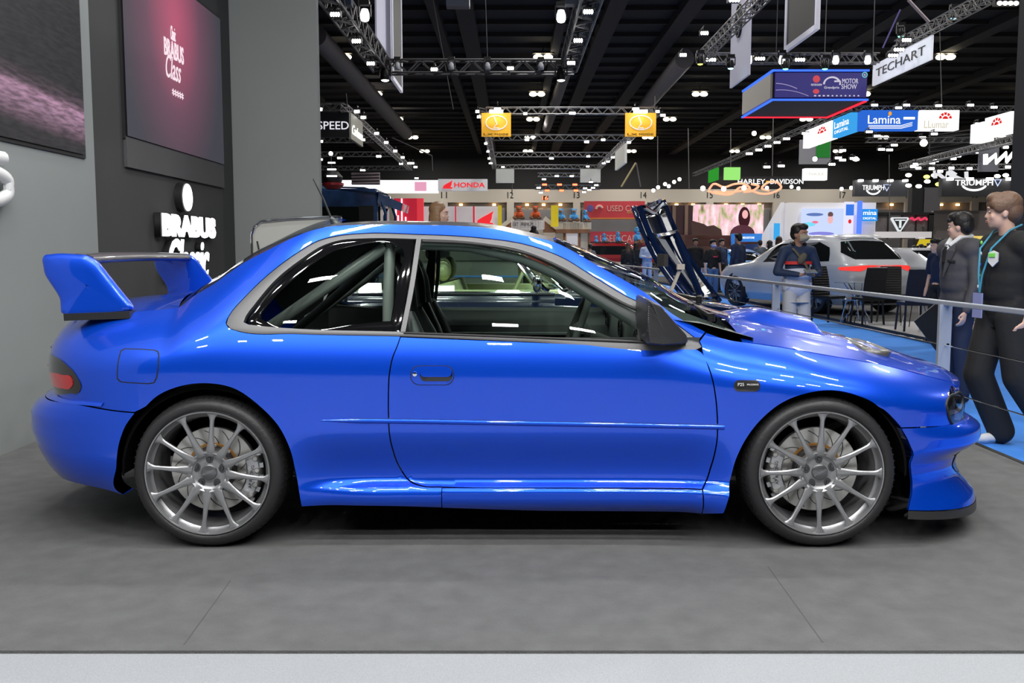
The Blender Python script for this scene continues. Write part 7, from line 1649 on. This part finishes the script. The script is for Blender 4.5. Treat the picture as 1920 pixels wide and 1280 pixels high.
def person(spot, H, rz, label, group=None, skin=SKIN, hair=HAIRB, top='tee', top_m=None, bot_m=None, shoe_m=None, pose=None, vox=.02, hairstyle='short', mask=None, shorts=False, details=None, head_turn=0, lo=False, legs=True, bulk=1.0):
    k = H / 1.75; t = empty('person', spot, label, 'person', group, rotz=rz); P = dict(
        hipL=(-.095, 0, .92), kneeL=(-.10, -.02, .49), ankL=(-.10, .02, .09), hipR=(.095, 0, .92), kneeR=(.10, -.02, .49), ankR=(.10, .02, .09),
        shL=(-.185, .0, 1.42), elL=(-.235, .03, 1.13), wrL=(-.235, -.04, .88), shR=(.185, .0, 1.42), elR=(.235, .03, 1.13), wrR=(.235, -.04, .88),
        head=(0, -.01, 1.625), lean=0.0, hdL=None, hdR=None, curl=.35)
    P.update(pose or {}); V = {a: Vector(b) for a, b in P.items() if isinstance(b, tuple)}
    S = Matrix.Scale(k, 4)
    def fin(mb): mb.v = [tuple(Vector(p) * k) for p in mb.v]; return mb
    hd = V['head']; HT = Matrix.Rotation(head_turn, 3, 'Z')
    def hp(x, y, z): return hd + HT @ Vector((x, y, z))
    # ---- body: one continuous surface
    mb = MB(); mb.ell(hp(0, .012, .025), (.074, .094, .098), 20, 14, HT); mb.ell(hp(0, -.018, -.045), (.060, .070, .072), 18, 12, HT); mb.ell(hp(0, -.050, -.088), (.030, .032, .024), 12, 8, HT)
    mb.ell(hp(0, -.083, -.012), (.012, .020, .028), 10, 8, HT); mb.ell(hp(0, -.098, -.028), (.016, .014, .011), 10, 8, HT); mb.ell(hp(0, -.080, -.062), (.024, .014, .012), 10, 6, HT); mb.ell(hp(0, -.076, .030), (.055, .022, .02), 12, 6, HT)
    for s in (-1, 1): mb.ell(hp(s * .077, .016, -.012), (.010, .020, .032), 10, 8, HT); mb.ell(hp(s * .045, -.055, -.030), (.022, .022, .024), 10, 6, HT)
    caps(mb, hp(0, .02, -.06), Vector((0, .015, 1.44)), .052, .058, 14)
    mb.ell((0, .0, 1.27), (.15, .10, .19), 16, 12); mb.ell((0, 0, 1.08), (.13, .09, .16), 14, 10); mb.ell((0, 0, .95), (.145, .10, .11), 14, 10); caps(mb, V['shL'] * .9 + Vector((0, 0, .1)) * 1.42, V['shR'] * .9 + Vector((0, 0, .142)), .052, .052)
    for sd in 'LR':
        sg = -1 if sd == 'L' else 1
        caps(mb, V['sh' + sd], V['el' + sd], .046, .036); caps(mb, V['el' + sd], V['wr' + sd], .038, .025)
        if lo: caps(mb, V['wr' + sd], V['wr' + sd] + (V['wr' + sd] - V['el' + sd]).normalized() * .12, .032, .022, 8)
        else:
            dd = Vector(P['hd' + sd]) if P['hd' + sd] else (V['wr' + sd] - V['el' + sd]); hand(mb, V['wr' + sd], dd, P.get('pn' + sd, (-sg * .9, -.3, 0)), P.get('ps' + sd, 1), P['curl'])
        if shorts: caps(mb, V['hip' + sd], V['knee' + sd], .075, .052); caps(mb, V['knee' + sd], V['knee' + sd].lerp(V['ank' + sd], .35), .052, .056); caps(mb, V['knee' + sd].lerp(V['ank' + sd], .35), V['ank' + sd], .056, .034)
    remesh(fin(mb), 'body', skin, t, vox * k, 3)
    # ---- face
    if not lo:
        EW = mat('eye_white', (.75, .74, .72), rough=.2); EB = mat('eye_dark', (.02, .012, .01), rough=.15); LP = mat('lips', (.50, .20, .17), rough=.45)
        for s in (-1, 1):
            MBx = fin(MB().ell(hp(s * .030, -.078, .004), (.0125, .008, .0065), 10, 6, HT)); MBx.build('eye', EW, t, smooth=True)
            fin(MB().ell(hp(s * .030, -.0845, .004), (.0055, .004, .0058), 8, 6, HT)).build('iris', EB, t, smooth=True)
            fin(MB().tube([hp(s * .014, -.088, .024), hp(s * .030, -.090, .029), hp(s * .048, -.078, .024)], [.0035, .004, .002], 6)).build('eyebrow', hair, t, smooth=True)
        if not mask: fin(MB().ell(hp(0, -.094, -.057), (.020, .007, .0045), 10, 6, HT).ell(hp(0, -.093, -.066), (.017, .007, .005), 10, 6, HT)).build('lips', LP, t, smooth=True)
    if mask:
        mb = MB(); G = []
        for i in range(9):
            z = -.085 + .085 * i / 8; r_ = .066 + .016 * math.sin(PI * i / 8); row = [hp(r_ * math.sin(a) * 1.04, -.014 - (r_ + .022 * math.sin(PI * i / 8)) * math.cos(a) * 1.08, z) for a in np.linspace(-1.25, 1.25, 13)]; G.append(row)
        mb.grid(G); o = fin(mb).build('face_mask', mask, t, smooth=True)
    # ---- hair
    mb = MB(); hv = max(vox * .7, .007) * k
    if hairstyle in ('short', 'fringe', 'bowl'):
        mb.ell(hp(0, .030, .060), (.088, .096, .085), 18, 12, HT); mb.ell(hp(0, .062, .010), (.080, .068, .085), 16, 10, HT); mb.ell(hp(0, -.035, .092), (.072, .070, .048), 14, 8, HT)
        for s in (-1, 1): mb.ell(hp(s * .062, .020, .045), (.026, .055, .052), 12, 8, HT)
        if hairstyle == 'fringe':
            for q in range(7): mb.ell(hp(-.066 + .022 * q, -.078 + .010 * abs(q - 3) * .8, .056 - .004 * (q % 2)), (.020, .024, .034), 10, 6, HT)
            for s in (-1, 1): mb.ell(hp(s * .080, -.018, .040), (.016, .045, .045), 10, 6, HT)
        if hairstyle == 'bowl':
            for q in range(5): mb.ell(hp(-.05 + .025 * q, -.074, .062), (.022, .020, .024), 10, 6, HT)
    elif hairstyle == 'long':
        mb.ell(hp(0, .028, .055), (.092, .100, .088), 18, 12, HT); mb.ell(hp(0, .070, -.06), (.088, .056, .15), 16, 12, HT); mb.ell(hp(0, .085, -.20), (.095, .050, .15), 16, 12, HT)
        for s in (-1, 1): mb.ell(hp(s * .078, .025, -.05), (.022, .055, .13), 10, 8, HT)
    elif hairstyle == 'bun':
        mb.ell(hp(0, .022, .045), (.090, .100, .088), 18, 12, HT); mb.ell(hp(0, .05, .15), (.05, .05, .045), 12, 8, HT)
    remesh(fin(mb), 'hair', hair, t, hv, 2)
    # ---- clothes
    def torso(mb, g, hem, flare=0.0, chest=1.0):
        g = g + .03 * (bulk - 1) * 10
        mb.ell((0, .0, 1.28), (.158 + g, .104 + g, .185), 18, 12); mb.ell((0, .0, 1.18), (.150 + g, .102 + g, .19), 18, 12); mb.ell((0, 0, 1.10), (.140 + g, .098 + g, .17), 16, 10); mb.ell((0, 0, .97), (.150 + g, .106 + g, .13), 16, 10)
        caps(mb, V['shL'] * .90 + Vector((0, 0, .135)), V['shR'] * .90 + Vector((0, 0, .135)), .058 + g, .058 + g); caps(mb, (-.10, .01, 1.445), (.10, .01, 1.445), .058, .058)
        mb.lathe([(.0, .0), (.12, 0), (.15 + g, .02), (.145 + g, 1.05 - hem)], (0, 0, hem), 'Z', 24); 
    mb = MB()
    if top == 'tee':
        torso(mb, .014, .84); 
        for sd in 'LR': caps(mb, V['sh' + sd], V['sh' + sd].lerp(V['el' + sd], .80), .068 * bulk, .080 * bulk)
    elif top == 'long':
        torso(mb, .012, .80)
        for sd in 'LR': caps(mb, V['sh' + sd], V['el' + sd], .064, .052); caps(mb, V['el' + sd], V['el' + sd].lerp(V['wr' + sd], .92), .052, .038)
    elif top in ('suit', 'jacket'):
        torso(mb, .022, .76)
        for sd in 'LR': caps(mb, V['sh' + sd], V['el' + sd], .068, .056); caps(mb, V['el' + sd], V['el' + sd].lerp(V['wr' + sd], .96), .056, .042)
    # squash the lathe skirt front to back
    mb.v = [(p[0], p[1] * (.78 if (p[2] < 1.02 and abs(p[0]) < .19) else 1), p[2]) for p in mb.v]
    up = remesh(fin(mb), {'tee': 't_shirt', 'long': 'long_sleeved_top', 'suit': 'suit_jacket', 'jacket': 'jacket'}[top], top_m, t, vox * k, 14)
    if legs:
        mb = MB(); mb.ell((0, .0, .93), (.150, .105, .10), 16, 10)
        for sd in 'LR':
            if shorts: caps(mb, V['hip' + sd], V['hip' + sd].lerp(V['knee' + sd], .88), .088, .092)
            else: caps(mb, V['hip' + sd], V['knee' + sd], .112 if P.get('baggy') else .094, .100 if P.get('baggy') else .076); caps(mb, V['knee' + sd], V['ank' + sd] + Vector((0, 0, -.01)), .100 if P.get('baggy') else .076, .092 if P.get('baggy') else .056)
        remesh(fin(mb), 'shorts' if shorts else 'trousers', bot_m, t, vox * k, 10)
        for sd in 'LR':
            a = V['ank' + sd]; mb = MB(); sole = min(a.z - .09, .0) ; yv = Vector(P.get('toe' + sd, (0, -1, 0))).normalized()
            caps(mb, a + Vector((0, 0, -.045)) - yv * .02, a + yv * .12 + Vector((0, 0, -.055)), .040, .032, 12); caps(mb, a + yv * .12 + Vector((0, 0, -.057)), a + yv * .175 + Vector((0, 0, -.062)), .034, .026, 12)
            o = remesh(fin(mb), 'shoe', shoe_m or BLACKR, t, vox * k * .8, 2)
            for vv in o.data.vertices: vv.co.z = max(vv.co.z, (a.z - .09) * k + .0)
    return t, k, V, hp, fin
def stand(u, Y, z=HZ - .03): return (at(u, 500, Y).x, Y, z)
BZ = HZ + .03; AZ = HZ - .03
BLK_T = mat('black_cotton', (.012, .012, .013), rough=.85, bump=(14, .5)); BLK_P = mat('black_trouser', (.014, .014, .015), rough=.85, bump=(10, .6)); GSUIT = mat('grey_suit', (.070, .068, .078), rough=.75, bump=(13, .6)); NAVYT = mat('navy_trouser', (.012, .022, .06), rough=.8, bump=(10, .6))
NSUIT = mat('navy_suit', (.018, .035, .10), rough=.7); LSUIT = mat('pale_blue_suit', (.42, .50, .68), rough=.7); JEAN = mat('blue_jeans', (.08, .17, .36), rough=.85); WSH = mat('white_shirt', (.72, .73, .75), rough=.7); WSHOE = mat('white_trainer', (.7, .7, .7), rough=.6)
# 1 the walker in black at the right edge (profile to the left, hand in pocket)
t, k, V, hp, fin = person((3.42, 6.55, AZ), 1.765, math.radians(-82), 'person in black T-shirt and loose black trousers with a lanyard at the right edge', skin=SKIN3, hair=HAIRLB, top='tee', top_m=BLK_T, bot_m=BLK_P, shoe_m=WSHOE, hairstyle='fringe', vox=.010, bulk=1.08, head_turn=math.radians(-34),
    pose=dict(head=(0, -.045, 1.625), kneeL=(-.10, -.10, .50), ankL=(-.10, .10, .10), kneeR=(.13, .04, .50), ankR=(.16, .30, .13), baggy=1, shL=(-.185, .02, 1.41), elL=(-.25, .10, 1.12), wrL=(-.20, -.03, .90), shR=(.185, .02, 1.41), elR=(.24, .12, 1.13), wrR=(.20, .02, .89), hdL=(.25, -.4, -1), hdR=(-.2, -.3, -1), toeL=(0, -1, 0), toeR=(0, -1, -.15)))
LYD = mat('lanyard_print', (.05, .30, .45), rough=.6)
mb = MB(); mb.tube([Vector((-.065, .06, 1.54)), Vector((-.085, -.04, 1.50)), Vector((-.065, -.150, 1.38)), Vector((-.03, -.178, 1.2)), Vector((-.01, -.178, 1.08))], .007, 6, flat=(1, 1)); mb.tube([Vector((.065, .06, 1.54)), Vector((.08, -.04, 1.50)), Vector((.055, -.150, 1.38)), Vector((.01, -.178, 1.2)), Vector((-.01, -.178, 1.08))], .007, 6); fin(mb).build('lanyard', LYD, t, smooth=True)
for q in range(5): fin(MB().ell((-.070 + .012 * q, -.140 - .01 * q, 1.42 - .075 * q), (.009, .009, .014), 6, 4)).build('lanyard_patch', [mat('patch_green', (.2, .7, .1)), mat('patch_white', (.8, .8, .8)), mat('patch_blue', (.03, .1, .7))][q % 3], t)
fin(MB().box((-.02, -.182, .99), (.10, .008, .17))).build('name_badge', mat('badge_violet', (.30, .33, .62), rough=.4), t)
fin(MB().prism([(-.035, .04), (0, .055), (.035, .04), (.035, -.02), (0, -.055), (-.035, -.02)], .012, frame_to((.085, -.150, 1.31), (1, .35, 0), (0, 0, 1)))).build('crest_patch', WSH, t); fin(MB().box((.087, -.166, 1.335), (.045, .01, .025), rot=(0, 0, .35))).build('crest_green', mat('patch_green', (.2, .7, .1)), t)
# 2 the person in the grey suit (looking left, seen from behind the shoulder)
t, k, V, hp, fin = person((4.05, 8.55, AZ), 1.715, math.radians(-78), 'person in a grey suit jacket and navy trousers behind the rail post', skin=SKIN3, hair=HAIRB, top='suit', top_m=GSUIT, bot_m=NAVYT, hairstyle='bowl', vox=.011, bulk=1.10, head_turn=math.radians(-58),
    pose=dict(head=(.01, -.03, 1.62), elL=(-.27, .12, 1.12), wrL=(-.21, -.02, .90), hdL=(.3, -.6, -.8), elR=(.25, -.02, 1.12), wrR=(.24, -.10, .86), hdR=(0, -.3, -1), kneeL=(-.1, -.03, .49), kneeR=(.11, -.02, .49)))
fin(MB().tube([(-.065, .06, 1.535), (-.06, -.05, 1.525), (-.02, -.13, 1.45)], .022, 8).tube([(.065, .06, 1.535), (.06, -.05, 1.525), (.02, -.13, 1.45)], .022, 8).tube([(-.065, .06, 1.535), (0, .085, 1.54), (.065, .06, 1.535)], .022, 8).ell((0, -.02, 1.47), (.06, .065, .035), 14, 8)).build('shirt_collar', WSH, t, smooth=True)
fin(MB().ell((0, -.135, 1.37), (.032, .025, .085), 10, 8)).build('shirt_front', WSH, t, smooth=True); fin(MB().tube([(0, -.150, 1.44), (0, -.165, 1.30)], .014, 8)).build('tie', BLK_T, t)
for s in (-1, 1): fin(MB().add([(s * .05, -.08, 1.49), (s * .085, -.125, 1.38), (s * .015, -.180, 1.16), (s * .03, -.155, 1.40)], [(0, 1, 2, 3)]).add([(s * .055, -.09, 1.485), (s * .10, -.132, 1.40), (s * .012, -.188, 1.15), (s * .03, -.165, 1.41)], [(0, 1, 2, 3)])).build('lapel', mat('grey_lapel', (.055, .053, .062), rough=.7), t)
fin(MB().box((.085, -.155, 1.31), (.075, .012, .016), rot=(0, .12, .3))).build('pocket_square', mat('pocket_dark', (.02, .022, .02), rough=.6), t)
f = empty('folder', Vector((4.05, 8.55, AZ)) + Vector((-.20, .02, .76)), 'black folder held low in the hand of the person in the grey suit', 'folder', rotz=math.radians(0))
MB().prism([(-.20, -.02), (.0, .14), (.12, .0), (.10, -.30), (.03, -.30)], .02, frame_to((0, 0, 0), (1, .1, 0), (0, 0, 1))).build('cover', mat('folder_black', (.006, .006, .006), rough=.5), f)
# 3 the person in shorts looking at a phone
NAVJ = mat('navy_sport_top', (.018, .035, .085), rough=.7, bump=(14, .4)); WLOW = mat('white_sport_panel', (.62, .65, .78), rough=.7, bump=(14, .4)); SHT = mat('pale_grey_shorts', (.55, .55, .58), rough=.8, bump=(14, .4))
t, k, V, hp, fin = person((3.50, 11.6, AZ), 1.70, math.radians(12), 'person in white shorts and a navy, red and white top looking at a phone', skin=SKIN2, hair=HAIRB, top='long', top_m=NAVJ, bot_m=SHT, shoe_m=WSHOE, shorts=True, hairstyle='short', vox=.011, mask=mat('mask_khaki', (.42, .36, .26), rough=.8), head_turn=math.radians(28),
    pose=dict(head=(.01, -.03, 1.62), elL=(-.29, -.02, 1.15), wrL=(-.09, -.24, 1.12), elR=(.29, -.02, 1.15), wrR=(.09, -.24, 1.11), hdL=(.9, -.45, .15), hdR=(-.9, -.45, .15), pnL=(0, .2, 1), pnR=(0, .2, 1), psL=1, psR=-1, curl=.45))
# lower white part of the top, red chest band, bag strap, phone, headphones
mb = MB(); mb.ell((0, 0, 1.12), (.186, .142, .13), 18, 12); mb.ell((0, 0, .97), (.196, .150, .14), 18, 10); mb.lathe([(0, 0), (.18, 0), (.195, .02), (.188, .30)], (0, 0, .77), 'Z', 24); mb.v = [(x, y * .86 if z < 1.0 else y, z) for x, y, z in mb.v]; remesh(fin(mb), 'white_shirt_panel', WLOW, t, .011, 4)
mb = MB(); G = [[((.192) * math.sin(a) * 1.0, -(.142) * math.cos(a), z) for a in np.linspace(-1.3, 1.3, 15)] for z in (1.245, 1.285)]; fin(mb.grid(G)).build('red_chest_band', mat('band_red', (.7, .03, .03), rough=.6), t, smooth=True)
fin(MB().tube([(-.10, .03, 1.49), (-.09, -.10, 1.42), (.03, -.145, 1.25), (.12, -.13, 1.12)], .020, 6, flat=(1, .5))).build('bag_strap', mat('strap_olive', (.13, .11, .08), rough=.8), t, smooth=True); fin(MB().ell((-.02, -.155, 1.32), (.05, .03, .08), 12, 8, Matrix.Rotation(.6, 3, 'Y'))).build('sling_bag', mat('strap_olive', (0, 0, 0)), t, smooth=True)
fin(MB().tube([(-.075, .0, 1.50), (-.06, .07, 1.52), (.06, .07, 1.52), (.075, .0, 1.50)], .012, 8).ell((-.08, -.03, 1.50), .026, 10, 6).ell((.08, -.03, 1.50), .026, 10, 6)).build('headphones', HOUS, t, smooth=True)
ph = empty('phone', (3.50 + .06, 11.6 - .33, AZ + 1.13), 'phone held in both hands by the person in white shorts', 'phone', rotz=.2); MB().box((0, 0, 0), (.15, .075, .01), rot=(.5, 0, 0)).build('phone_body', mat('phone_silver', (.35, .38, .42), rough=.3, metal=.5), ph)
def far(u, Y, H, rz, label, z=None, **kw):
    z = BZ if z is None else z; return person((at(u, 500, Y).x, Y, z), H, math.radians(rz), label, lo=True, vox=kw.pop('vox', .018), **kw)
t, k, V, hp, fin = far(1336, 25, 1.66, 20, 'person in black T-shirt with a pink chest mark and blue jeans', z=AZ, skin=SKIN3, top='tee', top_m=BLK_T, bot_m=JEAN, mask=mat('mask_violet', (.42, .45, .8), rough=.7))
fin(MB().tube([(-.09, -.13, 1.31), (-.04, -.135, 1.27), (0, -.138, 1.29), (.04, -.135, 1.27), (.09, -.13, 1.31)], [.004, .014, .018, .014, .004], 6)).build('pink_chest_mark', mat('mark_pink', (.75, .04, .12), rough=.6), t)
far(1383, 25, 1.76, 215, 'person in navy suit seen from behind, left hand low, beside the light blue sports car', top='suit', top_m=NSUIT, bot_m=NSUIT, shoe_m=mat('shoe_brown', (.2, .09, .05)), skin=SKIN)
far(1459, 26, 1.70, 170, 'person with long brown hair in a navy jacket, seen from behind', top='suit', top_m=NSUIT, bot_m=NSUIT, hair=HAIRBR, hairstyle='long', skin=SKIN3)
far(1441, 29, 1.62, 240, 'person in a black dress with long black hair left of the brown-haired one', top='tee', top_m=BLK_T, bot_m=BLK_P, hair=HAIRB, hairstyle='long', skin=SKIN3)
far(1424, 35.4, 1.7, 180, 'person in a grey jacket with back turned, by the blue counter', top='suit', top_m=mat('slate_suit', (.08, .10, .13), rough=.7), bot_m=BLK_P, skin=SKIN)
far(1352, 30, 1.68, 30, 'person in dark clothes half hidden behind the one with the pink mark', top='suit', top_m=NSUIT, bot_m=BLK_P, skin=SKIN)
far(1213, 34, 1.76, 10, 'person in a pale blue suit reading from a card', z=HZ - .02, top='suit', top_m=LSUIT, bot_m=LSUIT, skin=SKIN3, shoe_m=WSHOE, pose=dict(elL=(-.25, 0, 1.14), wrL=(-.08, -.22, 1.12), elR=(.25, 0, 1.14), wrR=(.08, -.22, 1.12)))
far(1177, 35, 1.66, 175, 'person with long fair-brown hair in black, left of the pale blue suit', z=HZ - .02, top='suit', top_m=BLK_T, bot_m=BLK_P, hair=HAIRBR, hairstyle='long', skin=SKIN3)
far(1192, 36.5, 1.68, 150, 'person in black standing between the brown-haired one and the pale blue suit', z=HZ - .02, top='suit', top_m=BLK_T, bot_m=BLK_P, hairstyle='long', skin=SKIN)
far(1106, 37, 1.62, 200, 'person in a grey shirt by the champagne car', z=HZ - .02, top='tee', top_m=mat('grey_cotton', (.13, .14, .16), rough=.8), bot_m=BLK_P, skin=SKIN)
far(1303, 27, 1.66, 0, 'person in dark clothes partly hidden by the raised bonnet', top='suit', top_m=BLK_T, bot_m=BLK_P, skin=SKIN2)
# 12 head with long light brown hair above the coupe roof
person((at(823, 400, 10.7).x, 10.7, 0), 1.76, math.radians(80), 'person with long light brown hair facing right, only the head above the coupe roof', skin=SKIN3, hair=mat('hair_bronze', (.28, .16, .08), rough=.45, bump=(60, .4)), top='tee', top_m=BLK_T, bot_m=BLK_P, hairstyle='long', vox=.013)
person((at(1001, 430, 14.2).x, 14.2, 0), 1.54, math.radians(175), 'small dark head with a topknot just above the coupe roof', skin=SKIN, hair=HAIRB, top='tee', top_m=mat('coral_top', (.6, .12, .08), rough=.8), bot_m=BLK_P, hairstyle='bun', vox=.016, lo=True)
# 11 bending person in navy by the chairs
person((at(1762, 500, 13.6).x, 13.6, BZ), 1.52, math.radians(-70), 'person in a navy T-shirt with head bent down beside the navy-backed chair', skin=SKIN3, hair=HAIRB, top='tee', top_m=mat('navy_cotton', (.012, .022, .06), rough=.85), bot_m=BLK_P, hairstyle='short', vox=.014, lo=True, pose=dict(head=(0, -.10, 1.58)))
for i, (u, v, Y, c) in enumerate(((1714, 462, 33, (.02, .02, .02)), (1727, 466, 33.6, (.05, .05, .06)), (1742, 468, 34, (.03, .03, .05)))):
    person((at(u, v, Y).x, Y, HZ + .03), 1.5 + .04 * i, math.radians(180 + 20 * i), ['small far person in black under the yellow sign', 'small far person in grey right of the yellow sign', 'small far person in dark blue left of the white canopy'][i], lo=True, vox=.03, top='suit', top_m=mat('far_cloth_%d' % i, c, rough=.8), bot_m=BLK_P)
